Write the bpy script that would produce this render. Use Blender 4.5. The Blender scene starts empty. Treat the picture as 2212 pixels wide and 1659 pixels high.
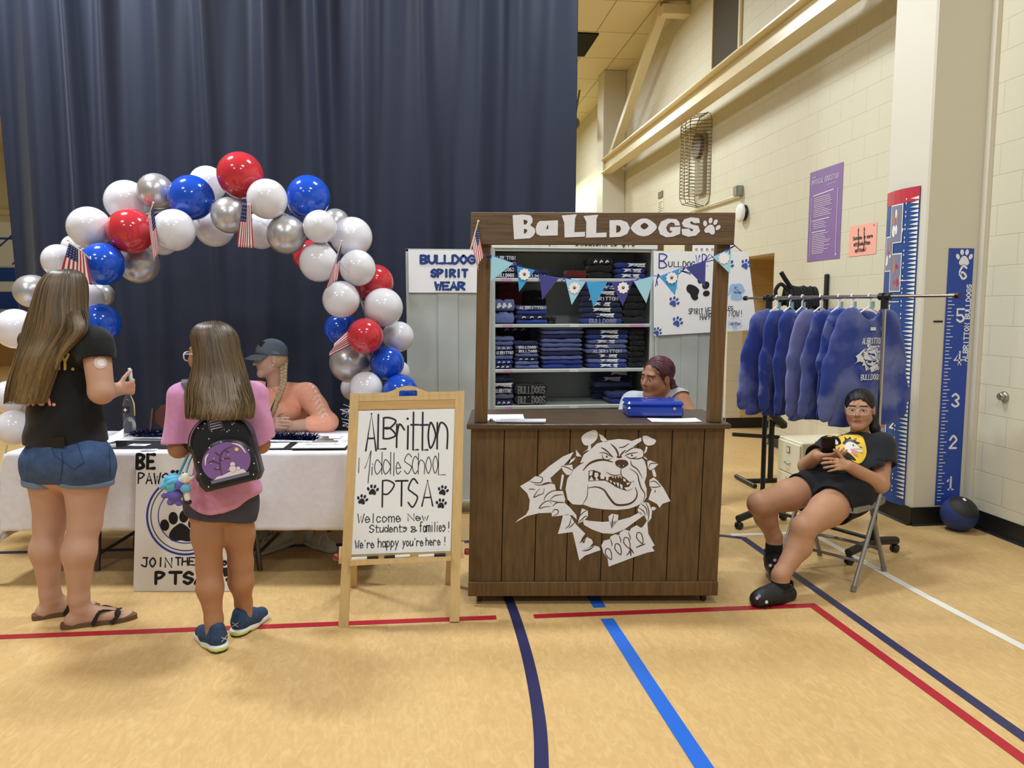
import bpy, bmesh, math, random
import numpy as np
from mathutils import Vector, Matrix, Euler
from mathutils.geometry import tessellate_polygon
SC = bpy.context.scene
COL = SC.collection
PI = math.pi
rnd = random.Random(7)

# ------------------------------------------------------------ camera
F_PX, W_PX, H_PX, CAM_Z = 1650.0, 2212.0, 1659.0, 1.55
YAW, PITCH = math.radians(6.9), math.radians(5.73)
cam_d = bpy.data.cameras.new('camera'); cam = bpy.data.objects.new('camera', cam_d); COL.objects.link(cam)
cam.location = (0, 0, CAM_Z); cam.rotation_euler = (PI / 2 - PITCH, 0, -YAW)
cam_d.sensor_width = 36; cam_d.lens = 36 * F_PX / W_PX; cam_d.clip_start = 0.05; cam_d.clip_end = 200
SC.camera = cam
CF = np.array([math.sin(YAW) * math.cos(PITCH), math.cos(YAW) * math.cos(PITCH), -math.sin(PITCH)])
CR = np.array([math.cos(YAW), -math.sin(YAW), 0.0]); CU = np.cross(CR, CF); C0 = np.array([0, 0, CAM_Z])

# ------------------------------------------------------------ light
SC.view_settings.view_transform = 'Standard'; SC.view_settings.look = 'None'
SC.view_settings.gamma = 1.0; SC.view_settings.use_curve_mapping = False
SC.view_settings.exposure = -0.53
wd = bpy.data.worlds.new('world'); SC.world = wd; wd.use_nodes = True
wd.node_tree.nodes['Background'].inputs[0].default_value = (0.86, 0.93, 1.0, 1)
wd.node_tree.nodes['Background'].inputs[1].default_value = 0.36
def area(name, loc, power, sx, sy, color=(0.845, 0.93, 1.0), tilt=(0, 0)):
    d = bpy.data.lights.new(name, 'AREA'); d.shape = 'RECTANGLE'; d.size = sx; d.size_y = sy; d.energy = power; d.color = color
    o = bpy.data.objects.new(name, d); COL.objects.link(o); o.location = loc; o.rotation_euler = (tilt[0], tilt[1], 0)
# high-bay gym lamps hanging under the ceiling
for lx, ly, p in ((-3.0, 5.3, 360), (1.2, 5.0, 215), (-3.6, 1.4, 130), (1.0, 1.2, 150), (-3.4, -2.6, 170), (1.2, -2.8, 200),
                  (-3.0, 10.5, 260), (1.4, 10.5, 260), (-3, 16, 300), (1.4, 17, 300)):
    area('gym_lamp', (lx, ly, 5.7), p, 0.9, 0.5)
area('green_lamp', (2.6, 18.5, 4.6), 260, 0.6, 0.6, (0.62, 1.0, 0.66))

# ------------------------------------------------------------ helpers
def ray(px, py):
    return CF + CR * ((px - W_PX / 2) / F_PX) - CU * ((py - H_PX / 2) / F_PX)
def at(px, py, y):                       # point of the plane Y = y seen at a pixel
    d = ray(px, py); return C0 + d * (y / d[1])
def atx(px, py, x):
    d = ray(px, py); return C0 + d * (x / d[0])
def atz(px, py, z=0.0):
    d = ray(px, py); return C0 + d * ((z - CAM_Z) / d[2])
def V(*a): return np.array(a, float)
def nrm(v): v = np.asarray(v, float); return v / (np.linalg.norm(v) + 1e-12)
def rz(a):
    c, s = math.cos(a), math.sin(a); return np.array([[c, -s, 0], [s, c, 0], [0, 0, 1.0]])
def frame_from(fwd, up=(0, 0, 1)):       # columns: x right, y forward, z up
    y = nrm(fwd); x = nrm(np.cross(y, up)); z = np.cross(x, y); return np.stack([x, y, z], 1)

def srgb(c):
    def f(v): v /= 255.0; return v / 12.92 if v <= 0.04045 else ((v + 0.055) / 1.055) ** 2.4
    return tuple(f(v) for v in c)
MATS = {}
def mat(name, c, rough=0.6, metal=0.0, noise=None, bump=None, spec=0.5, trans=0.0, sheen=0.0, attr=False, ior=1.45, emis=None, coat=0.0):
    """plain procedural material: sRGB colour, optional (scale, amount, stretch) colour mottling and (scale, strength, stretch) bump"""
    if name in MATS: return MATS[name]
    m = bpy.data.materials.new(name); m.use_nodes = True; MATS[name] = m
    nt = m.node_tree; b = nt.nodes['Principled BSDF']; L = nt.links
    c = (*srgb(c), 1)
    b.inputs['Base Color'].default_value = c; b.inputs['Roughness'].default_value = rough; b.inputs['Metallic'].default_value = metal
    b.inputs['Specular IOR Level'].default_value = spec; b.inputs['Transmission Weight'].default_value = trans; b.inputs['IOR'].default_value = ior
    b.inputs['Sheen Weight'].default_value = sheen; b.inputs['Coat Weight'].default_value = coat
    if emis: b.inputs['Emission Color'].default_value = (*srgb(emis[0]), 1); b.inputs['Emission Strength'].default_value = emis[1]
    tc = nt.nodes.new('ShaderNodeTexCoord') if (noise or bump) else None
    def nz(scale, stretch, detail=5):
        mp = nt.nodes.new('ShaderNodeMapping'); mp.inputs['Scale'].default_value = stretch or (1, 1, 1)
        L.new(tc.outputs['Object'], mp.inputs[0])
        n = nt.nodes.new('ShaderNodeTexNoise'); n.inputs['Scale'].default_value = scale; n.inputs['Detail'].default_value = detail
        L.new(mp.outputs[0], n.inputs['Vector']); return n
    src = None
    if attr:
        a = nt.nodes.new('ShaderNodeAttribute'); a.attribute_name = 'Col'; src = a.outputs['Color']; L.new(src, b.inputs['Base Color'])
    if noise:
        n = nz(noise[0], noise[2] if len(noise) > 2 else None)
        r = nt.nodes.new('ShaderNodeMapRange'); r.inputs[1].default_value = 0.3; r.inputs[2].default_value = 0.7
        r.inputs[3].default_value = 1 - noise[1]; r.inputs[4].default_value = 1 + noise[1]; L.new(n.outputs[0], r.inputs[0])
        x = nt.nodes.new('ShaderNodeMix'); x.data_type = 'RGBA'; x.blend_type = 'MULTIPLY'; x.inputs[0].default_value = 1
        if src: L.new(src, x.inputs[6])
        else: x.inputs[6].default_value = c
        L.new(r.outputs[0], x.inputs[7]); L.new(x.outputs[2], b.inputs['Base Color'])
    if bump:
        n = nz(bump[0], bump[2] if len(bump) > 2 else None)
        u = nt.nodes.new('ShaderNodeBump'); u.inputs['Strength'].default_value = bump[1]; u.inputs['Distance'].default_value = 0.02
        L.new(n.outputs[0], u.inputs['Height']); L.new(u.outputs[0], b.inputs['Normal'])
    return m

def mesh_obj(name, verts, faces, mats, parent=None, smooth=False, cols=None, mi=None, loc=None, world=False):
    if world and parent:
        if parent.parent is None: M_ = Matrix.LocRotScale(parent.location, parent.rotation_euler, None)
        else: M_ = Matrix.LocRotScale(parent.parent.location, parent.parent.rotation_euler, None) @ Matrix.LocRotScale(parent.location, parent.rotation_euler, None)
        A_ = np.array(M_.inverted()); verts = np.asarray(verts, float) @ A_[:3, :3].T + A_[:3, 3]
    me = bpy.data.meshes.new(name)
    if isinstance(faces, np.ndarray):
        n, k = faces.shape
        me.vertices.add(len(verts)); me.vertices.foreach_set('co', np.asarray(verts, np.float32).ravel())
        me.loops.add(n * k); me.loops.foreach_set('vertex_index', faces.astype(np.int32).ravel())
        me.polygons.add(n); me.polygons.foreach_set('loop_start', np.arange(0, n * k, k, dtype=np.int32))
        me.update(calc_edges=True)
    else:
        me.from_pydata([tuple(map(float, v)) for v in verts], [], faces)
    for m in (mats if isinstance(mats, (list, tuple)) else [mats]): me.materials.append(m)
    if mi is not None: me.polygons.foreach_set('material_index', np.asarray(mi, np.int32))
    if smooth is True: me.polygons.foreach_set('use_smooth', [True] * len(me.polygons))
    elif smooth is not False and smooth is not None: me.polygons.foreach_set('use_smooth', smooth)
    if cols is not None:
        a = me.color_attributes.new('Col', 'FLOAT_COLOR', 'POINT')
        c4 = np.ones((len(verts), 4), np.float32); c4[:, :3] = cols; a.data.foreach_set('color', c4.ravel())
    me.update()
    o = bpy.data.objects.new(name, me); COL.objects.link(o)
    if parent: o.parent = parent
    if loc is not None: o.location = loc
    return o
def thing(name, label, cat, loc=(0, 0, 0), rotz=0.0, group=None, rot=None):
    o = bpy.data.objects.new(name, None); COL.objects.link(o); o.empty_display_size = 0.1
    o.location = tuple(map(float, loc)); o.rotation_euler = rot if rot is not None else (0, 0, rotz)
    return tag(o, label, cat, group)
def tag(o, label, cat, group=None, kind=None):
    o['label'] = label; o['category'] = cat
    if group: o['group'] = group
    if kind: o['kind'] = kind
    return o
def dup(root, loc, rotz=None, label=None, group=None, rot=None):
    r = root.copy(); COL.objects.link(r); r.location = tuple(map(float, loc))
    if rotz is not None: r.rotation_euler = (0, 0, rotz)
    if rot is not None: r.rotation_euler = rot
    if label: r['label'] = label
    if group: r['group'] = group
    for ch in list(root.children):
        c = ch.copy(); COL.objects.link(c); c.parent = r
        for g in list(ch.children):
            d = g.copy(); COL.objects.link(d); d.parent = c
    return r

class MB:
    """collects shapes into ONE mesh"""
    def __init__(s): s.v = []; s.f = []; s.sm = []; s.mi = []; s.m = 0
    def add(s, vs, fs, smooth=False):
        n = len(s.v); s.v.extend([tuple(map(float, v)) for v in vs])
        for f in fs: s.f.append([i + n for i in f]); s.sm.append(smooth); s.mi.append(s.m)
        return s
    def box(s, c, d, R=None, bev=0.0):
        """box centred at c with size d; R 3x3; bev chamfers the edges"""
        c = np.asarray(c, float); h = np.asarray(d, float) / 2
        if bev > 0:
            b = min(bev, min(h) * 0.9); vs = []; idx = {}
            for sx in (-1, 1):
                for sy in (-1, 1):
                    for sz in (-1, 1):
                        for a in range(3):
                            p = np.array([sx, sy, sz]) * (h - b); p[a] = np.array([sx, sy, sz])[a] * h[a]
                            idx[(sx, sy, sz, a)] = len(vs); vs.append(p)
            fs = []
            for a in range(3):
                o1, o2 = [(1, 2), (2, 0), (0, 1)][a]
                for sg in (-1, 1):
                    q = []
                    for s1, s2 in ((-1, -1), (1, -1), (1, 1), (-1, 1)):
                        k = [0, 0, 0]; k[a] = sg; k[o1] = s1; k[o2] = s2; q.append(idx[(*k, a)])
                    fs.append(q if sg > 0 else q[::-1])
                for s1 in (-1, 1):
                    for s2 in (-1, 1):
                        k0 = [0, 0, 0]; k0[o1] = s1; k0[o2] = s2; k1 = list(k0); k0[a] = -1; k1[a] = 1
                        fs.append([idx[(*k0, o1)], idx[(*k1, o1)], idx[(*k1, o2)], idx[(*k0, o2)]])
            for sx in (-1, 1):
                for sy in (-1, 1):
                    for sz in (-1, 1): fs.append([idx[(sx, sy, sz, 0)], idx[(sx, sy, sz, 1)], idx[(sx, sy, sz, 2)]])
        else:
            vs = [np.array([x, y, z]) * h for x in (-1, 1) for y in (-1, 1) for z in (-1, 1)]
            fs = [[0, 1, 3, 2], [4, 6, 7, 5], [0, 4, 5, 1], [2, 3, 7, 6], [0, 2, 6, 4], [1, 5, 7, 3]]
        if R is not None: vs = [R @ v for v in vs]
        return s.add([v + c for v in vs], fs)
    def bar(s, a, b, w, t, up=(0, 0, 1), bev=0.0):
        """rectangular bar from a to b, w wide sideways, t along up"""
        a = np.asarray(a, float); b = np.asarray(b, float); d = b - a; l = np.linalg.norm(d)
        up = np.asarray(up, float)
        if abs(np.dot(nrm(d), nrm(up))) > 0.99: up = np.array([0, 1.0, 0])
        R = frame_from(d, up); return s.box((a + b) / 2, (w, l, t), R, bev)
    def tube(s, pts, r, n=10, caps=True, closed=False):
        P = [np.asarray(p, float) for p in pts]; m = len(P)
        rr = r if isinstance(r, (list, tuple, np.ndarray)) else [r] * m
        vs = []; fs = []; ref = None
        for i in range(m):
            if closed: t = P[(i + 1) % m] - P[i - 1]
            else: t = P[min(i + 1, m - 1)] - P[max(i - 1, 0)]
            t = nrm(t)
            if ref is None: ref = np.array([0, 0, 1.0]) if abs(t[2]) < 0.9 else np.array([1.0, 0, 0])
            x = nrm(np.cross(t, ref)); y = np.cross(x, t); ref = y
            for k in range(n):
                a = 2 * PI * k / n; vs.append(P[i] + (x * math.cos(a) + y * math.sin(a)) * rr[i])
        for i in range(m if closed else m - 1):
            j = (i + 1) % m
            for k in range(n):
                q = (k + 1) % n; fs.append([i * n + k, i * n + q, j * n + q, j * n + k])
        s.add(vs, fs, True)
        if caps and not closed:
            s.add(vs[:n], [list(range(n))[::-1]]); s.add(vs[-n:], [list(range(n))])
        return s
    def lathe(s, prof, c=(0, 0, 0), R=None, n=24):
        """profile [(radius, height)] turned round local z"""
        vs = []; fs = []; c = np.asarray(c, float)
        for r, z in prof:
            for k in range(n):
                a = 2 * PI * k / n; p = np.array([r * math.cos(a), r * math.sin(a), z]); vs.append((R @ p if R is not None else p) + c)
        for i in range(len(prof) - 1):
            for k in range(n):
                q = (k + 1) % n; fs.append([i * n + k, i * n + q, (i + 1) * n + q, (i + 1) * n + k])
        s.add(vs, fs, True)
        for i, fl in ((0, True), (len(prof) - 1, False)):
            if prof[i][0] > 1e-5: s.add(vs[i * n:(i + 1) * n], [list(range(n))[::-1] if fl else list(range(n))])
        return s
    def ball(s, c, r, n=16, m=10, R=None):
        r = np.array(r if hasattr(r, '__len__') else (r, r, r), float); c = np.asarray(c, float); vs = []; fs = []
        for i in range(m + 1):
            t = PI * i / m
            for k in range(n):
                a = 2 * PI * k / n; p = np.array([math.sin(t) * math.cos(a), math.sin(t) * math.sin(a), math.cos(t)]) * r
                vs.append((R @ p if R is not None else p) + c)
        for i in range(m):
            for k in range(n):
                q = (k + 1) % n; fs.append([i * n + k, (i + 1) * n + k, (i + 1) * n + q, i * n + q])
        return s.add(vs, fs, True)
    def prism(s, poly, t, O, ux, uy):
        """flat polygon (u, v) on the frame O, ux, uy thickened by t along ux x uy (0..t)"""
        O, ux, uy = (np.asarray(q, float) for q in (O, ux, uy)); nn = np.cross(ux, uy)
        n = len(poly); a = [O + ux * u + uy * v for u, v in poly]; b = [p + nn * t for p in a]
        tri = tessellate_polygon([[Vector((u, v, 0)) for u, v in poly]])
        ar = sum(poly[i][0] * poly[(i + 1) % n][1] - poly[(i + 1) % n][0] * poly[i][1] for i in range(n))
        fs = []
        for q in tri:
            q = list(q); x = sum(poly[q[i]][0] * poly[q[(i + 1) % 3]][1] - poly[q[(i + 1) % 3]][0] * poly[q[i]][1] for i in range(3))
            if x < 0: q = q[::-1]
            fs.append([i + n for i in q]); fs.append(q[::-1])
        for i in range(n):
            j = (i + 1) % n; fs.append([i, j, j + n, i + n] if ar > 0 else [j, i, i + n, j + n])
        return s.add(a + b, fs)
    def build(s, name, mats, parent=None, loc=None, **kw):
        return mesh_obj(name, s.v, s.f, mats, parent, s.sm, mi=s.mi if isinstance(mats, (list, tuple)) else None, loc=loc, **kw)

def spline(pts, n=8, closed=False):
    P = [np.asarray(p, float) for p in pts]; m = len(P); out = []
    for i in range(m if closed else m - 1):
        if closed: a, b, c, d = P[i - 1], P[i], P[(i + 1) % m], P[(i + 2) % m]
        else: a, b, c, d = P[max(i - 1, 0)], P[i], P[i + 1], P[min(i + 2, m - 1)]
        for k in range(n):
            t = k / n
            out.append(0.5 * (2 * b + (c - a) * t + (2 * a - 5 * b + 4 * c - d) * t * t + (3 * b - a - 3 * c + d) * t ** 3))
    if not closed: out.append(P[-1])
    return out

# ------------------------------------------------------------ flat marks: strokes, hand lettering, paws, cut vinyl
GL = {'A': '02 28 42;14 34', 'B': '02 08;~08 28 47 25 05;~05 25 43 22 02', 'C': '~47 28 06 04 22 43', 'D': '02 08;~08 28 45 22 02',
 'E': '42 02 08 48;05 35', 'F': '02 08 48;05 35', 'G': '~47 28 06 04 22 43;43 45 25', 'H': '02 08;42 48;05 45', 'I': '22 28',
 'J': '~38 33 22 03;18 48', 'K': '02 08;48 05 42', 'L': '08 02 42', 'M': '02 08 24 48 42', 'N': '02 08 42 48', 'O': 'o28 05 22 45',
 'P': '02 08;~08 28 47 25 05', 'Q': 'o28 05 22 45;34 42', 'R': '02 08;~08 28 47 25 05;15 42', 'S': '~47 28 06 25 44 22 03', 'T': '22 28;08 48',
 'U': '~08 04 22 44 48', 'V': '08 22 48', 'W': '08 12 26 32 48', 'X': '02 48;08 42', 'Y': '08 25 48;25 22', 'Z': '08 48 02 42',
 'a': 'o16 04 12 34;36 32', 'b': '08 02;o16 04 12 34', 'c': '~35 16 04 12 33', 'd': '38 32;o16 04 12 34', 'e': '04 34;~34 16 04 12 33',
 'f': '~38 18 12;06 26', 'g': 'o16 04 12 34;~36 31 10 01', 'h': '08 02;~04 16 35 32', 'i': '12 16;18 18', 'j': '~26 21 00;28 28', 'k': '08 02;36 04 32',
 'l': '12 18', 'm': '02 06;~05 16 25 22;~25 36 45 42', 'n': '02 06;~04 16 35 32', 'o': 'o16 04 12 34', 'p': '06 00;o16 04 12 34', 'q': '36 30;o16 04 12 34',
 'r': '02 06;~04 16 35', 's': '~35 16 05 34 12 03', 't': '18 12 32;06 36', 'u': '~06 03 12 34;36 32', 'v': '06 12 36', 'w': '06 12 25 32 46',
 'x': '02 36;06 32', 'y': '06 13;36 00', 'z': '06 36 02 32', '&': '~43 07 28 36 03 22 44', '!': '28 24;22 22', "'": '18 17', '.': '12 12', ',': '12 01',
 '$': '~47 28 06 25 44 22 03;29 21', '-': '05 35', '0': 'o28 05 22 45', '1': '06 28 22', '2': '~06 28 46 24 02;02 42', '3': '~07 28 46 25;~25 43 22 03',
 '4': '32 38 04 44', '5': '48 08 05;~05 35 43 22 03', '6': '~47 28 05 22 43 25 04', '7': '08 48 12', '8': 'o28 07 25 43 22 03 25 47', '9': 'o28 06 24 46;46 22', '+': '23 27;05 45'}
GW = {'I': 4, 'i': 2, 'l': 2, '!': 4, "'": 2, '.': 2, ',': 2, ' ': 3, 'm': 4, 'w': 4, 'j': 2}
class Flat:
    """marks on a plane: frame O, ux, uy (metres); layer lifts along the normal"""
    def __init__(s, O=(0, 0, 0), ux=(1, 0, 0), uy=(0, 0, 1), lift=0.0008):
        s.O, s.ux, s.uy = (np.asarray(q, float) for q in (O, ux, uy)); s.n = np.cross(s.ux, s.uy); s.lift = lift; s.mb = MB(); s.lay = 1; s.warp = None; s.jit = 0.0
    def p3(s, u, v):
        d = s.lift * s.lay + s.jit
        if s.warp: u, v, w = s.warp(u, v); d += w
        return s.O + s.ux * u + s.uy * v + s.n * d
    def mat(s, i, lay=None): s.mb.m = i; s.lay = i + 1 if lay is None else lay; return s
    def poly(s, pts, smooth=0, closed=True):
        if smooth: pts = [tuple(p) for p in spline(pts, smooth, True)]
        tri = tessellate_polygon([[Vector((p[0], p[1], 0)) for p in pts]]); fs = []
        for q in tri:
            q = list(q); x = sum(pts[q[i]][0] * pts[q[(i + 1) % 3]][1] - pts[q[(i + 1) % 3]][0] * pts[q[i]][1] for i in range(3))
            fs.append(q if x > 0 else q[::-1])
        s.mb.add([s.p3(*p) for p in pts], fs); return s
    def rect(s, u0, v0, u1, v1, n=1):
        if n > 1:
            for i in range(n): s.poly([(u0 + (u1 - u0) * i / n, v0), (u0 + (u1 - u0) * (i + 1) / n, v0), (u0 + (u1 - u0) * (i + 1) / n, v1), (u0 + (u1 - u0) * i / n, v1)])
            return s
        return s.poly([(u0, v0), (u1, v0), (u1, v1), (u0, v1)])
    def disc(s, u, v, r, n=16, ry=None, a=0.0):
        ry = r if ry is None else ry; c, d = math.cos(a), math.sin(a)
        pts = []
        for k in range(n):
            x, y = r * math.cos(2 * PI * k / n), ry * math.sin(2 * PI * k / n); pts.append((u + x * c - y * d, v + x * d + y * c))
        s.mb.add([s.p3(*p) for p in pts], [list(range(n))]); return s
    def nudge(s): s.jit = (s.jit + .00006) % .0006        # keep crossing strokes off one another
    def stroke(s, pts, w, taper=False, cap=True, nc=8):
        s.nudge()
        P = [np.asarray(p, float) for p in pts]; m = len(P)
        ws = [w * (0.25 + 0.75 * math.sin(PI * (i + .3) / (m - .4))) if taper else w for i in range(m)]
        L, R = [], []
        for i in range(m):
            t = P[min(i + 1, m - 1)] - P[max(i - 1, 0)]; l = np.linalg.norm(t)
            if l < 1e-9: t = np.array([1.0, 0]); l = 1
            nn = np.array([-t[1], t[0]]) / l
            if 0 < i < m - 1:
                a, b = nrm(P[i] - P[i - 1]), nrm(P[i + 1] - P[i]); k = min(1.5, 1 / max(0.5, math.sqrt(max(0.01, (1 + a @ b) / 2))))
                if a @ b < 0.3: k = 1
            else: k = 1
            L.append(P[i] + nn * ws[i] * k / 2); R.append(P[i] - nn * ws[i] * k / 2)
        vs = [s.p3(*p) for p in L + R]
        fs = [[i, m + i, m + i + 1, i + 1] for i in range(m - 1)]
        s.mb.add(vs, fs)
        if cap and not taper:
            pts = [0, m - 1] + [i for i in range(1, m - 1) if nrm(P[i] - P[i - 1]) @ nrm(P[i + 1] - P[i]) < 0.8]
            s.nudge()
            for i in pts: s.disc(P[i][0], P[i][1], w / 2, nc)
        return s
    def glyph(s, ch, u, v, h, wd, th, slant=0.0, rng=None):
        """cap height h (baseline v), letter cell width wd for 4 units"""
        for st in GL.get(ch, '').split(';'):
            if not st: continue
            sm = st[0] if st[0] in '~o' else ''
            pts = [np.array([int(q[0]) * wd / 4, (int(q[1]) - 2) * h / 6]) for q in st.lstrip('~o').split()]
            if rng: pts = [p + np.array([rng.uniform(-.05, .05) * wd, rng.uniform(-.02, .02) * h]) for p in pts]
            pts = [np.array([u + p[0] + p[1] * slant, v + p[1]]) for p in pts]
            if sm == 'o': pts = spline(pts, 6, True); pts.append(pts[0]); pts.append(pts[1])
            elif sm == '~': pts = spline(pts, 5)
            if len(pts) == 2 and np.allclose(pts[0], pts[1]): s.disc(pts[0][0], pts[0][1], th * 0.62, 10); continue
            s.stroke(pts, th)
    def text(s, t, u, v, h, wd, th, gap=None, align='l', slant=0.0, wob=0.0, bold2=False):
        rng = random.Random(len(t) * 31 + 5) if wob else None
        gap = th * 1.5 if gap is None else gap
        tot = sum(GW.get(c, 4 if c.isupper() or c.isdigit() or c in '$&' else 3) * wd / 4 + gap for c in t) - gap
        if align == 'c': u -= tot / 2
        if align == 'r': u -= tot
        for c in t:
            w = GW.get(c, 4 if c.isupper() or c.isdigit() or c in '$&' else 3) * wd / 4
            s.glyph(c, u - (wd / 4 if c in 'I!' and False else 0), v + (rng.uniform(-wob, wob) * h if rng else 0), h, wd, th, slant, rng if wob else None)
            u += w + gap
        return s
    def paw(s, u, v, r, a=0.0, n=14):
        c, d = math.cos(a), math.sin(a)
        def q(x, y): return (u + (x * c - y * d) * r, v + (x * d + y * c) * r)
        s.poly([q(x, y) for x, y in ((-.62, -.55), (-.35, -.78), (0, -.66), (.35, -.78), (.62, -.55), (.5, -.15), (.25, .18), (0, .26), (-.25, .18), (-.5, -.15))], 4)
        for x, y, aa in ((-.78, .18, .45), (-.3, .66, .14), (.3, .66, -.14), (.78, .18, -.45)):
            e = q(x, y); s.disc(e[0], e[1], .22 * r, n, .33 * r, a + aa)
        return s
    def build(s, name, mats, parent=None, **kw): return s.mb.build(name, mats, parent, **kw)
    def px(s, x, y):                     # plane coordinates of a photo pixel
        d = ray(x, y); n = s.n / np.linalg.norm(s.n); p = C0 + d * (((s.O - C0) @ n) / (d @ n)) - s.O
        return (float(p @ s.ux), float(p @ s.uy))
    def crop(s, x0, y0, k): s.cr = (x0, y0, k); return s
    def c(s, *pts): return [s.px(s.cr[0] + x * s.cr[2], s.cr[1] + y * s.cr[2]) for x, y in pts]
    def cbox(s, ch, x0, y0, x1, y1, th, **k):      # letter filling a crop box, y1 below y0
        a, b = s.c((x0, y1), (x1, y0)); w_ = GW.get(ch, 4 if ch.isupper() or ch.isdigit() or ch in '$&' else 3)
        hh = 6 if ch not in 'acemnorsuvwxzgpqy' else 4
        s.glyph(ch, a[0], a[1], (b[1] - a[1]) * 6 / hh, (b[0] - a[0]) * 4 / w_ if w_ > 2 else (b[0] - a[0]) * 2, th, **k)
    def ctext(s, t, x0, yb, x1, yt, th, **k):      # word between crop x0..x1, baseline yb, cap top yt
        a, b = s.c((x0, yb), (x1, yt)); n = sum(GW.get(q, 4 if q.isupper() or q.isdigit() or q in '$&' else 3) for q in t); m = len(t) - 1
        gap = (b[0] - a[0]) * .30 * m / (n / 4 + .30 * m) / max(m, 1); wd = ((b[0] - a[0]) - gap * m) / n * 4; d = s.c((x1, yb))[0]
        o = s.warp; sl = (d[1] - a[1]) / (d[0] - a[0]); s.warp = lambda u, v: (u, v + (u - a[0]) * sl, 0)
        s.text(t, a[0], a[1], b[1] - d[1], wd, th, gap, **k); s.warp = o
# ------------------------------------------------------------ soft-blended solids for bodies, clothes and hair
class Solid:
    def __init__(s): s.p = []
    def cone(s, a, b, ra, rb=None, k=0.02, op='u'):
        a, b = np.asarray(a, float), np.asarray(b, float); rb = ra if rb is None else rb
        if np.linalg.norm(b - a) < 1e-6: b = b + np.array([0, 0, 1e-4])
        m = max(ra, rb); s.p.append((op, k, 'c', (a, b, ra, rb), np.minimum(a, b) - m, np.maximum(a, b) + m)); return s
    def chain(s, pts, rs, k=0.02, op='u'):
        for i in range(len(pts) - 1): s.cone(pts[i], pts[i + 1], rs[i], rs[i + 1], k, op)
        return s
    def ell(s, c, r, R=None, k=0.02, op='u'):
        c = np.asarray(c, float); r = np.asarray(r, float) if hasattr(r, '__len__') else np.array([r, r, r], float)
        m = max(r); s.p.append((op, k, 'e', (c, r, R), c - m, c + m)); return s
    def plane(s, pt, n, k=0.004):            # keep the side n points away from
        n = nrm(n); s.p.append(('i', k, 'h', (np.asarray(pt, float), n), None, None)); return s
    def wrinkle(s, amp, f=30.0, seed=1, n=4, dirs=None):
        r = random.Random(seed); W = []
        for i in range(n):
            d = nrm([r.gauss(0, 1), r.gauss(0, 1), r.gauss(0, 1)]) if dirs is None else nrm(dirs[i % len(dirs)])
            W.append((d * f * r.uniform(.6, 1.5), r.uniform(0, 6), nrm([r.gauss(0, 1), r.gauss(0, 1), r.gauss(0, 1)]) * f * .6))
        s.p.append(('w', 0, 'w', (amp / n * 1.6, W), None, None)); return s
    @staticmethod
    def prim(t, a, P):
        if t == 'c':
            A, B, ra, rb = a; ba = B - A; l2 = ba @ ba; pa = P - A
            h = np.clip(pa @ ba / l2, 0, 1); q = pa - h[:, None] * ba
            return np.sqrt(np.einsum('ij,ij->i', q, q)) - (ra + (rb - ra) * h)
        if t == 'e':
            c, r, R = a; q = P - c
            if R is not None: q = q @ R
            k0 = np.sqrt(((q / r) ** 2).sum(1)); k1 = np.sqrt(((q / (r * r)) ** 2).sum(1)) + 1e-9
            return np.where(k0 < 1e-4, -min(r), k0 * (k0 - 1.0) / k1)
        return (P - a[0]) @ a[1]
    def ev(s, P, cull=None):
        d = np.full(len(P), 1.0, np.float64)
        lo, hi = (P.min(0), P.max(0))
        for op, k, t, a, b0, b1 in s.p:
            if t == 'w':
                w = np.zeros(len(P))
                for f, ph, g in a[1]: w += np.sin(P @ f + ph + 1.3 * np.sin(P @ g + ph * 2))
                d = d + a[0] * w; continue
            if b0 is not None:
                mg = (cull or 0.06) + k
                m = ((P > b0 - mg) & (P < b1 + mg)).all(1)
                if not m.any(): continue
                q = s.prim(t, a, P[m]); e = d[m]
            else:
                m = slice(None); q = s.prim(t, a, P); e = d
            if op == 'u':
                h = np.maximum(k - np.abs(e - q), 0) / max(k, 1e-6); d[m] = np.minimum(e, q) - h * h * k * .25
            elif op == 's':
                q = -q; h = np.maximum(k - np.abs(e - q), 0) / max(k, 1e-6); d[m] = np.maximum(e, q) + h * h * k * .25
            else:
                h = np.maximum(k - np.abs(e - q), 0) / max(k, 1e-6); d[m] = np.maximum(e, q) + h * h * k * .25
        return d
    def mesh(s, h=0.005):
        los = [b0 for o, k, t, a, b0, b1 in s.p if b0 is not None and o == 'u']; his = [b1 for o, k, t, a, b0, b1 in s.p if b0 is not None and o == 'u']
        lo = np.min(los, 0) - 4 * h; hi = np.max(his, 0) + 4 * h
        c = 4; H = h * c
        n = np.ceil((hi - lo) / H).astype(int) + 1
        G = np.stack(np.meshgrid(*[np.arange(m) for m in n], indexing='ij'), -1).reshape(-1, 3)
        dc = s.ev(lo + (G + 0.5) * H - h * .5, 0.1)
        near = np.abs(dc) < H * 1.25 + 0.008
        D = np.repeat(np.repeat(np.repeat(np.where(dc < 0, -1.0, 1.0).astype(np.float32).reshape(n), c, 0), c, 1), c, 2)
        Gn = G[near] * c
        off = np.stack(np.meshgrid(*[np.arange(c)] * 3, indexing='ij'), -1).reshape(-1, 3)
        I = (Gn[:, None, :] + off[None]).reshape(-1, 3)
        for i in range(0, len(I), 400000):
            q = I[i:i + 400000]; D[q[:, 0], q[:, 1], q[:, 2]] = s.ev(lo + q * h, 0.04)
        return nets(D, lo, h)
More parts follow.
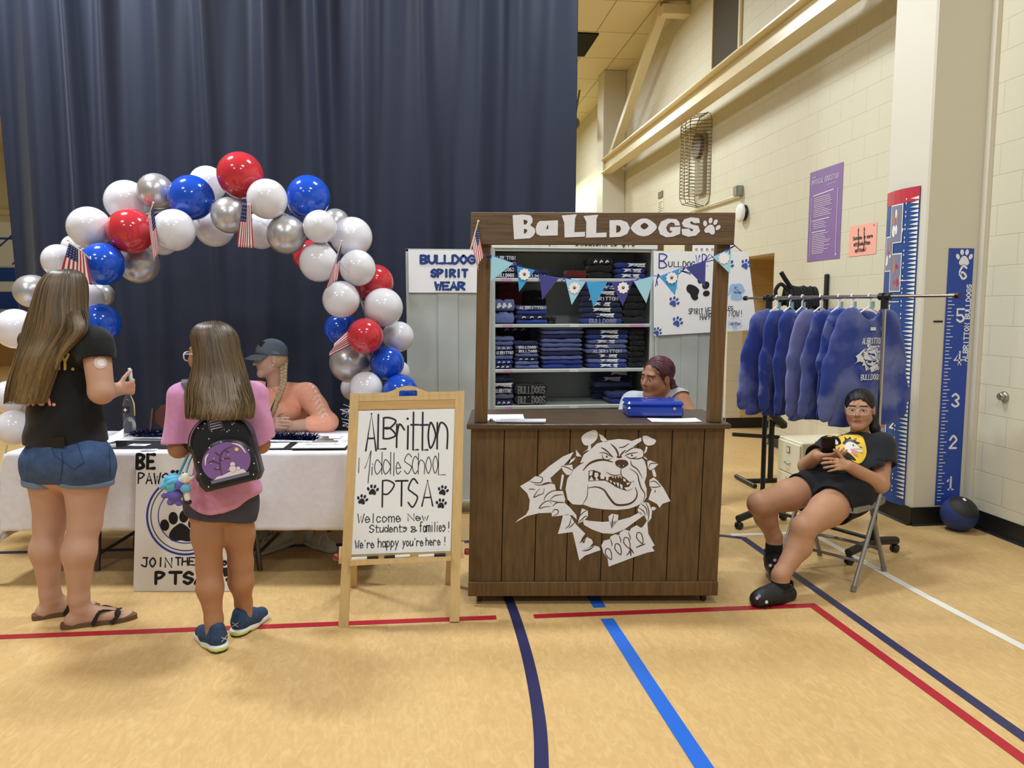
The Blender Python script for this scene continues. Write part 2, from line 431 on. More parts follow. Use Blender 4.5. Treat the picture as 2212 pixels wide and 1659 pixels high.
def nets(D, lo, h):
    sg = D < 0
    a = np.zeros(tuple(np.array(D.shape) - 1), np.int8)
    for dx in (0, 1):
        for dy in (0, 1):
            for dz in (0, 1): a += sg[dx:D.shape[0] - 1 + dx, dy:D.shape[1] - 1 + dy, dz:D.shape[2] - 1 + dz]
    cells = np.argwhere((a > 0) & (a < 8)); idx = np.full(a.shape, -1, np.int32); idx[tuple(cells.T)] = np.arange(len(cells))
    acc = np.zeros((len(cells), 3)); cnt = np.zeros(len(cells))
    cor = [(x, y, z) for x in (0, 1) for y in (0, 1) for z in (0, 1)]
    val = {c: D[cells[:, 0] + c[0], cells[:, 1] + c[1], cells[:, 2] + c[2]] for c in cor}
    for c in cor:
        for ax in range(3):
            if c[ax]: continue
            e = list(c); e[ax] = 1; e = tuple(e); v0, v1 = val[c], val[e]; m = (v0 < 0) != (v1 < 0)
            t = np.where(m, v0 / np.where(m, v0 - v1, 1), 0); p = np.tile(np.array(c, float), (len(cells), 1)); p[:, ax] += t
            acc[m] += p[m]; cnt[m] += 1
    verts = lo + (cells + acc / cnt[:, None]) * h
    F = []
    for ax in range(3):
        o1, o2 = (ax + 1) % 3, (ax + 2) % 3
        s0 = [slice(1, -1)] * 3; s1 = [slice(1, -1)] * 3; s0[ax] = slice(0, -1); s1[ax] = slice(1, None)
        x0, x1 = sg[tuple(s0)], sg[tuple(s1)]
        e = np.argwhere(x0 != x1); fl = x0[tuple(e.T)]
        b = e.copy(); b[:, o1] += 1; b[:, o2] += 1
        q = []
        for d1, d2 in ((-1, -1), (0, -1), (0, 0), (-1, 0)):
            k = b.copy(); k[:, o1] += d1; k[:, o2] += d2; q.append(idx[tuple(k.T)])
        q = np.stack(q, 1); q[~fl] = q[~fl][:, ::-1]; F.append(q)
    F = np.concatenate(F); F = F[(F >= 0).all(1)]
    return verts, F
def relax(v, f, it=2, lam=0.5):
    E = np.concatenate([f[:, [0, 1]], f[:, [1, 2]], f[:, [2, 3]], f[:, [3, 0]]]); v = v.copy()
    deg = np.bincount(E[:, 0], minlength=len(v)) + np.bincount(E[:, 1], minlength=len(v))
    for _ in range(it):
        s = np.zeros_like(v)
        for a in range(3): s[:, a] = np.bincount(E[:, 0], v[E[:, 1], a], len(v)) + np.bincount(E[:, 1], v[E[:, 0], a], len(v))
        v += lam * (s / np.maximum(deg, 1)[:, None] - v)
    return v
def solid_obj(name, S, m, parent=None, h=0.005, col=None, it=1, origin=None):
    v, f = S.mesh(h); v = relax(v, f, it)
    cols = col(v) if col else None
    if origin is not None: v = v - np.asarray(origin, float)
    return mesh_obj(name, v, f, m, parent, True, cols)

# anatomy -----------------------------------------------------------
def hand(S, wrist, fwd, palm, curl=(.5, .5, .6, .7), side=1, sc=1.0, spread=.09, thumb=(.6, .3), kk=.004):
    """palm, four fingers and a thumb; fwd runs wrist to knuckles, palm is the palm's normal, side=+1 puts the thumb towards fwd x palm"""
    fwd = nrm(fwd); palm = nrm(palm - fwd * (np.asarray(palm) @ fwd)); lat = np.cross(fwd, palm) * side
    w = np.asarray(wrist, float); L = .088 * sc
    for i, o in enumerate((.028, .01, -.01, -.027)):
        S.cone(w + lat * o * .55 * sc + fwd * .012 * sc, w + fwd * L * (.98 - .035 * abs(i - 1.2)) + lat * o * sc, .0125 * sc, .0105 * sc, .014)
    ln = ((.042, .026, .02), (.047, .03, .021), (.044, .028, .02), (.034, .021, .018)); rr = (.0088, .009, .0086, .0075)
    for i, o in enumerate((.029, .010, -.010, -.028)):
        p = w + fwd * L * (.98 - .035 * abs(i - 1.2)) + lat * o * sc; d = nrm(fwd + lat * spread * (1.5 - i) * .9)
        c = curl[i]
        for j in range(3):
            a = c * (.75, 1.0, .7)[j]; ax = np.cross(d, palm); d = nrm(d * math.cos(a) + palm * math.sin(a)); q = p + d * ln[i][j] * sc
            S.cone(p, q, rr[i] * (1 - .06 * j) * sc, rr[i] * (1 - .06 * (j + 1)) * sc, kk if j else .008); p = q
    p = w + fwd * .022 * sc + lat * .024 * sc; d = nrm(lat * .8 + fwd * .75 + palm * thumb[1])
    for j, (l, r) in enumerate(((.042, .0125), (.032, .0105), (.026, .0095))):
        if j: d = nrm(d + (fwd * .5 - lat * .35 + palm * .3) * thumb[0])
        q = p + d * l * sc; S.cone(p, q, r * sc, r * .88 * sc, .010 if j == 0 else kk); p = q
def head(S, c, R, sc=1.0, nose=1.0, jaw=1.0, child=0.0):
    """R columns: x person's right.. left axis, y face forward, z up"""
    def P(x, y, z): return np.asarray(c, float) + R @ (np.array([x, y, z]) * sc)
    S.ell(P(0, -.014, .032), np.array([.0745, .094, .083]) * sc, R, .02)
    S.ell(P(0, .026, -.04), np.array([.060, .064, .075]) * sc * jaw, R, .03)
    for x in (-1, 1):
        S.cone(P(x * .050, .005, -.055), P(x * .014, .066, -.098), .018 * sc * jaw, .017 * sc, .03)
        S.ell(P(x * .037, .056, -.024), .027 * sc, None, .03)
    S.cone(P(-.014, .070, -.099), P(.014, .070, -.099), .016 * sc, .016 * sc, .02)
    S.cone(P(-.036, .074, .026), P(.036, .074, .026), .012 * sc, .012 * sc, .022)
    for x in (-1, 1): S.ell(P(x * .031, .096, .003), np.array([.019, .014, .011]) * sc, R, .012, 's')
    S.cone(P(0, .083, .010), P(0, .083 + .021 * nose, -.027), .008 * sc, .0115 * sc, .010)
    for x in (-1, 1): S.ell(P(x * .012, .090, -.031), .0085 * sc, None, .006)
    for x in (-1, 1): S.ell(P(x * .031, .0765, .003), .0125 * sc, None, .001)
    S.cone(P(-.019, .083, -.060), P(.019, .083, -.060), .0065 * sc, .0065 * sc, .009)
    S.cone(P(-.015, .082, -.071), P(.015, .082, -.071), .008 * sc, .008 * sc, .008)
    S.cone(P(-.022, .0985, -.0655), P(.022, .0985, -.0655), .0075 * sc, .0075 * sc, .003, 's')
    for x in (-1, 1):
        S.ell(P(x * .077, -.008, -.004), np.array([.010, .019, .032]) * sc, R, .006)
        S.ell(P(x * .087, -.004, -.002), np.array([.006, .010, .018]) * sc, R, .004, 's')
def face_cols(c, R, sc, skin, lip=(176, 108, 96), brow=(70, 50, 40), iris=(70, 50, 38), eye=True):
    sk, lp, br, ir = (np.array(srgb(q)) for q in (skin, lip, brow, iris)); wh = np.array(srgb((214, 206, 200))); dk = np.array(srgb((40, 28, 24)))
    def f(V_):
        q = ((V_ - np.asarray(c)) @ R) / sc; o = np.tile(sk, (len(V_), 1)).astype(float)
        def mix(w, cc):
            nonlocal o; w = np.clip(w, 0, 1)[:, None]; o = o * (1 - w) + cc * w
        x, y, z = q.T; ax = np.abs(x); fr = y > .05
        mix(.55 * np.clip(1.2 - np.hypot((ax - .04) / .022, (z + .03) / .02), 0, 1) * fr, sk * np.array([1.05, .80, .76]))
        mix(2.2 * (1.15 - np.hypot(x / .0255, (z + .0655) / .0125)) * fr, lp)
        mix(3 * (1.1 - np.hypot(x / .022, (z + .0655) / .0022)) * fr, lp * .35)
        arc = .026 - .10 * (ax - .031) ** 2 / .02
        mix(2.5 * (1.2 - np.abs(z - arc) / .0042) * (ax > .011) * (ax < .052) * fr, br)
        if eye:
            e = np.hypot((ax - .031) / .0142, (z - .002) / .0054)
            mix(4 * (1.12 - e) * fr, dk); mix(5 * (.93 - e) * fr, wh)
            i = np.hypot(ax - .031, z - .003)
            mix(6 * (1.1 - i / .0058) * (e < 1) * fr, ir); mix(6 * (1.1 - i / .0028) * (e < 1) * fr, dk * .3)
        mix(2 * (1.1 - np.hypot((ax - .009) / .005, (z + .037) / .003)) * (y > .085), sk * .35)
        return o
    return f
def foot(S, ankle, toe, sc=1.0):
    a = np.asarray(ankle, float); d = np.asarray(toe, float) - a; d[2] = 0; l = np.linalg.norm(d); d = d / l; lat = np.array([d[1], -d[0], 0])
    hl = a - d * .03 * sc; hl[2] = .03 * sc
    S.cone(a, hl, .036 * sc, .03 * sc, .02)
    b = a + d * l * .62; b[2] = .03 * sc
    for o in (-.02, .02): S.cone(hl + [0, 0, .0], b + lat * o * sc, .026 * sc, .022 * sc, .025)
    S.cone(a + d * .02, b + [0, 0, .012], .032 * sc, .022 * sc, .03)
    for i, o in enumerate((-.034, -.016, 0, .015, .029)):
        t = a + d * l * (1.0, .99, .96, .92, .86)[i] + lat * o * sc; t[2] = .014 * sc + .004
        S.cone(b + lat * o * .9 * sc + [0, 0, -.006], t, .014 * sc, (.0125, .0095, .009, .0085, .008)[i] * sc, .006)
    return d, lat
def loft(rings, caps=True):
    """rings: list of equal-length point lists"""
    n = len(rings[0]); vs = [p for r in rings for p in r]; fs = []
    for i in range(len(rings) - 1):
        for k in range(n):
            q = (k + 1) % n; fs.append([i * n + k, i * n + q, (i + 1) * n + q, (i + 1) * n + k])
    if caps: fs.append(list(range(n))[::-1]); fs.append([(len(rings) - 1) * n + k for k in range(n)])
    return vs, fs
def hair_strands(name, strands, width, base, var, m, parent, rng, extra=None):
    """strands: list of point lists; each becomes a thin rounded ribbon, all in ONE hair mesh; extra = (verts, faces, colour)"""
    vs, fs, cs = [], [], []
    if extra:
        vs.extend(extra[0]); fs.extend(extra[1]); cs.extend([np.array(srgb(extra[2]))] * len(extra[0]))
    b = np.array(srgb(base))
    for st, nr in strands:
        P = [np.asarray(p, float) for p in st]; k = len(P); n0 = len(vs); c = b * (1 + rng.uniform(-var, var)) * np.array([1, 1 + rng.uniform(-.06, .06), 1 + rng.uniform(-.15, .15)])
        for i in range(k):
            t = nrm(P[min(i + 1, k - 1)] - P[max(i - 1, 0)]); n = np.asarray(nr[i], float); s = nrm(np.cross(t, n)); n = np.cross(s, t)
            w = width * (1 if i < k * .7 else max(.15, 1 - (i - k * .7) / (k * .3) * .9)); 
            vs += [P[i] - s * w, P[i] + n * w * .55, P[i] + s * w]; cs += [c * .8, c, c * .8]
        for i in range(k - 1):
            a = n0 + i * 3; fs += [[a, a + 1, a + 4, a + 3], [a + 1, a + 2, a + 5, a + 4]]
    return mesh_obj(name, vs, fs, m, parent, True, np.array(cs))
# ============================================================ the hall
XW, YC0, YC1, XC, YB, ZC = 3.9, 4.95, 5.42, 3.467, 24.0, 5.95
def struct(o): o['kind'] = 'structure'; return o
def block_mat():
    m = mat('painted_block', (214, 207, 182), 0.55, bump=(60, 0.06))
    nt = m.node_tree; L = nt.links; b = nt.nodes['Principled BSDF']
    tc = nt.nodes.new('ShaderNodeTexCoord'); sx = nt.nodes.new('ShaderNodeSeparateXYZ'); ad = nt.nodes.new('ShaderNodeMath'); ad.operation = 'ADD'
    cb = nt.nodes.new('ShaderNodeCombineXYZ'); L.new(tc.outputs['Object'], sx.inputs[0]); L.new(sx.outputs[0], ad.inputs[0]); L.new(sx.outputs[1], ad.inputs[1])
    L.new(ad.outputs[0], cb.inputs[0]); L.new(sx.outputs[2], cb.inputs[1])
    br = nt.nodes.new('ShaderNodeTexBrick'); br.inputs['Scale'].default_value = 1.0; br.inputs['Brick Width'].default_value = 0.4064; br.inputs['Row Height'].default_value = 0.2032
    br.inputs['Mortar Size'].default_value = 0.005; br.inputs['Mortar Smooth'].default_value = 0.9
    L.new(cb.outputs[0], br.inputs['Vector'])
    c = srgb((214, 207, 182)); d = srgb((198, 190, 164))
    for i, q in ((1, c), (2, c), (3, d)): br.inputs[i].default_value = (*q, 1)
    L.new(br.outputs['Color'], b.inputs['Base Color'])
    bm_ = [n for n in nt.nodes if n.type == 'BUMP'][0]
    b2 = nt.nodes.new('ShaderNodeBump'); b2.inputs['Strength'].default_value = 0.25; b2.inputs['Distance'].default_value = 0.008; b2.invert = True
    L.new(br.outputs['Fac'], b2.inputs['Height']); L.new(bm_.outputs[0], b2.inputs['Normal']); L.new(b2.outputs[0], b.inputs['Normal'])
    return m
def floor_mat():
    m = mat('gym_floor', (218, 182, 122), 0.30, spec=0.35)
    nt = m.node_tree; L = nt.links; b = nt.nodes['Principled BSDF']; tc = nt.nodes.new('ShaderNodeTexCoord')
    n1 = nt.nodes.new('ShaderNodeTexNoise'); n1.inputs['Scale'].default_value = 14; n1.inputs['Detail'].default_value = 6; n1.inputs['Distortion'].default_value = 1.6
    mp = nt.nodes.new('ShaderNodeMapping'); mp.inputs['Scale'].default_value = (2.2, .8, 1); mp.inputs['Rotation'].default_value = (0, 0, .5); L.new(tc.outputs['Object'], mp.inputs[0]); L.new(mp.outputs[0], n1.inputs['Vector'])
    r = nt.nodes.new('ShaderNodeValToRGB'); e = r.color_ramp.elements
    e[0].position = .3; e[0].color = (*srgb((200, 164, 110)), 1); e[1].position = .68; e[1].color = (*srgb((214, 180, 126)), 1)
    x = e.new(.5); x.color = (*srgb((207, 171, 115)), 1)
    L.new(n1.outputs[0], r.inputs[0]); L.new(r.outputs[0], b.inputs['Base Color'])
    n2 = nt.nodes.new('ShaderNodeTexNoise'); n2.inputs['Scale'].default_value = 2.5; mr = nt.nodes.new('ShaderNodeMapRange'); mr.inputs[3].default_value = .24; mr.inputs[4].default_value = .42
    L.new(tc.outputs['Object'], n2.inputs['Vector']); L.new(n2.outputs[0], mr.inputs[0]); L.new(mr.outputs[0], b.inputs['Roughness'])
    return m
BLOCK = block_mat(); PLAIN = mat('painted_pillar', (212, 205, 186), 0.5, bump=(70, 0.05)); BLACKBASE = mat('black_cove_base', (26, 25, 24), 0.4)
TAN = mat('tan_block', (196, 164, 110), 0.6)
def slab(name, c0, c1, m):
    c0, c1 = np.array(c0, float), np.array(c1, float)
    return struct(MB().box((c0 + c1) / 2, c1 - c0).build(name, m))
slab('floor', (-14, -5, -.2), (6.2, YB, 0), floor_mat())
# ceiling with lay-in tiles
def ceil_mat():
    m = mat('ceiling_tile', (222, 208, 172), 0.8)
    nt = m.node_tree; L = nt.links; b = nt.nodes['Principled BSDF']; tc = nt.nodes.new('ShaderNodeTexCoord')
    br = nt.nodes.new('ShaderNodeTexBrick'); br.offset = 0; br.inputs['Scale'].default_value = 1; br.inputs['Brick Width'].default_value = .62; br.inputs['Row Height'].default_value = 1.26
    br.inputs['Mortar Size'].default_value = .012; br.inputs['Mortar Smooth'].default_value = .2
    for i, q in ((1, (224, 210, 174)), (2, (218, 203, 166)), (3, (168, 152, 112))): br.inputs[i].default_value = (*srgb(q), 1)
    mp = nt.nodes.new('ShaderNodeMapping'); mp.inputs['Location'].default_value = (.22, .1, 0); L.new(tc.outputs['Object'], mp.inputs[0]); L.new(mp.outputs[0], br.inputs['Vector']); L.new(br.outputs[0], b.inputs['Base Color'])
    return m
slab('ceiling', (-14, -5, ZC), (6.2, YB, ZC + .2), ceil_mat())
slab('wall_back', (-14, YB, 0), (6.2, YB + .2, ZC), BLOCK)
slab('wall_left', (-14.2, -5, 0), (-14, YB, ZC), BLOCK)
slab('wall_right_near', (XW, -5, 0), (XW + .2, YC1, ZC), BLOCK)
# far right wall with a doorway recess
w = MB(); D0, D1, DZ = 8.12, 9.36, 2.15
w.box((XW + .1, (YC1 + D0) / 2, ZC / 2), (.2, D0 - YC1, ZC)); w.box((XW + .1, (D1 + YB) / 2, ZC / 2), (.2, YB - D1, ZC)); w.box((XW + .1, (D0 + D1) / 2, (DZ + ZC) / 2), (.2, D1 - D0, ZC - DZ))
struct(w.build('wall_right', BLOCK))
a = MB(); a.box((XW + .75, D1 + .05, DZ / 2), (1.1, .1, DZ)); a.box((XW + 1.3, (D0 + D1) / 2, DZ / 2), (.1, D1 - D0 + .2, DZ)); a.box((XW + .75, D0 - .05, DZ / 2), (1.1, .1, DZ)); a.box((XW + .75, (D0 + D1) / 2, DZ + .05), (1.1, D1 - D0, .1))
br = block_mat; tanb = BLOCK.copy(); tanb.name = 'tan_block_recess'
for n in tanb.node_tree.nodes:
    if n.type == 'TEX_BRICK':
        for i, q in ((1, (206, 176, 122)), (2, (206, 176, 122)), (3, (180, 150, 100))): n.inputs[i].default_value = (*srgb(q), 1)
struct(a.build('wall_recess', tanb))
# pillars that carry the crane beam
for nm, y0, y1 in (('pillar_near', YC0, YC1), ('pillar_far', 14.4, 14.9)): struct(MB().box(((XC + XW) / 2, (y0 + y1) / 2, ZC / 2), (XW - XC, y1 - y0, ZC), None, .012).build(nm, PLAIN))
slab('trim_3', (XW - .035, YC0 - .05, 0.14), (XW - .001, YC0 - .001, ZC), PLAIN)
# black cove base
def base(name, p0, p1, h=.13):
    p0, p1 = np.array(p0, float), np.array(p1, float); d = nrm(np.append(p1 - p0, 0)); n = np.array([d[1], -d[0], 0])
    m = MB(); t = [(0.0, 0), (.03, 0), (.016, .012), (.009, .035), (.007, h), (0, h)]
    A = [np.append(p0, 0) + n * u + np.array([0, 0, v]) for u, v in t]; B = [np.append(p1, 0) + n * u + np.array([0, 0, v]) for u, v in t]
    k = len(t); m.add(A + B, [[i, (i + 1) % k, k + (i + 1) % k, k + i] for i in range(k)] + [list(range(k))[::-1], [k + i for i in range(k)]])
    return struct(m.build(name, BLACKBASE))
base('baseboard_near', (XW, YC0 - .005), (XW, -3)); base('baseboard_pillar', (XC - .0, YC0), (XW, YC0)); base('baseboard_pillar_side', (XC, YC1), (XC, YC0 - .007))
base('baseboard_right', (XW, D0), (XW, YC1)); base('baseboard_recess', (XW + .01, D1), (XW + 1.2, D1)); base('baseboard_far', (XW, YB), (XW, D1))
# painted court lines
def line(name, c, pts, w=.05, z=.0015):
    P = [np.array(p[:2], float) for p in pts]; L_, R_ = [], []
    for i in range(len(P)):
        a = nrm(P[i] - P[i - 1]) if i else nrm(P[1] - P[0]); b = nrm(P[i + 1] - P[i]) if i < len(P) - 1 else a
        n = np.array([-(a + b)[1], (a + b)[0]]); n = nrm(n); k = 1 / max(.5, n @ np.array([-b[1], b[0]]))
        L_.append(np.append(P[i] + n * w / 2 * k, z)); R_.append(np.append(P[i] - n * w / 2 * k, z))
    n = len(P)
    return struct(mesh_obj(name, L_ + R_, [[i, n + i, n + i + 1, i + 1][::-1] for i in range(n - 1)][::1], mat(c[0], c[1], .35, spec=.35)))
RED, NAVY, WHITE, BLUE = ('red_line_paint', (168, 30, 46)), ('navy_line_paint', (44, 44, 84)), ('white_line_paint', (232, 228, 220)), ('blue_line_paint', (40, 104, 206))
line('floor_line_red', RED, [(-4, 3.78), (0.366, 3.682)], .05)
line('floor_line_red_corner', RED, [(0.555, 3.672), (2.022, 3.639), (2.05, 2.26), (2.08, 0)], .05)
line('floor_line_navy', NAVY, [(-8, 5.2), (-2.66, 5.074), (2.03, 4.872), (2.155, 4.80), (2.155, 3.26), (2.165, 0)], .052, .0012)
line('floor_line_white', WHITE, [(2.1, 4.882), (2.665, 4.872), (2.694, 3.687), (2.73, 3.04), (2.8, 0)], .05, .0011)
line('floor_line_blue', BLUE, [(0.914, 3.60), (0.925, 2.94), (0.94, 2.3), (.95, 0)], .066)
line('floor_line_blue_far', BLUE, [(0.915, 4.9), (0.912, 3.745)], .066)
line('floor_line_arc', NAVY, [tuple(p) for p in spline([V(.40, 4.7), V(.455, 3.945), V(.462, 3.323), V(.438, 2.795), V(.392, 2.41), V(.30, 1.9)], 6)], .05, .0018)

# steel crane beam along the right wall, its brace, conduit and cage
BEAMP = mat('cream_steel', (222, 206, 166), 0.35, spec=.5)
b = MB(); bx = 3.52; y0, y1 = 5.4, 14.42
b.box((bx, (y0 + y1) / 2, 4.06), (.20, y1 - y0, .02)); b.box((bx, (y0 + y1) / 2, 4.30), (.20, y1 - y0, .02)); b.box((bx, (y0 + y1) / 2, 4.18), (.014, y1 - y0, .24))
b.box((bx + .19, y1 - .3, 4.33), (.36, .16, .04)); b.box((bx + .19, y0 + .9, 4.33), (.36, .16, .04))
struct(b.build('beam_wall', BEAMP))
b = MB(); b.bar((3.6, 14.3, 4.32), (3.58, 11.2, 5.9), .13, .11); struct(b.build('beam_brace', BEAMP))
slab('beam_top', (3.5, 11.0, 5.72), (3.9, 11.2, 5.85), BEAMP)
# dark louvred opening above the beam
g = MB(); LV = mat('dark_louvre', (70, 62, 48), .6, bump=(30, .5, (1, 1, 8)))
g.box((XW - .012, 9.63, 5.27), (.02, .84, 1.36)); g.m = 1
for zz in (4.57,): g.box((XW - .02, 9.63, zz), (.03, .92, .05))
for yy in (9.19, 10.07): g.box((XW - .02, yy, 5.25), (.03, .05, 1.4))
struct(g.build('window_1', [LV, BEAMP]))
b = MB(); b.tube([(XW - .03, 9.05, 2.90), (XW - .03, 12.2, 2.92), (XW - .03, 14.3, 2.95)], .014, 8); struct(b.build('trim_2', BEAMP))
# back wall mural seen past the curtain edge
BLUEP = mat('mural_blue', (34, 74, 160), .6); f = Flat((0, YB - .002, 0), (1, 0, 0), (0, 0, 1)); f.mat(0)
f.rect(-13.9, 1.5, -6, 2.0); f.rect(-13.9, 2.3, -6, 2.7); f.mat(1, 1); f.rect(-13.9, 2.75, -6, 4.0); f.rect(-13.9, 2.02, -6, 2.28)
f.mat(0, 3)
for q in range(5): f.stroke([(-13.5 + q * .9, 2.8), (-12.2 + q * .9, 3.95)], .05); 
f.rect(-13.9, 3.5, -6, 3.56)
struct(f.build('wall_mural', [BLUEP, mat('mural_white', (236, 236, 232), .6)]))
slab('trim_4', (-14, YB - .12, 4.2), (6, YB, 4.35), BEAMP)
slab('wall_bleachers', (-13.5, 21.5, 0), (-9, 23.6, 1.4), mat('bleacher_wood', (150, 108, 62), .5))
slab('beam_rail', (-14, 12.9, 5.28), (-6, 13.1, 5.5), BLACKBASE)

# ------------------------------------------------------------ navy divider curtain
def curtain():
    x0, x1, Y0 = -3.27, 1.345, 6.62; nx, nz = 560, 44; zt = 5.9; vs = []
    rng = random.Random(3); pl = []; x = x0
    while x < x1: pl.append((x, rng.uniform(.05, .12), rng.uniform(.05, .14))); x += rng.uniform(.22, .5)
    for j in range(nz + 1):
        z = .006 + (zt - .006) * j / nz; t = j / nz
        for i in range(nx + 1):
            x = x0 + (x1 - x0) * i / nx; y = 0
            for c, wd, dp in pl:
                cc = c + .06 * math.sin(c * 7 + z * .7) * (1 - t); e = math.exp(-((x - cc) / (wd * (1.25 - .4 * t))) ** 2); y += dp * e * (.45 + .75 * t)
            y += .035 * math.sin(x * 4.1 + .5 * z) + .012 * math.sin(x * 17 + z * .8) * (.3 + t) + .006 * math.sin(x * 31 - z * 1.3)
            if x < -3.02: y -= (-3.02 - x) * 1.2 * max(0, 1 - z / 5.0)
            xx = x + (0.05 * (t - .3) * max(0, (-2.6 - x) / .7))
            vs.append((xx, Y0 - y, z))
    fs = [[j * (nx + 1) + i, j * (nx + 1) + i + 1, (j + 1) * (nx + 1) + i + 1, (j + 1) * (nx + 1) + i] for j in range(nz) for i in range(nx)]
    m = mat('navy_curtain', (27, 33, 52), .62, noise=(220, .12), sheen=.06, spec=.4)
    o = mesh_obj('curtain', vs, fs, m, None, True)
    so = o.modifiers.new('thick', 'SOLIDIFY'); so.thickness = .004
    tag(o, 'tall dark navy divider curtain hanging behind the balloon arch', 'curtain')
    k = MB(); k.tube([(x0 - .1, Y0 - .02, zt + .01), (x1 + .1, Y0 - .02, zt + .01)], .02, 8); k.build('curtain_rail', BLACKBASE, o)
curtain()

# ------------------------------------------------------------ things fixed to the walls
def wall_frame(y0, z0): return dict(O=(XW - .004, y0, z0), ux=(0, -1, 0), uy=(0, 0, 1))
PAPERW = mat('white_paper', (238, 238, 240), .6)
def sheet(name, label, cat, O, ux, uy, w, h, m, t=.002, bow=0.0, n=1, parent=None, kids=()):
    """a thin card whose front faces ux x uy"""
    O, ux, uy = (np.asarray(q, float) for q in (O, ux, uy)); nn = np.cross(ux, uy); mb = MB()
    vs = []
    for i in range(n + 1):
        u = w * i / n; d = bow * math.sin(PI * i / n)
        for v in (0, h):
            for k in (0, t): vs.append(O + ux * u + uy * v + nn * (k + d))
    fs = []
    for i in range(n):
        a = i * 4; e = a + 4; fs += [[a + 1, e + 1, e + 3, a + 3], [a, a + 2, e + 2, e], [a, e, e + 1, a + 1], [a + 2, a + 3, e + 3, e + 2]]
    fs += [[0, 1, 3, 2], [n * 4, n * 4 + 2, n * 4 + 3, n * 4 + 1]]
    mb.add(vs, fs); o = mb.build(name, m, parent)
    if label: tag(o, label, cat)
    return o
def scribble(f, u0, u1, v, n, dv, w, rng, lo=.6):
    for i in range(n): f.stroke([(u0, v - i * dv), (u0 + (u1 - u0) * rng.uniform(lo, 1), v - i * dv)], w, cap=False)
# purple rules poster
PUR = mat('purple_poster', (136, 104, 158), .45); o = sheet('wall_poster', 'tall purple poster of white text taped to the block wall', 'poster', (XW - .002, 7.39, 2.005), (0, -1, 0), (0, 0, 1), .605, .88, PUR)
f = Flat((XW - .006, 7.39, 2.005), (0, -1, 0), (0, 0, 1)); r5 = random.Random(5); f.mat(0)
f.text('PHYSICAL EDUCATION', .05, .75, .045, .022, .006, .006); f.text('Texas', .05, .815, .02, .012, .003); f.stroke([(.34, .715), (.5, .72)], .004)
f.rect(.05, .05, .056, .63); f.rect(.53, .06, .537, .66); f.stroke([(.08, .64), (.46, .655)], .012, cap=False)
scribble(f, .1, .45, .615, 11, .018, .006, r5); f.stroke([(.08, .395), (.4, .4)], .010); scribble(f, .1, .42, .375, 4, .018, .006, r5); f.stroke([(.08, .285), (.34, .285)], .010); scribble(f, .09, .45, .262, 12, .017, .006, r5)
f.rect(.53, .03, .552, .055); f.build('printed_text', [mat('pale_print', (214, 200, 222), .5)], o)
# pink notice
o = sheet('wall_notice', 'small pink paper notice beside the tall purple poster', 'notice', (XW - .002, 6.637, 2.008), (0, -1, 0), (0, 0, 1), .424, .27, mat('pink_paper', (246, 176, 156), .6))
f = Flat((XW - .006, 6.637, 2.008), (0, -1, 0), (0, 0, 1)); f.mat(0)
for px, dy in ((.15, 0), (.24, .01)):
    f.stroke([(px, .20), (px + .01, .12), (px + .004, .05)], .012); f.disc(px, .225, .008, 10, .02)
f.text('Success is more', .07, .145, .03, .02, .006, .005, wob=.05); f.text('attitude than', .085, .09, .03, .02, .006, .005, wob=.05); f.text('aptitude!', .11, .035, .03, .02, .006, .005, wob=.05); f.text('#75', .36, .24, .012, .01, .002)
f.build('printed_text', [mat('dark_ink', (62, 40, 40), .6)], o)
# white access point, junction box, plate
t = thing('wall_sensor', 'white disc sensor with black back on the block wall', 'sensor', (XW, 8.93, 2.68)); RX = np.array([[0, 0, -1.0], [0, 1, 0], [1, 0, 0]])
MB().lathe([(.095, 0), (.095, .05), (0, .05)], R=RX).build('backplate', BLACKBASE, t); MB().lathe([(.108, .045), (.112, .06), (.105, .075), (.07, .083), (0, .085)], R=RX).build('cover', mat('white_plastic', (236, 234, 228), .35), t)
t = thing('junction_box', 'small grey electrical box at the end of the wall conduit', 'electrical box', (XW, 9.05, 2.955)); GREYM = mat('grey_metal', (150, 150, 146), .4, .6)
MB().box((-.04, 0, 0), (.08, .11, .12), None, .006).build('box', GREYM, t); MB().box((-.084, 0, 0), (.008, .1, .11), None, .003).build('cover', mat('dull_silver', (176, 176, 172), .35, .7), t)
o = MB().box((XW - .008, 12.2, 3.36), (.014, .22, .10)).build('wall_plaque', mat('brown_plaque', (104, 84, 62), .5)); tag(o, 'small brown plaque on the block wall beyond the caged clock', 'plaque')
o = sheet('wall_paper', 'pale printed sheet taped under the small brown plaque', 'paper', (XW - .002, 12.35, 3.02), (0, -1, 0), (0, 0, 1), .3, .26, mat('cream_sheet', (224, 214, 184), .6))
f = Flat((XW - .006, 12.35, 3.02), (0, -1, 0), (0, 0, 1)); f.mat(0); scribble(f, .04, .27, .22, 6, .035, .012, r5); f.build('printed_text', [mat('faint_ink', (150, 140, 118), .6)], o)
